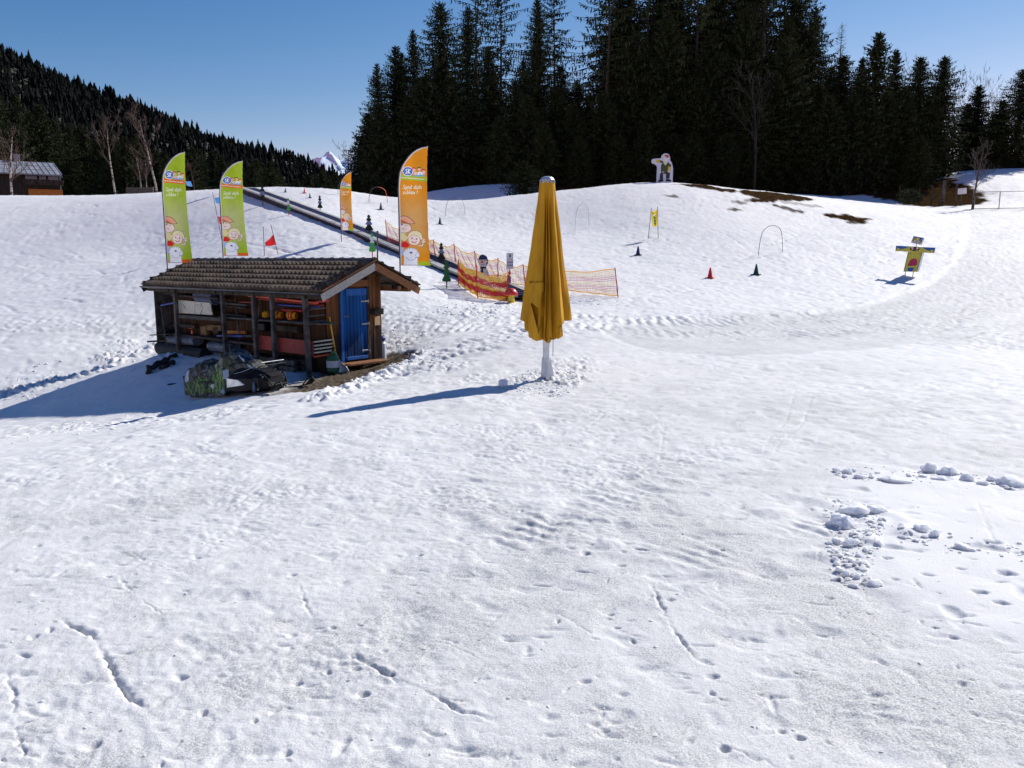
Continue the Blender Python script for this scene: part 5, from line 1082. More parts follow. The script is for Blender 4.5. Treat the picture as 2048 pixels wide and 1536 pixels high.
p = hw(ha(666, 716, XG + .12)); zg = surf(p.x, p.y); e = empty('garden_sprayer', (p.x, p.y, zg + .04), -HYAW, 'green canister with a white label beside the shovel', 'canister')
m = MB(); m.lathe([(.02, 0), (.14, .0), (.155, .04), (.155, .3), (.12, .4), (.05, .44), (.05, .5), (.0, .5)], 20); o = m.build('tank', mat('green_plastic', lin((36, 92, 60)), lin((52, 116, 78)), .4, 5), e)
m = MB(); m.lathe([(.157, .12), (.159, .12), (.159, .28), (.157, .28)], 20); m.build('label_band', M_['whitepaint'], e)
m = MB(); m.tube([(0, 0, .5), (0, 0, .58)], .015, 8); m.tube([(-.07, 0, .58), (.07, 0, .58)], .014, 8); m.build('pump_handle', M_['blackplastic'], e)
p = hw((XG - .15, YB + .12, 0)); zg = surf(p.x, p.y); e = empty('water_can', (p.x, p.y, zg), -HYAW, 'white can with a blue lid standing at the rear corner of the shed', 'can')
m = MB(); m.lathe([(.0, 0), (.10, 0), (.11, .03), (.11, .42), (.05, .5), (0, .5)], 18); m.build('can_body', M_['whitepaint'], e)
m = MB(); m.lathe([(.0, .49), (.1, .49), (.105, .56), (.06, .6), (0, .6)], 16); m.build('lid', M_['bluepaint'], e)
m = MB(); m.tube([(-.07, 0, .6), (-.05, 0, .68), (.05, 0, .68), (.07, 0, .6)], .012, 6); m.build('carry_handle', M_['bluepaint'], e)
m = MB(); c = hb(388, 664, PB); m.box((0, 0, 0), (.06, .02, .1), bev=.004); m.tube([(.16, 0, .17), (.0, 0, .1), (-.18, 0, .08)], .006, 5); o = m.build('orange_tag', M_['orangeplank']); o.matrix_world = HM @ Matrix.Translation(c + Vector((0, -.06, 0))); tag(o, 'small bright orange tag hanging on a wire between the left posts', 'tag')

# empty pole fixed to the gable, and the snow clods round the site
pt, pb_ = hw(ha(755, 467, -.05)), hw(ha(755, 543, -.05)); m = MB(); m.tube([pb_, pt], .018, 8); m.tube([pt, pt + Vector((0, 0, .06))], .026, 8); tag(m.build('bare_pole', M_['polegrey']), 'empty grey pole standing up from the ridge end of the shed', 'pole')

# ================================================================== SNOWMOBILE under its printed cover
def build_sled():
    g0 = gp(392, 789); g1 = gp(589, 776); yaw = math.atan2(g1[1] - g0[1], g1[0] - g0[0]); k = mpp((g0 + g1) / 2)
    L = math.hypot(g1[0] - g0[0], g1[1] - g0[1]); sc = L / 199.0     # metres per photo pixel along the sled
    e = empty('snowmobile', (g0[0], g0[1], min(surf(g0[0], g0[1]), g0[2])), yaw, 'snowmobile under a stone and grass printed cover in front of the shed', 'snowmobile')
    tilt = math.atan2(surf(g1[0], g1[1]) - surf(g0[0], g0[1]), L); e.rotation_euler = (0, -tilt, yaw)
    X = lambda px: (px - 386) * sc
    Zp = lambda px, py: (789 - (px - 386) * .065 - py) * k * 1.0
    # cover: lofted over seat, bars and screen; printed with stones and grass
    prof = [(384, 742), (387, 733), (400, 728), (415, 718), (428, 714), (438, 716), (448, 722), (458, 714), (467, 705), (474, 700), (482, 697), (490, 695), (496, 700), (503, 709), (512, 713), (522, 722), (531, 733), (536, 737)]
    low = [(384, 768), (387, 786), (400, 787), (415, 787), (428, 787), (438, 787), (448, 787), (458, 786), (467, 785), (474, 784), (482, 783), (490, 772), (496, 752), (503, 744), (512, 742), (522, 742), (531, 741), (536, 741)]
    wid = [.2, .3, .33, .34, .34, .33, .32, .34, .37, .40, .40, .36, .30, .27, .25, .24, .20, .14]
    px_ = np.array([p[0] for p in prof], float); nx = 120; xs = np.linspace(384, 536, nx); zt = np.interp(xs, px_, [p[1] for p in prof]); zl = np.interp(xs, px_, [p[1] for p in low]); wd = np.interp(xs, px_, wid)
    ns = 84; S = np.linspace(-1, 1, ns); V = np.zeros((nx, ns, 3)); rgn = vnoise
    for i in range(nx):
        zt_, zl_ = Zp(xs[i], zt[i]), Zp(xs[i], zl[i]); a = np.abs(S); h_ = zt_ - zl_
        side = np.clip((a - .34) / .66, 0, 1); topc = np.clip(a / .34, 0, 1)
        y = np.sign(S) * wd[i] * np.where(a < .34, topc * .62, .62 + .38 * side ** .6); z = np.where(a < .34, zt_ - .10 * h_ * topc ** 2, zt_ - .10 * h_ - .90 * h_ * side)
        V[i, :, 0] = X(xs[i]); V[i, :, 1] = y; V[i, :, 2] = z
    fold = .030 * np.abs(vnoise(V[..., 0] * 4.5 + V[..., 2] * 2, V[..., 2] * 2.2, 71)) * 2 + .016 * vnoise(V[..., 0] * 12, V[..., 2] * 7, 72); V[..., 1] += np.sign(V[..., 1]) * fold; V[..., 2] += .035 * vnoise(V[..., 0] * 6, V[..., 1] * 6, 73) + .03 * np.abs(vnoise(V[..., 0] * 11, V[..., 1] * 9, 74)); V[..., 1] += .03 * vnoise(V[..., 0] * 6, V[..., 2] * 9, 75)
    U = V[..., 0]; T = V[..., 2]; Uc = (U[:-1, :-1] + U[1:, 1:]) / 2; Tc = (T[:-1, :-1] + T[1:, 1:]) / 2; Sc = np.broadcast_to((S[:-1] + S[1:])[None] / 2, Uc.shape)
    Tc2 = np.where(np.abs(Sc) < .34, Tc + (.34 - np.abs(Sc)) * .8, Tc)
    rg = np.random.default_rng(8); seeds = np.stack([rg.uniform(-.1, 1.8, 210), rg.uniform(-.1, 1.6, 210)], 1); tones = [(44, 50, 48), (70, 76, 70), (32, 38, 34), (92, 98, 90), (52, 60, 40), (84, 90, 96), (36, 42, 46)]
    ang = .12; d = np.hypot((Uc[..., None] - seeds[:, 0]) * 1.0, (Tc2[..., None] - seeds[:, 1]) * 1.25); o_ = np.argsort(d, -1); d1 = np.take_along_axis(d, o_[..., :1], -1)[..., 0]; d2 = np.take_along_axis(d, o_[..., 1:2], -1)[..., 0]
    cv = Canvas(Uc, Tc2, (0, 0, 0)); tl = np.array([lin(t) for t in tones]); cv.C = tl[o_[..., 0] % 7] * (.75 + .5 * np.clip(vnoise(Uc * 20, Tc2 * 20, 5) + .5, 0, 1))[..., None]
    cv.fill(d2 - d1 < .024, (22, 26, 24))
    def grass(cx, n, h_, seed):
        r_ = random.Random(seed)
        for _ in range(n):
            x = cx + r_.uniform(-.17, .17); z0 = r_.uniform(.02, .12); b = r_.uniform(-.16, .16); hh = h_ * r_.uniform(.5, 1); cv.stroke([(x, z0), (x + b * .3, z0 + hh * .5), (x + b, z0 + hh)], .014, r_.choice([(70, 120, 40), (96, 140, 52), (50, 92, 36), (120, 150, 70)]))
    grass(X(454), 22, .5, 1); grass(X(472), 20, .62, 2); grass(X(418), 20, .34, 3); grass(X(440), 16, .36, 4); grass(X(400), 10, .3, 6)
    cv.rect(X(389), Zp(395, 758), X(398), Zp(395, 734), (168, 178, 196)); cv.poly([(X(452), Zp(450, 712)), (X(463), Zp(463, 704)), (X(460), Zp(460, 728)), (X(456), Zp(456, 732))], (150, 150, 92)); cv.rect(X(479), Zp(484, 751), X(489), Zp(484, 733), (150, 164, 180)); cv.ell(X(451), Zp(451, 766), .06, .045, (190, 200, 206)); cv.ell(X(478), Zp(478, 775), .07, .05, (130, 146, 160))
    F = []; idx = np.arange(nx * ns).reshape(nx, ns)
    F = np.stack([idx[:-1, :-1], idx[1:, :-1], idx[1:, 1:], idx[:-1, 1:]], -1).reshape(-1, 4); Cc = cv.C.reshape(-1, 3)
    cv.poly([(X(497), Zp(497, 699)), (X(510), Zp(510, 712)), (X(512), Zp(512, 720)), (X(500), Zp(500, 708))], (186, 192, 200)); cv.poly([(X(516), Zp(516, 722)), (X(530), Zp(530, 733)), (X(524), Zp(524, 736))], (170, 178, 186)); cm = M_['cover'] = colmat('printed_tarp_cover', .55, 0, .15, .35, 9)
    link('cover', npmesh('cover', V.reshape(-1, 3), F, Cc, True, 'CORNER'), cm, e)
    def bars(pts, w, mt, nm):
        m = MB()
        for y in (-.3, .3): m.tube([(X(p[0]), y * (p[2] if len(p) > 2 else 1), Zp(p[0], p[1])) for p in pts], w, 8)
        a, b = pts[-1], pts[-1]; m.tube([(X(a[0]), -.3 * (a[2] if len(a) > 2 else 1), Zp(*a[:2])), (X(a[0]), .3 * (a[2] if len(a) > 2 else 1), Zp(*a[:2]))], w, 8); return m.build(nm, mt, e)
    # hood with white and blue-grey panels
    hood = [(488, 738, .41), (505, 731, .42), (524, 731, .40), (543, 736, .33), (556, 748, .24)]; hl = [(488, 772), (505, 774), (524, 773), (543, 770), (558, 766)]
    m = MB(); vs = []
    for (a, t, w_), (b, l_) in zip(hood, hl):
        z1, z0 = Zp(a, t), Zp(b, l_); vs += [(X(b), -w_, z0), (X(a), -w_ * 1.0, z0 + (z1 - z0) * .55), (X(a), -w_ * .6, z1), (X(a), w_ * .6, z1), (X(a), w_, z0 + (z1 - z0) * .55), (X(b), w_, z0)]
    m.add(vs, [[i * 6 + j, i * 6 + j + 1, (i + 1) * 6 + j + 1, (i + 1) * 6 + j] for i in range(4) for j in range(5)] + [[24, 25, 26, 27, 28, 29]]); m.build('hood', M_['blackplastic'], e)
    for s_ in (-1, 1):
        m = MB(); m.add([(X(489), s_ * .43, Zp(489, 767)), (X(521), s_ * .41, Zp(521, 762)), (X(529), s_ * .36, Zp(529, 757)), (X(510), s_ * .42, Zp(510, 752)), (X(491), s_ * .43, Zp(491, 749))], [[0, 1, 2, 3, 4]])
        m.add([(X(516), s_ * .41, Zp(516, 754)), (X(531), s_ * .35, Zp(531, 751)), (X(534), s_ * .33, Zp(534, 755)), (X(520), s_ * .40, Zp(520, 758))], [[0, 1, 2, 3]])
        o = m.build('side_panel', M_['aluminium'], e); md = o.modifiers.new('t', 'SOLIDIFY'); md.thickness = .012
        m = MB(); m.box((X(536), s_ * .2, Zp(536, 745)), (.12, .1, .07), Matrix.Rotation(.6, 3, 'Y'), bev=.015); m.box((X(546), s_ * .15, Zp(546, 749)), (.08, .1, .06), Matrix.Rotation(.7, 3, 'Y'), bev=.012); m.build('headlight', M_['whitepaint'], e)
        # ski with its loop, leg
        m = MB(); zb = .03; vs = []; path = [(500, .02), (530, .015), (565, .02), (582, .06), (592, .16)]
        for p, z in path: vs += [(X(p), s_ * .44 - .07, z), (X(p), s_ * .44 + .07, z), (X(p), s_ * .44 + .07, z + .02), (X(p), s_ * .44 - .07, z + .02)]
        m.add(vs, [[i * 4 + j, i * 4 + (j + 1) % 4, (i + 1) * 4 + (j + 1) % 4, (i + 1) * 4 + j] for i in range(4) for j in range(4)]); m.tube([(X(572), s_ * .44, .05), (X(584), s_ * .44, .2), (X(592), s_ * .44, .22), (X(596), s_ * .44, .14), (X(588), s_ * .44, .08)], .014, 8); sk = m.build('ski', M_['blackplastic'], e)
        m = MB(); m.tube([(X(542), s_ * .44, .05), (X(538), s_ * .36, .2), (X(530), s_ * .22, .36)], .028, 8); m.tube([(X(550), s_ * .44, .08), (X(534), s_ * .15, .22)], .018, 8); m.build('suspension_leg', M_['steel'], sk)
    bars([(500, 741, 1.15), (520, 736, 1.15), (538, 728, 1.1), (552, 720, 1.0)], .009, M_['steel'], 'front_rack'); bars([(505, 746, 1.2), (530, 739, 1.2), (553, 726, 1.05)], .010, M_['blackplastic'], 'front_rack'); bars([(540, 748, .9), (552, 744, .9), (556, 752, .8), (560, 764, .7)], .014, M_['blackplastic'], 'bumper')
    m = MB(); n = 40; vs = []; hw_ = .2    # track: a belt round its wheels
    pts = [(X(388) + .12 * math.cos(a), .14 + .13 * math.sin(a)) for a in np.linspace(PI / 2, 1.5 * PI, 9)] + [(X(470), .0), (X(515) + .0, .02)] + [(X(520) + .13 * math.cos(a), .17 + .13 * math.sin(a)) for a in np.linspace(-PI / 2, PI / 2, 9)]
    N_ = len(pts); vs = [(p[0], -hw_, p[1]) for p in pts] + [(p[0], hw_, p[1]) for p in pts]; m.add(vs, [[i, (i + 1) % N_, (i + 1) % N_ + N_, i + N_] for i in range(N_)] + [list(range(N_)), list(range(2 * N_ - 1, N_ - 1, -1))])
    for k in range(22): m.box((X(392) + k * .072, 0, -.01), (.02, hw_ * 2, .04))
    m.build('track', M_['black'], e)
    m = MB(); m.box((X(455), 0, .28), (1.3, .62, .12), bev=.03); m.build('chassis', M_['blackplastic'], e)
    m = MB(); m.box((X(526), 0, .2), (.72, .7, .36), bev=.06); m.build('belly_pan', M_['blackplastic'], e)
    m = MB(); m.box((X(383), 0, .3), (.03, .46, .3), bev=.01); m.build('snow_flap', M_['black'], e)
    m = MB(); m.tube([(X(482), -.425, Zp(482, 702)), (X(486), -.43, Zp(486, 717)), (X(489), -.43, Zp(489, 733))], .012, 6); m.build('cover_piping', M_['whitepaint'], e)
    m = MB(); m.tube([(X(489), -.44, Zp(489, 740)), (X(490), -.44, Zp(490, 772))], .012, 6); m.build('cover_strap', M_['black'], e)
    return e
build_sled()

# ================================================================== CLOSED UMBRELLA
def build_umbrella():
    b = sp(1092, 762); k = mpp(b) ; Zp = lambda py: float(W(1092, py, b.y)[2] - W(1092, 762, b.y)[2]) * .985
    e = empty('closed_umbrella', (b.x, b.y, b.z - .02), 0, 'large closed mustard yellow umbrella on a white pole standing in the snow', 'umbrella')
    zt, zb = Zp(361), Zp(640)
    # cross-section: ridges (ribs with cloth stretched out) and valleys, angle measured from +x, camera looks along +y
    sec = [(0, 1.0), (14, .80), (32, .60), (60, .72), (78, .5), (100, .70), (122, .5), (150, .72), (170, .78), (186, 1.0), (200, .86), (212, .84), (238, .82), (250, .78), (257, .30), (263, .74), (268, .66), (274, .22), (280, .84), (285, .72), (293, .16), (300, .62), (306, 1.0), (330, .78), (337, .30), (347, .86), (360, 1.0)]
    na, nz = 420, 170; A = np.linspace(0, 360, na, endpoint=False); R0 = np.interp(A, [s[0] for s in sec], [s[1] for s in sec]); T = np.linspace(0, 1, nz)
    hem_pts = [(0, 0), (20, -.02), (60, -.10), (100, -.12), (150, -.06), (186, .0), (200, -.02), (206, -.30), (240, -.36), (262, -.33), (275, -.40), (292, -.38), (300, -.34), (308, -.06), (330, -.02), (360, 0)]
    hem = np.interp(A, [h[0] for h in hem_pts], [h[1] for h in hem_pts])
    V = np.zeros((nz, na, 3))
    for i, t in enumerate(T):
        R = .135 + (.475 - .135) * t ** 1.05; am = smooth(0, .25, np.array(t)); r = R * (1 - am * .98 * (1 - R0)) * (1 + .02 * np.sin(A * .21 + t * 9) * t)
        z = zt + (zb + hem - zt) * t
        if t > .86: r = r * (1 - (hem < -.2) * .16 * (t - .86) / .14)
        an = np.radians(A + 1.5 * math.sin(t * 5) * t); off = -.012 * t
        V[i, :, 0] = np.cos(an) * r + off; V[i, :, 1] = np.sin(an) * r; V[i, :, 2] = z
    # the slipped panel on the left front: a folded-back flap with a dark hollow under it
    Xc, Zc = V[..., 0], V[..., 2]; front = V[..., 1] < 0
    px = lambda x: (x - 1090) * k; P_h = [(px(1058), Zp(604)), (px(1076), Zp(617)), (px(1080), Zp(582)), (px(1084), Zp(584)), (px(1082), Zp(628)), (px(1074), Zp(664)), (px(1070), Zp(650))]
    ins = inpoly(Xc, Zc, P_h) & front; V[..., 1] += np.where(ins, .17, 0)
    P_f = [(px(1056), Zp(563)), (px(1086), Zp(562)), (px(1085), Zp(580)), (px(1077), Zp(616)), (px(1058), Zp(603))]
    insf = inpoly(Xc, Zc, P_f) & front; d, _, _ = polydist(Xc, Zc, [(px(1056), Zp(563)), (px(1086), Zp(562))]); V[..., 1] -= np.where(insf, .035 + .08 * np.clip(d, 0, .4), 0)
    P_r = [(px(1112), Zp(651)), (px(1128), Zp(647)), (px(1130), Zp(656)), (px(1112), Zp(662))]; V[..., 1] += np.where(inpoly(Xc, Zc, P_r) & front, .12, 0)
    V[..., 1] += .022 * vnoise(Xc * 7 + Zc * .6, Zc * 1.6, 93) * smooth(.15, .6, (zt - Zc) / (zt - zb)) + .008 * vnoise(Xc * 16, Zc * 4, 94); V[..., 0] += .010 * vnoise(Zc * 2.6 + Xc * 3, Xc * 4, 95)
    V[..., 1] += .006 * vnoise(Xc * 9, Zc * 2.2, 91) + .010 * vnoise(Xc * 4, Zc * 5, 92) * smooth(.5, 1, (zt - Zc) / (zt - zb))
    idx = np.arange(nz * na).reshape(nz, na); nx_ = np.roll(idx, -1, 1)
    F = np.stack([idx[:-1], idx[1:], nx_[1:], nx_[:-1]], -1).reshape(-1, 4)
    m, nt, bs, out = newmat('mustard_canvas'); bs.inputs['Roughness'].default_value = .75; bs.inputs['Specular IOR Level'].default_value = .25
    tc = N(nt, 'ShaderNodeTexCoord'); mp = N(nt, 'ShaderNodeMapping'); mp.inputs['Scale'].default_value = (3, 3, .7); nt.links.new(tc.outputs['Object'], mp.inputs[0]); no = N(nt, 'ShaderNodeTexNoise', i_Scale=2.2, i_Detail=7); nt.links.new(mp.outputs[0], no.inputs['Vector'])
    cr = N(nt, 'ShaderNodeValToRGB'); q = cr.color_ramp.elements; q[0].position = .3; q[0].color = (.46, .22, .008, 1); q[1].position = .7; q[1].color = (.68, .36, .02, 1); nt.links.new(no.outputs[0], cr.inputs[0]); nt.links.new(cr.outputs[0], bs.inputs['Base Color'])
    tr = N(nt, 'ShaderNodeBsdfTranslucent'); nt.links.new(cr.outputs[0], tr.inputs[0]); ms = N(nt, 'ShaderNodeMixShader'); ms.inputs[0].default_value = .10; nt.links.new(bs.outputs[0], ms.inputs[1]); nt.links.new(tr.outputs[0], ms.inputs[2]); nt.links.new(ms.outputs[0], out.inputs[0])
    can = link('canopy', npmesh('canopy', V.reshape(-1, 3), F), m, e)
    # lining bunched round the pole inside, dark opening seen at the hem
    mb = MB(); nn = 40; rows = 8; vs = []
    for i in range(rows):
        t = i / (rows - 1); 
        for j in range(nn): q_ = 2 * PI * j / nn; rr = (.10 + .16 * t) * (1 + .22 * math.sin(q_ * 8)); vs.append((rr * math.cos(q_), rr * math.sin(q_), Zp(480) + (Zp(676) - Zp(480)) * t + .03 * math.sin(q_ * 8) * t))
    mb.add(vs, [[i * nn + j, i * nn + (j + 1) % nn, (i + 1) * nn + (j + 1) % nn, (i + 1) * nn + j] for i in range(rows - 1) for j in range(nn)]); mb.build('lining', m, e)
    for a in range(8):   # ribs inside
        q_ = 2 * PI * a / 8 + .2; mb = MB(); mb.bar((.05 * math.cos(q_), .05 * math.sin(q_), zt - .05), (.13 * math.cos(q_), .13 * math.sin(q_), Zp(655)), .02, .03); mb.build('rib', M_['steel'], e)
    mb = MB(); mb.lathe([(0, zt + .11), (.05, zt + .105), (.10, zt + .085), (.128, zt + .045), (.130, zt + .030), (.11, zt + .03)], 28); mb.build('cap', M_['aluminium'], e)
    mb = MB(); mb.lathe([(.128, zt + .04), (.120, zt - .01), (.11, zt - .02), (.11, zt + .03)], 28)
    for a in range(12): q_ = 2 * PI * a / 12; mb.box((.13 * math.cos(q_), .13 * math.sin(q_), zt + .012), (.02, .035, .05), Matrix.Rotation(q_, 3, 'Z'))
    mb.build('vent_ring', M_['steel'], e)
    mb = MB(); mb.box((.0, 0, Zp(690)), (.105, .105, Zp(655) - Zp(735)), Matrix.Rotation(.35, 3, 'Z'), bev=.015); mb.build('pole', M_['whitepaint'], e)
    mb = MB(); mb.box((0, 0, Zp(741)), (.118, .118, Zp(726) - Zp(758)), Matrix.Rotation(.35, 3, 'Z'), bev=.012); mb.box((0, 0, Zp(723)), (.118, .118, .04), Matrix.Rotation(.35, 3, 'Z'), bev=.008)
    for a, lx in ((0, .10), (PI / 2, .04), (PI, .04), (1.5 * PI, .05)):
        a += .35 - .3; ca, sa = math.cos(a), math.sin(a); c_ = lambda x, y, z: (x * ca - y * sa, x * sa + y * ca, z)
        mb.add([c_(.06, -.012, .02), c_(.06 + lx, -.012, .02), c_(.075, -.012, .42), c_(.06, -.012, .42), c_(.06, .012, .02), c_(.06 + lx, .012, .02), c_(.075, .012, .42), c_(.06, .012, .42)], [[0, 1, 2, 3], [7, 6, 5, 4], [0, 4, 5, 1], [1, 5, 6, 2], [2, 6, 7, 3], [3, 7, 4, 0]])
    mb.build('stand', M_['whitepaint'], e)
    mb = MB(); mb.tube([(px(1103), -.09, Zp(672)), (px(1103), -.1, Zp(712))], .006, 6); mb.tube([(px(1097), -.12, Zp(674)), (px(1097), -.12, Zp(684))], .012, 6); mb.build('cord', M_['hoop'], e)
    return e
build_umbrella()
# snow block thrown up beside the umbrella, the clods of the soft patch
def clod(c, s, seed, label=None, sink=.25, flat=.7, ang=0.0):
    bm = bmesh.new(); bmesh.ops.create_icosphere(bm, subdivisions=4, radius=1); P = np.array([v.co[:] for v in bm.verts])
    rq = np.random.default_rng(seed); pl = rq.normal(size=(9, 3)); pl /= np.linalg.norm(pl, axis=1)[:, None]; of = rq.uniform(.55, .85, 9)
    for n_, o_ in zip(pl, of): t_ = P @ n_ - o_; P = P - np.maximum(t_, 0)[:, None] * n_[None] * .9
    d = 1 + .55 * vnoise(P[:, 0] * 1.1 + P[:, 2] * .8 + seed, P[:, 1] * 1.1 - P[:, 2] * .6, seed) + .3 * vnoise(P[:, 0] * 3.1 + P[:, 2] * 2, P[:, 1] * 3.1 + P[:, 2], seed + 1) + .12 * vnoise(P[:, 0] * 8 + P[:, 2] * 5, P[:, 1] * 8 + P[:, 2] * 4, seed + 2) + .12 * vnoise(P[:, 0] * 15 + P[:, 2] * 9, P[:, 1] * 15 + P[:, 2] * 8, seed + 3)
    Q = P * d[:, None] * np.array([s[0], s[1], s[2]]); me_v = [Vector(q) for q in Q]
    for v, q in zip(bm.verts, me_v): v.co = q
    me = bpy.data.meshes.new('snow_block'); bm.to_mesh(me); bm.free(); me.polygons.foreach_set('use_smooth', [True] * len(me.polygons))
    o = link('snow_block', me, M_['snowclod']); o.location = (c[0], c[1], c[2] + s[2] * (1 - sink) * .8); o.rotation_euler = (random.uniform(-.2, .2), random.uniform(-.2, .2), ang)
    return o
def block(px, py, w, h, label, group, seed, ang=0):
    c = sp(px, py); k = mpp(c); o = clod(c, (w * k * .55, w * k * .40, h * k * .60), seed, ang=ang, sink=.6); tag(o, label, 'snow block', group)
block(1008, 772, 20, 18, 'single round snow ball lying in the shadow beside the umbrella', None, 3)
GC = 'broken snow blocks along the soft patch at the right'
for k, (px, py, w, h, lb) in enumerate([(1858, 944, 40, 26, 'largest rounded snow block at the upper edge of the soft patch'), (1893, 950, 38, 20, 'rounded snow block directly right of the largest one'), (1932, 962, 28, 20, 'smaller snow lump right of the two largest rounded blocks'), (1880, 962, 32, 10, 'flat snow slab in front of the two largest rounded blocks'), (1790, 966, 54, 11, 'long flat snow slab at the upper edge of the soft patch'), (2022, 972, 60, 26, 'long shaded snow block at the right picture edge'), (1988, 962, 26, 14, 'small snow lump left of the long shaded block at the right edge'), (1672, 944, 16, 11, 'leftmost little snow lump of the upper row'), (1695, 946, 22, 13, 'second little snow lump from the left in the upper row'), (1720, 958, 26, 10, 'low snow slab below the left end of the upper row'), (1964, 972, 24, 12, 'little snow lump below and left of the long shaded block'),
                                                (1706, 1030, 52, 24, 'long snow block on the left edge of the patch, upper of two'), (1686, 1052, 60, 28, 'long snow block on the left edge of the patch, lower of two'), (1752, 1028, 36, 14, 'low snow block right of the two long ones on the left edge'), (1840, 1068, 30, 22, 'upright snow lump in the middle of the soft patch'), (1868, 1078, 26, 18, 'rounded snow lump right of the upright one in the middle'), (1700, 1090, 34, 16, 'flat snow block below the two long ones on the left edge'), (1676, 1085, 26, 16, 'small snow block at the outer left edge of the patch'), (1925, 1100, 40, 12, 'low snow slab right of the middle of the soft patch'), (1742, 1168, 36, 12, 'small snow block at the lower left end of the patch'), (1678, 1138, 18, 12, 'little snow ball near the lower left end of the patch'), (1694, 1146, 18, 14, 'little snow ball next to the other near the lower left end'), (1714, 1154, 16, 11, 'little snow lump beside the pair of snow balls')]):
    block(px, py, w, h, lb, GC, 20 + k, random.uniform(-.4, .4))
def crumbs():
    rg = random.Random(4); V = []; F = []; off = 0; ico = bmesh.new(); bmesh.ops.create_icosphere(ico, subdivisions=1, radius=1); B = np.array([v.co[:] for v in ico.verts]); T = np.array([[l.vert.index for l in f.loops] for f in ico.faces]); ico.free()
    def add(c, r):
        nonlocal off
        n = len(B); S = B * (1 + np.array([rg.uniform(-.3, .3) for _ in range(n)]))[:, None] * r * .8 * np.array([rg.uniform(.8, 1.6), rg.uniform(.6, 1.1), rg.uniform(.4, .7)]); a = rg.uniform(0, 6.28); ca, sa = math.cos(a), math.sin(a)
        V.append(np.stack([S[:, 0] * ca - S[:, 1] * sa + c[0], S[:, 0] * sa + S[:, 1] * ca + c[1], S[:, 2] + c[2] + r * .2], 1)); F.append(T + off); off += n
    def field(poly, n, r0, r1):
        xs, ys = [p[0] for p in poly], [p[1] for p in poly]; k = 0; tr = 0
        while k < n and tr < n * 20:
            tr += 1; px, py = rg.uniform(min(xs), max(xs)), rg.uniform(min(ys), max(ys))
            if inpoly(np.array([px]), np.array([py]), poly)[0]: c = sp(px, py); add(c, r0 + (r1 - r0) * rg.random() ** 3); k += 1
    field([(1650, 940), (1760, 934), (2048, 958), (2048, 985), (1900, 972), (1680, 965)], 110, .012, .05); field([(1650, 1000), (1760, 1010), (1770, 1060), (1730, 1185), (1660, 1150)], 320, .010, .045); field([(1770, 1050), (2048, 1090), (2048, 1130), (1800, 1090)], 70, .01, .035)
    field([(1010, 762), (1060, 742), (1140, 738), (1165, 765), (1130, 792), (1040, 788)], 300, .014, .055); field([(660, 775), (760, 735), (830, 700), (900, 700), (860, 735), (740, 770)], 190, .015, .06); field([(900, 605), (1000, 600), (1040, 620), (980, 640), (860, 625)], 160, .02, .07); field([(770, 640), (880, 670), (860, 710), (775, 700)], 130, .015, .05)
    field([(0, 745), (210, 690), (330, 690), (320, 715), (60, 800), (0, 810)], 130, .02, .07); field([(0, 860), (420, 815), (430, 838), (0, 890)], 120, .012, .04); field([(0, 950), (2048, 900), (2048, 1536), (0, 1536)], 260, .004, .014); field([(1060, 590), (1240, 596), (1240, 612), (1060, 612)], 70, .02, .05); field([(420, 800), (1100, 800), (1300, 900), (300, 900)], 160, .006, .02)
    return npmesh('snow_crumbs', np.concatenate(V), np.concatenate(F))
tag(link('snow_crumbs', crumbs(), M_['snowclod']), 'loose crumbs of broken snow scattered over the ground', 'snow', kind='stuff')

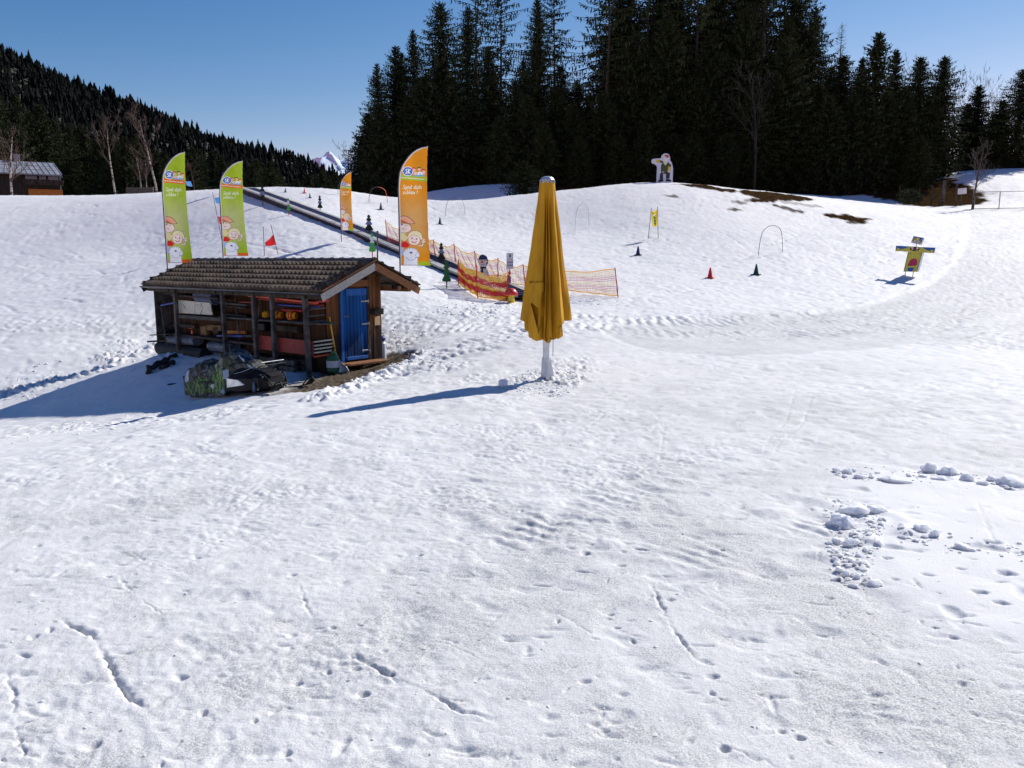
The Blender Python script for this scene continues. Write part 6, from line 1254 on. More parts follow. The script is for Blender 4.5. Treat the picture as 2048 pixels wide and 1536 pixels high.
# ================================================================== FEATHER FLAGS
def paint_flag(base, pale, band, box):
    def f(c):
        t = np.clip((140 - c.V) / 60, 0, 1) * np.clip((c.V - 20) / 50, 0, 1); b, p = np.array(lin(base)), np.array(lin(pale)); mid = np.clip(1.5 * t, 0, 1) * np.clip(1.6 - np.abs(c.U - 22) / 20, 0, 1); c.C[:] = b[None, None] * (1 - mid[..., None]) + p[None, None] * mid[..., None]
        K = (64, 58, 66)
        c.poly([(2, 162), (2, 171), (46, 166.5), (46, 158)], band)
        for k in range(13): x = 6 + k * 2.8; c.stroke([(x, 166 - x * .1), (x + 1.6, 166.2 - x * .1)], 1.5, (238, 214, 190))
        c.ell(16, 177, 8.8, 8.8, (236, 238, 242)); c.ell(16, 177, 7.7, 7.7, (56, 90, 172)); c.arc(16, 177, 5.6, 0, 2 * PI, .7, (150, 176, 226)); write(c, 'SK', 11.6, 173.2, 7.4, 1.3, (240, 244, 250))
        for x, y, hc in ((26, 181, (206, 44, 50)), (34, 182, (60, 96, 50)), (41, 178, (196, 52, 44))):
            c.ell(x, y, 3.4, 3.2, hc); c.ell(x + .3, y - 1.6, 2.6, 2.6, (236, 192, 168))
        c.ell(28.5, 173, 3.2, 3, (238, 200, 178)); c.ell(35.5, 172, 4.2, 4.2, (232, 236, 242)); c.ell(35.5, 171.5, 1.1, .9, (70, 70, 80)); c.rect(24, 167.6, 43, 170.0, (120, 168, 214)); c.ell(41, 173, 2.2, 2.4, (236, 200, 176))
        write(c, 'Spiel dich', 7, 144.5, 7.2, .95, (230, 234, 210), dy=0); write(c, 'schlau !', 7, 135, 7.2, .95, (230, 234, 210))
        # boy with cap, waving child, white dog: plain cartoon shapes with dark outlines
        skin = (232, 208, 200); wh = (226, 228, 238)
        c.poly([(0, 52), (0, 66), (8, 62), (14, 52), (8, 46)], (222, 206, 150)); c.ell(8.5, 71, 10.5, 8.6, skin, K, .55)
        c.poly([(0, 82), (1.5, 93), (7, 95), (13, 93.5), (20, 88), (26, 80.3), (19, 78.5), (9, 81)], K); c.poly([(0, 83), (1.5, 92), (7, 94), (13, 92.5), (19.5, 87.3), (24.6, 80.8), (19, 79.3), (9, 82)], (222, 160, 132)); c.poly([(0, 84), (1, 89), (6, 86), (14, 81.4), (9, 82)], (206, 96, 56))
        c.ell(4.6, 78, 1.2, 1.5, (60, 60, 84)); c.stroke([(9, 77), (13, 76.4)], .7, K); c.stroke([(4, 70.5), (7, 69.4), (8.6, 69.8)], .7, K)
        c.poly([(1.5, 35), (4, 45), (10, 46), (17, 39), (12, 34)], (206, 46, 48)); c.rect(1, 20, 6, 35, (164, 178, 226))
        c.ell(25, 55, 11.5, 11, (226, 214, 172), K, .55)
        for a in range(7): c.ell(16 + 3 * a, 53 + 5 * math.sin(a * .52 + .2), 3, 2.6, (232, 220, 178))
        c.ell(23.5, 48.5, 9.6, 9.4, (236, 212, 206), K, .5); c.ell(20, 52, 1.1, 1.5, (64, 58, 84)); c.ell(27.5, 50.4, 1.1, 1.5, (64, 58, 84)); c.arc(23.4, 47.4, 4.2, PI * 1.12, PI * 1.86, 1.3, (150, 50, 60)); c.ell(24, 49.2, .8, .7, (200, 150, 150))
        c.stroke([(31, 38), (36, 37), (38.5, 43)], 3.4, K); c.stroke([(31, 38), (36, 37), (38.5, 43)], 2.4, (232, 214, 176)); c.ell(38.8, 45.5, 2.6, 2.8, skin, K, .45)
        for a in (-.5, 0, .5): c.stroke([(38.8, 46), (38.8 + 4.4 * math.sin(a), 46 + 4.6 * math.cos(a))], 1.2, skin)
        rg = random.Random(2)
        for a in range(16): q = 2 * PI * a / 16; c.ell(18 + 10.4 * math.cos(q), 21.5 + 9.6 * math.sin(q), 2.5, 2.5, wh, (120, 122, 150), .5)
        c.poly([(6, 0), (7, 16), (28, 16), (29.5, 0)], wh); c.ell(18, 21.5, 10.6, 9.8, wh); c.ell(28.8, 20, 3, 4.4, wh, (110, 112, 150), .5); c.arc(18, 18, 8, PI * 1.1, PI * 1.9, .8, (110, 112, 140)); c.ell(18.2, 24.4, 2.1, 1.7, (48, 48, 60)); c.stroke([(6, 0.6), (29, 0.6)], .8, (150, 130, 150)); c.stroke([(29.5, 0), (28.5, 12)], .6, (110, 112, 140))
        c.rect(30, 0, 60, 7.5, box); c.poly([(1, 0), (1, 8), (3.5, 7), (6, 0)], (226, 120, 60))
        edge_ = [(0, 0), (0, 146), (3, 176), (12, 196), (24, 211), (39, 221), (48.5, 223)]; c.stroke(edge_, 4.4, (206, 204, 204))
    return f
FO = [(0, 0), (0, 146), (1.2, 164), (3, 176), (7, 187), (12, 196), (18, 204.5), (24, 211), (31, 217), (39, 221), (48.5, 223), (47.4, 205), (46.4, 180), (46, 140), (46, 90), (47, 45), (48.4, 14), (49.6, 0)]
M_['flagcloth'] = colmat('feather_flag_cloth', .85, .42, .06, .1, 5)
def flag(base, top_px, width_px, pole_bottom, colors, label, bendseed, v_bottom_px):
    """base: world point on the pole axis at the cloth bottom; sizes from photo pixels at that distance"""
    k = mpp(base); s = float(W(1024, top_px, base[1])[2] - W(1024, v_bottom_px, base[1])[2]) / 223.0; su = width_px * k / 48.5
    yw = math.atan2(-base[0], base[1]) * .5 - .1
    e = empty('feather_flag', base, yw, label, 'flag', 'feather flags of the ski school')
    lean = -.0009 * 1
    def p3(u, v, d): 
        ph = bendseed; y = .05 * math.sin(v * .02 + ph) * (u / 48) + .035 * math.sin(u * .10 + v * .012 + ph) * (u / 48) - .02 * (v / 223) ** 2
        return (u * su, y + d, v * s)
    panel('cloth', FO, .62, paint_flag(*colors), 0, p3, M_['flagcloth'], e)
    m = MB(); pts = [Vector((0, .004, (pole_bottom - base[2])))] + [Vector(p3(u, v, .004)) for u, v in [(0, 0), (0, 60), (0, 110), (0, 146), (1.2, 164), (3, 176), (7, 187), (12, 196), (18, 204.5), (24, 211), (31, 217), (39, 221), (47.5, 222.6)]]
    m.tube(pts, [.017] * 4 + [.013] * 6 + [.008] * 4, 8); m.build('pole', M_['polegrey'], e); return e
GRN = ((162, 188, 52), (182, 190, 122), (222, 124, 54), (220, 106, 36)); ORG = ((220, 142, 36), (206, 156, 92), (160, 190, 60), (164, 186, 40))
pb = hw(ha(800, 531, -.1)); flag(pb, 293, 60, hw((-.1, 0, zroof(1.0) - .25)).z, ORG, 'large orange feather flag fixed to the door gable of the shed', .4, 531)
pb = hw(ha(334, 526, -HLEN - .06)); flag(pb, 303, 48, pb[2] - 1.2, GRN, 'left green feather flag rising behind the left end of the shed roof', 1.7, 526)
pb = Vector(W(446, 512, 26.5)); flag(pb, 321, 48, GZ(pb[0], pb[1]) - .2, GRN, 'right green feather flag rising behind the middle of the shed roof', 2.6, 512)
g = sp(683, 484); pb = g + Vector((0, 0, (484 - 462) * mpp(g))); flag(pb, 345, 24, g.z - .2, ORG, 'small orange feather flag standing beside the conveyor belt', 3.1, 462)

# ================================================================== CONVEYOR LIFT ("magic carpet") up the slope
def build_carpet():
    cl = [(1052, 601), (1000, 580), (960, 563), (905, 541), (850, 519), (800, 499), (740, 474), (680, 450), (620, 427), (560, 404), (520, 389), (497, 381)]
    P = [Vector(gp(*p)) for p in cl]
    # resample
    pts = []
    for a, b in zip(P[:-1], P[1:]):
        n = max(1, int((b - a).length / .5))
        for i in range(n): pts.append(a.lerp(b, i / n))
    pts.append(P[-1]); n = len(pts)
    zs = np.array([p.z for p in pts]); 
    for _ in range(6): zs[1:-1] = (zs[:-2] + zs[1:-1] * 2 + zs[2:]) / 4
    for p, z in zip(pts, zs): p.z = z + .02
    e = empty('conveyor_lift', pts[0], 0, 'long conveyor belt lift with grey side rails running up the snow slope', 'conveyor lift'); o = pts[0]
    d = [(pts[min(i + 1, n - 1)] - pts[max(i - 1, 0)]).normalized() for i in range(n)]; S = [Vector((t.y, -t.x, 0)).normalized() for t in d]     # to the right when going up
    def strip(sec, nm, mt, smooth_=False):
        m = MB(); k = len(sec); vs = [pts[i] - o + S[i] * x + Vector((0, 0, z)) for i in range(n) for x, z in sec]
        m.add(vs, [[i * k + j, i * k + (j + 1) % k, (i + 1) * k + (j + 1) % k, (i + 1) * k + j] for i in range(n - 1) for j in range(k)] + [list(range(k)), [(n - 1) * k + j for j in range(k - 1, -1, -1)]]); return m.build(nm, mt, e)
    strip([(-.30, .05), (.30, .05), (.30, .16), (-.30, .16)], 'belt', M_['belt'])
    rail = mat('grey_rail_sheet', lin((160, 160, 156)), lin((190, 189, 184)), .7, 2, spec=.2)
    strip([(-.62, .10), (-.32, .10), (-.32, .20), (-.62, .18)], 'side_rail', rail); strip([(.32, .10), (.60, .10), (.60, .18), (.32, .20)], 'side_rail', rail)
    strip([(-.60, -.35), (-.45, -.35), (-.45, .095), (-.60, .095)], 'skirt', M_['black']); strip([(.45, -.35), (.58, -.35), (.58, .095), (.45, .095)], 'skirt', M_['black'])
    m = MB()
    for i in range(0, 22): q = pts[i] - o; m.bar(q - S[i] * .29 + Vector((0, 0, .168)), q + S[i] * .29 + Vector((0, 0, .168)), .05, .02); q = (pts[i] + pts[i + 1]) / 2 - o; m.bar(q - S[i] * .29 + Vector((0, 0, .168)), q + S[i] * .29 + Vector((0, 0, .168)), .05, .02)
    m.build('cleats', M_['black'], e)
    m = MB(); q = pts[-1] - o; m.box(q + Vector((-.3, .2, .0)), (.9, .6, .3), bev=.05); m.build('drive_housing', rail, e)
    m = MB(); q = pts[0] - o; m.box(q + Vector((.1, -.1, .06)), (1.0, .5, .16), Matrix.Rotation(-.7, 3, 'Z'), bev=.03); m.build('entry_housing', M_['black'], e)
M_['belt'] = mat('navy_rubber_belt', lin((34, 40, 70)), lin((46, 54, 90)), .95, 3, spec=.05)
build_carpet()

# ------------------------------------------------------------------ painted tree boards along the lift
TREE_O = [(0, 0), (0, 0)]
def tree_outline(w, h):
    half = [(.06, 0), (.06, .0), (.5, .02), (.56, .10), (.46, .17), (.30, .30), (.22, .36), (.42, .38), (.46, .42), (.28, .54), (.17, .61), (.34, .63), (.36, .66), (.22, .77), (.12, .83), (.24, .86), (.22, .9), (.10, .96), (.0, 1.0)]
    R_ = [(x * w, y * h) for x, y in half]; return R_ + [(-x, y) for x, y in R_[::-1][1:]]
def tree_board(px, base, top, wpx, style, label, yaw=0.0):
    g = sp(px, base); k = mpp(g); H = (base - top) * k; w = wpx * k; e = empty('tree_board', g, yaw - math.atan2(g.x, g.y), label, 'painted board', 'painted wooden trees along the conveyor lift')
    z0 = H * .24; hb_ = H - z0; ol = [(u, v + z0) for u, v in tree_outline(w, hb_)]
    def paint(c):
        base_c = {'green': (34, 92, 46), 'dark': (26, 40, 36), 'white': (70, 170, 74)}[style]; c.fill(c.U > -9, base_c)
        if style == 'dark': c.fill((c.V > z0 + hb_ * .38) & (c.V < z0 + hb_ * .60) , (116, 136, 168)); c.fill((c.V > z0 + hb_ * .3) & (c.V < z0 + hb_ * .38), (40, 60, 56)); c.fill((c.V > z0 + hb_ * .74) & (c.V < z0 + hb_ * .80), (60, 84, 78))
        if style == 'white': c.fill((c.V > z0 + hb_ * .48) & (c.V < z0 + hb_ * .78), (222, 230, 224))
        if style == 'green':
            for f in (.36, .61, .83): c.fill((c.V > z0 + hb_ * (f - .03)) & (c.V < z0 + hb_ * f) & (np.abs(c.U) > w * .14), (24, 66, 36))
        c.fill(vnoise(c.U * 30, c.V * 30, 3) > .3, tuple(int(v * .8) for v in base_c))
    panel('board', ol, w / 40, paint, .02, lambda u, v, d: (u, d, v), M_['paint'], e, (70, 60, 50))
    m = MB(); m.box((0, .035, z0 * .9), (max(.04, w * .10), .04, z0 * 2 + .3), bev=.004); m.build('stake', M_['redpole'] if style == 'white' else M_['darkwood'], e); return e
tree_board(893.5, 578, 521, 16, 'green', 'green painted wooden tree nearest the lower end of the conveyor lift')
tree_board(883, 531, 486, 14, 'dark', 'dark painted wooden tree with a blue grey band behind the nearest green one')
tree_board(745, 516, 466, 12, 'white', 'light green and white wooden tree on a red stake by the empty pole')
tree_board(738.5, 472, 430, 15, 'dark', 'dark wooden tree with a snowy band, right of the small orange flag')
tree_board(640.5, 425, 392, 9, 'dark', 'slim dark wooden tree behind the middle of the conveyor belt')
tree_board(577.5, 431, 397, 7, 'white', 'thin light green wooden tree in front of the upper belt')
tree_board(526, 412, 372, 13, 'dark', 'highest wooden tree, at the upper end of the conveyor belt')

# ------------------------------------------------------------------ safety nets: real twine, red and yellow bands
def net(name, posts, drop, sag, label, cell=.055, th=.006, bulge=0.0, tint=1.0, low=0.0, pole_mat='redpole', dense=False):
    """posts: list of (base px, base py, top px, top py)"""
    A = []
    for bx, by, tx, ty in posts:
        g = sp(bx, by); k = mpp(g); t = Vector(W(tx, ty, g.y + (.0 if True else 0))); t = g + Vector(((tx - bx) * k, 0, (by - ty) * k)); A.append((g, t))
    e = empty(name, A[0][0], 0, label, 'safety net'); o = A[0][0]; m = MB()
    Y1, Y2, R1 = lin((236, 190, 70)), lin((240, 206, 110)), lin((206, 66, 60))
    def colr(f): return R1 if (.22 < f < .42 or .58 < f < .80) else (Y1 if f < .5 else Y2)
    for (g0, t0), (g1, t1) in zip(A[:-1], A[1:]):
        L = (g1 - g0).length; nu = max(4, int(L / cell)); H = ((t0 - g0).length + (t1 - g1).length) / 2 * drop; nv = max(4, int(H / cell))
        def P(u, v):
            a = g0.lerp(t0, low + (1 - low) * v * .98); b = g1.lerp(t1, low + (1 - low) * v * .98); p = a.lerp(b, u); s_ = 4 * u * (1 - u); gz = surf_q(p.x, p.y) + .04
            p.z -= s_ * sag * (.25 + .75 * v); p.y += bulge * s_ * math.sin(v * 2.6 + .3); p.x += .02 * math.sin(u * 23 + v * 9); p.z += .015 * math.sin(u * 17 + v * 5)
            if p.z < gz: p.z = gz + (.01 * math.sin(u * 40))
            return p
        def surf_q(x, y): return GZ_c(x, y)
        gz0, gz1 = g0.z, g1.z
        def GZ_c(x, y): 
            f = (Vector((x, y, 0)) - Vector((g0.x, g0.y, 0))).dot(Vector((g1.x - g0.x, g1.y - g0.y, 0))) / (L * L + 1e-6); return gz0 + (gz1 - gz0) * min(1, max(0, f))
        G = [[P(i / nu, j / nv) for j in range(nv + 1)] for i in range(nu + 1)]
        def rib(a, b, w, up):
            d_ = (b - a); s_ = up * w; m.add([a - s_, a + s_, b + s_, b - s_], [[0, 1, 2, 3]])
        for i in range(nu + 1):
            for j in range(nv):
                m.col = colr((j + .5) / nv); rib(G[i][j] - o, G[i][j + 1] - o, th, Vector((.8, .6, 0)))
        for j in range(nv + 1):
            m.col = colr(j / nv) if 0 < j < nv else lin((240, 176, 40)); w = th if 0 < j < nv else .016
            for i in range(nu): rib(G[i][j] - o, G[i + 1][j] - o, w, Vector((0, 0, 1)))
    m.build('mesh', M_['net'], e, True, fix=False)
    for g, t in A: q = MB(); q.tube([g - o - Vector((0, 0, .25)), t - o + (t - g) * .03], .018, 8); q.build('pole', M_[pole_mat], e)
    return e
net('safety_net', [(777, 492, 772, 443), (823, 500, 818, 462), (872, 521, 867.5, 480), (912, 533, 908.5, 490), (954, 546, 949.5, 504), (996, 566, 996, 518), (1052, 574, 1046, 531), (1238, 595, 1229, 538)], .95, .16, 'long red and yellow safety net behind the conveyor lift, reaching past the umbrella', th=.006)
net('safety_net', [(917, 569, 917, 520), (956, 596, 953.5, 540), (1012, 603, 1016, 552)], 1.0, .14, 'bright short safety net in front of the lift entrance beside the mushroom', th=.012, cell=.05, bulge=-.12)
net('safety_net', [(918, 562, 918, 523), (962, 574, 960, 545), (1018, 584, 1018, 546)], 1.0, .10, 'second safety net hanging close behind the bright short one at the lift entrance', th=.008, cell=.05, bulge=.1)

# ------------------------------------------------------------------ snowman board, sign, mushroom
def facing(g): return -math.atan2(g.x, g.y)
def px_board(name, base_px, base_py, poly_px, paint, label, cat, res_px=.35, thick=.025, stakes=(), back=(120, 104, 84), yaw=0., group=None, mt=None, edge=None):
    g = sp(base_px, base_py); k = mpp(g); e = empty(name, g, facing(g) + yaw, label, cat, group)
    f = lambda p: ((p[0] - base_px), (base_py - p[1]))
    ol = [f(p) for p in poly_px]
    panel('board', ol, res_px, paint, thick / k, lambda u, v, d: (u * k, d * k, v * k), mt or M_['paint'], e, back, edge)
    for x, y0, y1, w, mtn in stakes: m = MB(); m.box(((x - base_px) * k, thick + w * .5 + .004, ((base_py - y0) + (base_py - y1)) * k / 2), (w, w, abs(y1 - y0) * k), bev=w * .1); m.build('stake', M_[mtn], e)
    return e
def paint_snowman(c):   # units: photo pixels, origin at the base
    c.fill(c.U > -99, (206, 210, 218)); V0 = 576; x = lambda p: p - 968; y = lambda p: V0 - p
    c.poly([(x(958), y(521)), (x(960), y(513)), (x(966), y(510)), (x(974), y(515)), (x(977), y(526)), (x(970), y(519)), (x(961), y(518.5))], (28, 50, 92)); c.fill((c.V > y(521)) & (c.V < y(518)) & (c.U < x(972)), (20, 34, 60))
    c.poly([(x(961), y(527)), (x(966), y(522)), (x(968), y(526)), (x(965), y(528))], (210, 84, 50)); c.ell(x(963), y(522.5), .9, 1.1, (20, 20, 24)); c.ell(x(969.5), y(522.5), .9, 1.1, (20, 20, 24)); c.arc(x(966), y(528.5), 3.4, PI * 1.15, PI * 1.9, 1.0, (30, 30, 36))
    c.poly([(x(959), y(535)), (x(973), y(535)), (x(974), y(538.5)), (x(958), y(538.5))], (30, 36, 44)); c.poly([(x(963), y(537)), (x(966.5), y(537)), (x(967), y(547)), (x(962), y(547))], (30, 36, 44)); c.poly([(x(972), y(528)), (x(978), y(524)), (x(976), y(536))], (34, 52, 96))
    for q in (552, 558, 564): c.ell(x(968), y(q), .9, .9, (40, 40, 46))
    c.ell(x(975), y(545), 2.4, 3, (178, 186, 200))
SNM = [(957, 520), (959, 514), (963, 511), (968, 511), (974, 515), (977, 524), (975, 532), (972, 536), (975, 541), (978, 549), (977, 560), (974, 570), (972, 577), (961, 577), (958, 568), (957, 556), (959, 545), (961, 537), (959, 532), (957, 527)]
px_board('snowman_board', 968, 576, SNM, paint_snowman, 'painted snowman board with a blue hat and dark scarf behind the nets', 'painted board', .3, .03, [(968, 579, 530, .05, 'darkwood')])
def paint_sign(c):
    c.fill(c.U > -99, (214, 220, 228)); x = lambda p: p - 1019; y = lambda p: 577 - p; c.rect(x(1013), y(539.5), x(1028), y(538.6), (120, 130, 150)); c.rect(x(1013), y(508.4), x(1028), y(507), (150, 160, 176))
    write(c, 'U', x(1018.4), y(516), 5.2, 1.5, (60, 70, 92))
    for a, col in ((1016.2, (206, 90, 80)), (1020.2, (96, 140, 120)), (1024.2, (206, 100, 80))): c.ell(x(a), y(520.5), .9, 1.0, col)
    for r_, yy in enumerate((526, 532)):
        for a in (1016.2, 1020.3, 1024.4): c.ell(x(a), y(yy), 1.75, 2.1, (44, 62, 106)); c.ell(x(a), y(yy), .8, 1.1, (200, 208, 222))
sg = px_board('instruction_sign', 1019, 577, [(1013, 507.5), (1026.5, 507.5), (1026.5, 539), (1013, 539)], paint_sign, 'white lift instruction sign with rows of blue round symbols on a padded pole', 'sign', .22, .015)
k = mpp(sp(1019, 577)); m = MB(); m.tube([(0, .05, -.2), (0, .05, 66 * k)], .024, 10); m.build('pole', M_['steel'], sg)
m = MB(); m.tube([(0, .05, 0), (0, .05, 23 * k)], .055, 14); m.build('pad', M_['bluepaint'], sg); m = MB(); m.tube([(0, .05, 27 * k), (0, .05, 33 * k)], .05, 12); m.build('red_sleeve', M_['redpole'], sg)
g = sp(1022, 606); k = mpp(g); e = empty('mushroom_figure', g + Vector((0, 0, -.03)), facing(g), 'yellow mushroom figure with a red cap and a smiling face at the lift entrance', 'figure')
m = MB(); m.smooth = True; m.lathe([(0, 0), (6.2 * k, 0), (7.4 * k, 2.5 * k), (7.2 * k, 8 * k), (5.6 * k, 14 * k), (5.0 * k, 19 * k), (0, 19 * k)], 24); m.build('stem', mat('yellow_plastic', lin((222, 190, 36)), lin((236, 206, 60)), .45, 5), e)
m = MB(); m.smooth = True; m.lathe([(0, 17 * k), (13.4 * k, 16.4 * k), (14 * k, 18 * k), (12.6 * k, 23 * k), (8.6 * k, 28 * k), (3.5 * k, 30.4 * k), (0, 30.8 * k)], 28); m.build('cap', mat('red_plastic', lin((206, 44, 44)), lin((224, 66, 58)), .4, 5), e)
m = MB(); m.lathe([(0, 16.2 * k), (13 * k, 16.0 * k), (13.2 * k, 17.4 * k)], 28); m.add([( -9 * k, -10.4 * k, 18 * k), (9 * k, -10.4 * k, 18 * k), (5 * k, -10.4 * k, 25.4 * k), (-5 * k, -10.4 * k, 25.4 * k)], [[0, 1, 2, 3]]); m.build('cap_front', mat('pale_yellow_plastic', lin((230, 206, 90)), lin((240, 220, 120)), .45, 5), e)
for x in (-2.2, 2.2): m = MB(); m.smooth = True; m.lathe([(0, -1.5 * k), (1.1 * k, -1.0 * k), (1.5 * k, 0), (1.1 * k, 1.0 * k), (0, 1.5 * k)], 12, (x * k, -6.2 * k, 9.4 * k)); m.build('eye', M_['whitepaint'], e); m = MB(); m.lathe([(0, -.7 * k), (.7 * k, 0), (0, .7 * k)], 10, (x * k, -7.6 * k, 9.4 * k)); m.build('pupil', M_['blackplastic'], e)
m = MB(); m.tube([(3 * k * math.cos(a), -7.0 * k, 6 * k + 2.6 * k * math.sin(a)) for a in np.linspace(PI * 1.1, PI * 1.9, 8)], .8 * k, 8); m.build('mouth', M_['redpole'], e)

# ------------------------------------------------------------------ cones
def make_cone(colr):
    c = MB(); c.smooth = True; c.lathe([(.125, .025), (.105, .05), (.028, .40), (.022, .415), (0, .417)], 20); b = MB(); b.box((0, 0, .014), (.34, .34, .028), bev=.01); return c.mesh('body'), b.mesh('base')
cone_me = {}
for nm, c in (('red', (206, 40, 44)), ('green', (22, 66, 60)), ('blue', (28, 40, 88)), ('grey', (44, 62, 70)), ('pink', (206, 50, 84))):
    a, b = make_cone(c); mt = mat(nm + '_cone_plastic', lin(c), lin(tuple(min(255, int(v * 1.15 + 6)) for v in c)), .45, 6); a.materials.append(mt); b.materials.append(mt if nm in ('red', 'pink') else M_['black']); cone_me[nm] = (a, b)
for px, py, hpx, nm, lb in [(1420, 557, 21, 'red', 'bright red cone on the open snow, nearest of all the cones'), (1512, 550, 21, 'green', 'dark green cone to the right of the bright red cone'), (1276, 510, 18, 'blue', 'dark blue cone left of the yellow banner'), (880, 449, 14, 'grey', 'dark grey green cone right of the large orange flag'), (1113, 449, 14, 'green', 'dark cone mostly hidden behind the umbrella'), (762, 419, 13, 'grey', 'dark cone between the two orange flags'),
                            (697, 403, 11, 'pink', 'pink red cone just right of the small orange flag'), (571, 385, 8, 'grey', 'tiny dark cone on the crest, leftmost of the far cones'), (609, 386, 9, 'pink', 'tiny red cone on the crest left of the small orange flag'), (620, 396, 9, 'grey', 'small dark cone just below the tiny red one on the crest')]:
    g = sp(px, py); s = hpx * mpp(g) / .415; e = empty('traffic_cone', g, random.uniform(0, 1.5), lb, 'cone', 'cones marking the practice slope'); e.scale = (s * .95, s * .95, s)
    for n_, me in (('body', cone_me[nm][0]), ('base', cone_me[nm][1])): link(n_, me, None, e)
# ------------------------------------------------------------------ bent rod gates
def hoop(lx, ly, rx, ry, top, label, mats, rad=.011, lean=0):
    a, b = sp(lx, ly), sp(rx, ry); k = mpp(a); H = ((ly + ry) / 2 - top) * k; e = empty('hoop_gate', a, 0, label, 'hoop', 'bent rod gates on the practice slope'); d = b - a
    q = [Vector((0, 0, -.15))] + [d * ((1 - math.cos(t)) / 2) + Vector((lean * math.sin(t), 0, H * (.42 * min(1, math.sin(t) * 1.6) + .58 * math.sin(t)))) for t in np.linspace(0.04, PI - .04, 26)] + [d + Vector((0, 0, -.15))]
    n = len(q); cut = n // 2
    for part, mt in ((q[:cut + 1], mats[0]), (q[cut:], mats[1])): m = MB(); m.tube(part, rad, 6); m.build('rod', M_[mt], e)
M_['paleroad'] = mat('pale_rod', lin((170, 150, 130)), lin((196, 180, 160)), .5, 4); M_['bluerod'] = mat('blue_rod', lin((50, 74, 120)), lin((70, 96, 140)), .5, 4); M_['orangerod'] = mat('orange_rod', lin((214, 84, 50)), lin((226, 104, 70)), .5, 4); M_['greenrod'] = mat('green_rod', lin((60, 110, 80)), lin((80, 130, 100)), .5, 4)
hoop(1517, 510, 1565, 504, 451, 'dark bent rod hoop nearest the box figure', ('hoop', 'hoop'), .013)
hoop(1150, 462, 1178, 455, 408, 'pale thin hoop right of the umbrella top', ('paleroad', 'paleroad'), .009)
hoop(891, 432, 930, 431, 396, 'thin hoop with a blue side in front of the shaded bank', ('bluerod', 'paleroad'), .012)
hoop(738, 405, 775, 406, 375, 'hoop with an orange right side on the crest', ('hoop', 'orangerod'), .016)
hoop(676, 389, 699, 390, 364, 'hoop with a green side half hidden by the small orange flag', ('hoop', 'greenrod'), .013)
# ------------------------------------------------------------------ slalom flags, banner
def cloth(name, corners, colr, mt, parent, origin, nu=14, nv=10, amp=.04, paint=None):
    a, b, c, d = [Vector(v) for v in corners]; V = []; F = []; C = []
    for j in range(nv + 1):
        for i in range(nu + 1):
            u, v = i / nu, j / nv; p = a.lerp(b, u).lerp(d.lerp(c, u), v) - origin; p.y += amp * math.sin(u * 5 + v * 3) * math.sin(PI * min(1, max(0, u))); p.z -= .03 * math.sin(PI * u); V.append(tuple(p))
    for j in range(nv):
        for i in range(nu): F.append([j * (nu + 1) + i, j * (nu + 1) + i + 1, (j + 1) * (nu + 1) + i + 1, (j + 1) * (nu + 1) + i]); C.append(paint((i + .5) / nu, (j + .5) / nv) if paint else lin(colr))
    return link(name, npmesh(name, np.array(V), np.array(F), np.array(C), dom='CORNER'), mt, parent)
def at(px, py, g): k = mpp(g); return lambda x, y, dy=0: Vector((g.x + (x - px) * k, g.y + dy, g.z + (py - y) * k))
def gate(px, py, poles, cl, label, colr, cat='slalom flag', paint=None, polem='hoop', group=None, rad=.013):
    g = sp(px, py); f = at(px, py, g); e = empty('slalom_gate', g, 0, label, cat, group)
    for (x0, y0, x1, y1) in poles: m = MB(); m.tube([f(x0, y0 + 3) - g, f(x1, y1) - g], rad, 6); m.build('pole', M_[polem], e)
    for q, cc in cl: cloth('flag_cloth', [f(*p) for p in q], cc, M_['cloth'], e, g, paint=paint)
    return e
GG = 'gate flags on the left slope'
gate(529, 512, [(529, 512, 529, 455), (557, 511, 544.5, 451)], [([(531, 486), (549, 470), (553.5, 490), (532, 493)], (214, 48, 54))], 'red triangular gate flag between two thin poles behind the shed roof', (214, 48, 54), group=GG)
gate(444, 480, [(444, 480, 430.5, 386)], [([(434, 397), (449, 393), (449, 407), (436, 408)], (92, 160, 216)), ([(438, 433), (452, 435), (452, 448), (441, 449)], (222, 70, 76))], 'leaning pole with a light blue and a red flag left of the right green flag', (0, 0, 0), group=GG)
gate(372, 386, [(372, 386, 372, 361)], [([(372, 362), (383, 363), (385.5, 373), (374, 371)], (110, 170, 226))], 'small light blue flag on the crest beside the left green flag', (0, 0, 0), group=GG, rad=.016)
g = sp(451, 386); f = at(451, 386, g); e = empty('blue_sign', g, 0, 'dark blue sign on a post at the upper end of the lift', 'sign'); k = mpp(g)
m = MB(); m.box(f(452, 356, .03) - g, (12 * k, .04, 21 * k), bev=.01); m.build('sign_panel', M_['bluepaint'], e); m = MB(); m.tube([f(451, 390, .09) - g, f(451, 346, .09) - g], .03, 8); m.build('post', M_['steel'], e)
def paint_banner(u, v):
    if .34 < u < .66 and .12 < v < .86 and ((v * 10) % 1.9 < 1.45 or u < .44): return lin((24, 110, 76)) if not (.2 < v < .3) else lin((220, 228, 214))
    return lin((226, 196, 52))
g = sp(1306, 478); f = at(1306, 478, g); e = empty('banner_gate', g, 0, 'yellow and green banner stretched between two thin poles', 'banner')
for x0, y0, x1, y1 in ((1296, 480, 1301.3, 417), (1316.4, 475, 1313.4, 414)): m = MB(); m.tube([f(x0, y0 + 3) - g, f(x1, y1) - g], .016, 6); m.build('pole', M_['hoop'], e)
cloth('banner_cloth', [f(1301, 424), f(1312.6, 420), f(1314, 450), f(1304.5, 455)], None, M_['cloth'], e, g, 30, 44, .05, paint_banner)

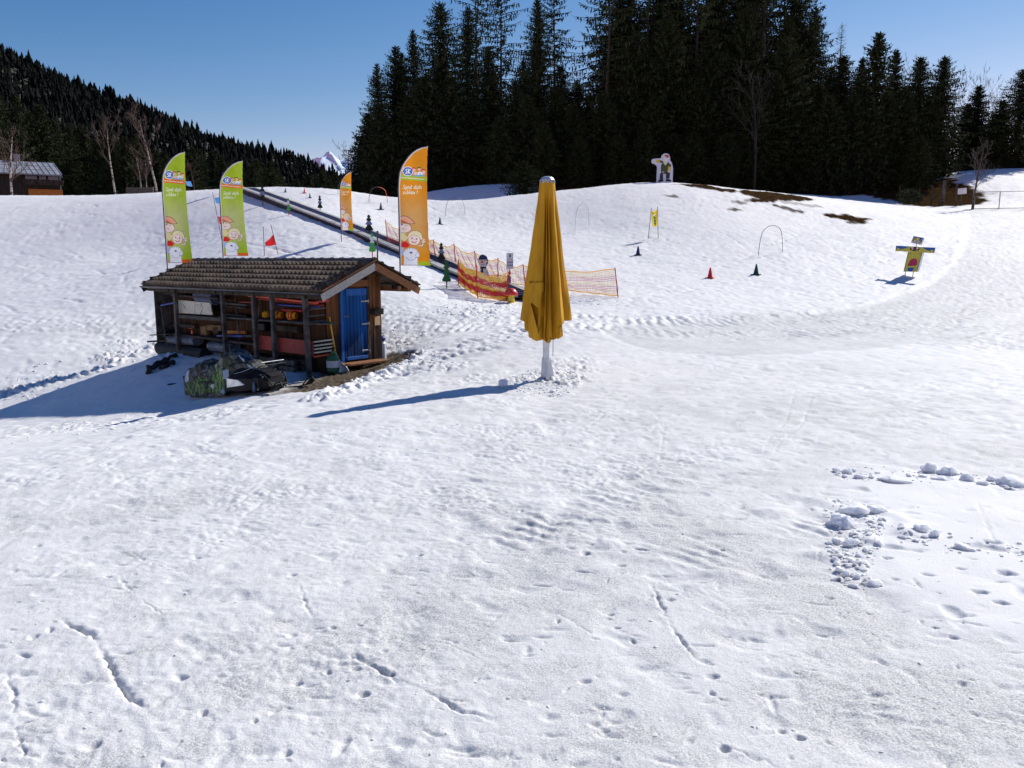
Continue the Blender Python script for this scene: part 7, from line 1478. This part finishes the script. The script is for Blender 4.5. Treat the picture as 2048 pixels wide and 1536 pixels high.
# ------------------------------------------------------------------ gnome board on the mound
def paint_gnome(c):
    c.fill(c.U > -99, (196, 206, 222)); x = lambda q: q - 1328; y = lambda q: 364.5 - q
    z = lambda X_, Y_: (x(1280 + X_ / 15.36), y(290 + Y_ / 15.36))
    P = lambda L, col: c.poly([z(*p) for p in L], col)
    P([(640, 600), (700, 545), (760, 590), (850, 540), (920, 620), (915, 700), (830, 800), (870, 880), (740, 880), (640, 840), (625, 720)], (62, 82, 46)); P([(700, 560), (760, 640), (830, 560), (800, 520), (740, 520)], (210, 208, 176))
    P([(485, 460), (610, 460), (610, 555), (490, 550)], (206, 182, 56)); P([(600, 475), (700, 520), (690, 560), (640, 565), (600, 550)], (74, 78, 52)); P([(355, 490), (480, 475), (485, 550), (370, 540)], (206, 208, 210))
    P([(850, 660), (930, 660), (920, 800), (840, 790)], (206, 182, 56)); P([(860, 600), (940, 610), (930, 680), (860, 680)], (66, 74, 50)); P([(850, 800), (920, 800), (910, 860), (860, 850)], (214, 206, 200))
    P([(610, 870), (700, 880), (710, 1040), (600, 1040)], (34, 44, 70)); P([(790, 880), (910, 870), (900, 1030), (790, 1040)], (34, 44, 70)); P([(560, 1080), (640, 1035), (715, 1050), (715, 1110), (570, 1130)], (28, 32, 50)); P([(785, 1050), (880, 1040), (960, 1090), (950, 1120), (790, 1110)], (28, 32, 50))
    P([(640, 830), (910, 850), (910, 890), (640, 890)], (70, 66, 44)); P([(680, 815), (735, 815), (735, 865), (680, 865)], (170, 160, 140))
    c.ell(*z(780, 440), 4.8, 5.4, (214, 220, 226)); c.ell(*z(790, 385), 3.2, 2.4, (222, 176, 160)); P([(700, 350), (760, 320), (840, 330), (865, 400), (820, 410), (780, 365)], (172, 56, 58)); P([(740, 430), (850, 430), (800, 540), (760, 540)], (222, 224, 222)); c.ell(*z(765, 385), .5, .6, (40, 40, 60)); c.ell(*z(815, 385), .5, .6, (40, 40, 60)); c.ell(*z(780, 410), .9, .7, (214, 130, 120))
GN = [(1312.5, 365), (1313.5, 336), (1312, 331), (1308, 328.5), (1303.5, 327), (1301.5, 322.5), (1303.5, 318.8), (1308, 318), (1320.5, 317.5), (1322, 312), (1326, 308.8), (1331, 308), (1336, 310), (1338.5, 316), (1339, 322), (1342, 326), (1344, 332), (1345, 337), (1345, 365)]
gn = px_board('gnome_board', 1328, 364.5, GN, paint_gnome, 'painted gnome board with a red cap pointing left on top of the mound', 'painted board', .25, .06, (), (170, 130, 84), edge=(200, 150, 90))
k = mpp(sp(1328, 364.5)); m = MB()
for x in (-13, 14): m.bar((x * k, .09, 0), (x * k, .09, 28 * k), .07, .07); m.bar((x * k, .12, 20 * k), (x * k, .9, -.05), .06, .06)
m.build('support', M_['newwood'], gn)

# ------------------------------------------------------------------ box figure
def box_figure():
    g = sp(1816, 554); k = mpp(g); e = empty('box_figure', g, facing(g) - .18, 'yellow and blue painted box figure with outstretched arms standing on two thin legs', 'figure')
    u_ = lambda X_: ((1740 + X_ / 10.97) - 1816) * k; v_ = lambda Y_: (554 - (440 + Y_ / 10.97)) * k
    yl, bl, ol = (190, 182, 76), (40, 92, 164), (84, 110, 60)
    def solid(name, quad, depth, paint, side, res=.012):
        q = [Vector((u_(a), 0, v_(b))) for a, b in quad]   # tl, tr, br, bl -> unit square, real depth
        def fn(u, v, d): return q[3].lerp(q[2], u).lerp(q[0].lerp(q[1], u), v) + Vector((0, d, 0))
        return panel(name, [(0, 0), (1, 0), (1, 1), (0, 1)], res, paint, depth, fn, M_['paint'], e, side, side)
    def p_body(c):
        c.fill(c.U > -9, yl); c.fill((c.U < .06) | (c.U > .95), ol); c.poly([(.18, .32), (.24, .50), (.33, .62), (.52, .68), (.72, .64), (.82, .52), (.84, .36), (.74, .30), (.3, .29)], (110, 30, 56)); c.poly([(.2, .335), (.26, .5), (.35, .61), (.52, .665), (.7, .63), (.8, .52), (.82, .37), (.73, .31), (.32, .3)], (172, 44, 84))
        c.poly([(.3, 0), (.26, .2), (.72, .2), (.62, 0)], bl); c.poly([(.0, 0), (.05, .15), (.0, .3)], bl); c.poly([(1, 0), (.93, .2), (.97, .45), (1, .5)], bl)
        for x in (.2, .86): c.ell(x, .9, .05, .02, (50, 70, 40))
    solid('body', [(795, 710), (1085, 715), (1008, 1140), (735, 1135)], .42, p_body, (214, 216, 222))
    def p_arms(c):
        c.fill(c.U > -9, yl); c.poly([(0, 1), (.36, 1), (.3, .75), (.18, .45), (0, .4)], bl); c.poly([(1, 1), (.66, 1), (.72, .75), (.84, .4), (1, .35)], bl); c.rect(.04, .1, .1, .62, (196, 188, 90)); c.rect(.9, .06, .97, .56, (196, 188, 90))
        for a in (.02, .1, .9): c.stroke([(a, .0), (a, .9)], .006, (40, 60, 50))
        c.ell(.495, .62, .125, .42, (30, 30, 30)); c.ell(.43, .75, .03, .16, (220, 220, 214)); c.ell(.56, .75, .03, .16, (220, 220, 214)); c.poly([(.46, .8), (.53, .8), (.53, .35), (.46, .35)], (120, 50, 34)); c.ell(.44, .45, .016, .08, (210, 200, 190)); c.ell(.55, .45, .016, .08, (210, 200, 190))
    a = solid('arms', [(560, 575), (1330, 625), (1315, 740), (550, 690)], .12, p_arms, (40, 70, 90), .008); a.location.y = -.12
    def p_head(c):
        c.fill(c.U > -9, (150, 146, 96)); c.poly([(0, .62), (.25, .75), (.5, 1), (0, 1)], bl); c.poly([(1, .4), (.75, .65), (.5, .9), (.6, 1), (1, 1)], bl); c.poly([(.3, .5), (.4, .9), (.6, .9), (.7, .5)], (196, 188, 96)); c.rect(0, 0, 1, .2, (196, 196, 200))
        for x, y in ((.36, .32), (.68, .30)): c.ell(x, y, .16, .2, (60, 60, 60)); c.ell(x, y, .13, .17, (226, 226, 220)); c.ell(x + .02, y, .05, .08, (20, 20, 20))
        for x, y in ((.14, .82), (.9, .74)): c.ell(x, y, .07, .08, (140, 160, 180))
    solid('head', [(885, 370), (1082, 412), (1030, 560), (838, 510)], .3, p_head, (206, 208, 212), .02)
    m = MB(); m.tube([(u_(938), .1, v_(600)), (u_(945), .1, v_(530))], .014, 8); m.build('neck', M_['hoop'], e)
    for X_, X2 in ((748, 765), (908, 920)): m = MB(); m.tube([(u_(X_), .15, v_(1260) - .15), (u_(X2), .15, v_(1130))], .016, 8); m.build('leg', M_['hoop'], e)
box_figure()

# ================================================================== FENCE, notice board, posts on the right
g0 = sp(1946, 417); g1 = sp(2120, 415); d = g1 - g0; L = d.length; e = empty('steel_fence', g0, 0, 'low tubular steel fence starting at a thick gate post at the far right', 'fence'); k = mpp(g0); h = 34 * k
for t, r_, nm in ((0, .085, 'gate_post'), (.30, .035, 'post'), (.62, .035, 'post'), (.95, .035, 'post')): p = d * t; m = MB(); m.tube([p + Vector((0, 0, -.2)), p + Vector((0, 0, h * (1.1 if t == 0 else 1)))], r_, 12); m.build(nm, M_['steel'], e)
for z in (h * .98, .03): m = MB(); m.tube([Vector((0, 0, z)), d + Vector((0, 0, z))], .03, 8); m.build('rail', M_['steel'], e)
g = sp(1921, 412); k = mpp(g); e = empty('notice_sign', g, facing(g), 'blank white notice board on a thin post in front of the brown bank', 'sign'); m = MB(); m.box((.5 * k, -.04, 29 * k), (16 * k, .02, 11.5 * k), Matrix.Rotation(-.06, 3, 'Y'), bev=.004); m.build('board', M_['whitepaint'], e); m = MB(); m.tube([(0, 0, -.2), (0, 0, 33 * k)], .03, 8); m.build('post', M_['greywood'], e)
for px, top, base, w, lb in [(1798, 372, 404, .09, 'leftmost thin brown post under the trees'), (1814, 378, 407, .08, 'thin brown post second from the left under the trees'), (1837, 376, 410, .08, 'thin brown post in the middle of the row under the trees'), (1862, 372, 411, .10, 'brown post where the dark bank begins'), (1878, 388, 413, .09, 'short brown post before the thick grey one'), (1885, 362, 412, .2, 'thick grey post on the brown bank'), (1911, 368, 413, .12, 'dark post just left of the white notice board')]:
    g = sp(px, base); k = mpp(g); m = MB(); m.box((0, 0, (base - top) * k / 2 - .1), (w, w, (base - top) * k + .2), bev=.01); o = m.build('fence_post', M_['darkwood'] if w < .19 else M_['greywood']); o.location = g; tag(o, lb, 'post', 'old posts along the bank')
# clipped hedge on the snow bank skyline, low evergreen shrubs at its foot
def shrub(name, c, size, label, seed, n=900):
    rg = random.Random(seed); V = []; F = []
    for _ in range(n):
        q = Vector((rg.gauss(0, 1), rg.gauss(0, 1), rg.gauss(0, 1))).normalized() * rg.uniform(.6, 1) ** .5; p = Vector((q.x * size[0], q.y * size[1], (q.z * .5 + .5) * size[2])); d_ = Vector((rg.uniform(-1, 1), rg.uniform(-1, 1), rg.uniform(-.3, 1))).normalized(); s_ = d_.orthogonal().normalized(); L_ = rg.uniform(.12, .3); b = len(V)
        V.extend([tuple(p - s_ * .04), tuple(p + d_ * L_), tuple(p + s_ * .04)]); F.append((b, b + 1, b + 2))
    e = empty(name, c, 0, label, 'bush'); o = link('foliage', npmesh('foliage', np.array(V), np.array(F)), M_['needles'], e); m = MB(); m.tube([(0, 0, -.2), (0, 0, size[2] * .5)], .05, 6); m.build('stem', M_['bark'], e)
shrub('hedge', Vector(W(1985, 337, 83)) + Vector((0, 0, -.3)), (5.5, .6, .9), 'long low dark hedge along the top of the snow bank', 3, 3000)
shrub('bush', gp(1818, 410), (1.1, .8, 1.3), 'round dark bush in front of the posts at the foot of the bank', 4, 1200)

# ================================================================== light, sky, camera
SUN_AZ, SUN_EL = R(48), R(38)
w = bpy.data.worlds.new('World'); scene.world = w; w.use_nodes = True
nt = w.node_tree; bg = nt.nodes['Background']
sky = nt.nodes.new('ShaderNodeTexSky'); sky.sky_type = 'NISHITA'; sky.sun_disc = False
sky.sun_elevation = SUN_EL; sky.sun_rotation = SUN_AZ; sky.altitude = 900; sky.air_density = 1.0; sky.dust_density = 0.0; sky.ozone_density = 5.0
SKY = .11
sep = nt.nodes.new('ShaderNodeSeparateColor'); com = nt.nodes.new('ShaderNodeCombineColor'); nt.links.new(sky.outputs[0], sep.inputs[0])
for k, (ref, out_, g) in enumerate([(.253, .26, 2.3), (.455, .415, 1.45), (.78, .67, 1.0)]):   # clear mountain air: deeper blue overhead
    a_ = nt.nodes.new('ShaderNodeMath'); a_.operation = 'MULTIPLY'; a_.inputs[1].default_value = SKY / ref; nt.links.new(sep.outputs[k], a_.inputs[0])
    b_ = nt.nodes.new('ShaderNodeMath'); b_.operation = 'POWER'; b_.inputs[1].default_value = g; nt.links.new(a_.outputs[0], b_.inputs[0])
    c_ = nt.nodes.new('ShaderNodeMath'); c_.operation = 'MULTIPLY'; c_.inputs[1].default_value = out_ / SKY; nt.links.new(b_.outputs[0], c_.inputs[0]); nt.links.new(c_.outputs[0], com.inputs[k])
nt.links.new(com.outputs[0], bg.inputs[0]); bg.inputs[1].default_value = SKY
sd = bpy.data.lights.new('sun', 'SUN'); sd.energy = 4.7; sd.angle = R(.53); sd.color = (1, .955, .89)
so = bpy.data.objects.new('sun', sd); COL.objects.link(so)
sv = Vector((math.sin(SUN_AZ) * math.cos(SUN_EL), math.cos(SUN_AZ) * math.cos(SUN_EL), math.sin(SUN_EL)))
so.rotation_euler = sv.to_track_quat('Z', 'Y').to_euler(); so.location = (20, 20, 40)
cd = bpy.data.cameras.new('camera'); cam = bpy.data.objects.new('camera', cd); COL.objects.link(cam)
cd.sensor_width = 36; cd.sensor_fit = 'HORIZONTAL'; cd.lens = FPX / 2048 * 36; cd.clip_start = .1; cd.clip_end = 20000
cam.location = (0, 0, CAMH); cam.rotation_euler = (PI / 2 - PITCH, 0, 0)
scene.camera = cam
scene.view_settings.view_transform = 'Standard'; scene.view_settings.look = 'None'; scene.view_settings.exposure = .12; scene.view_settings.gamma = 1
scene.cycles.max_bounces = 6; scene.cycles.transparent_max_bounces = 8
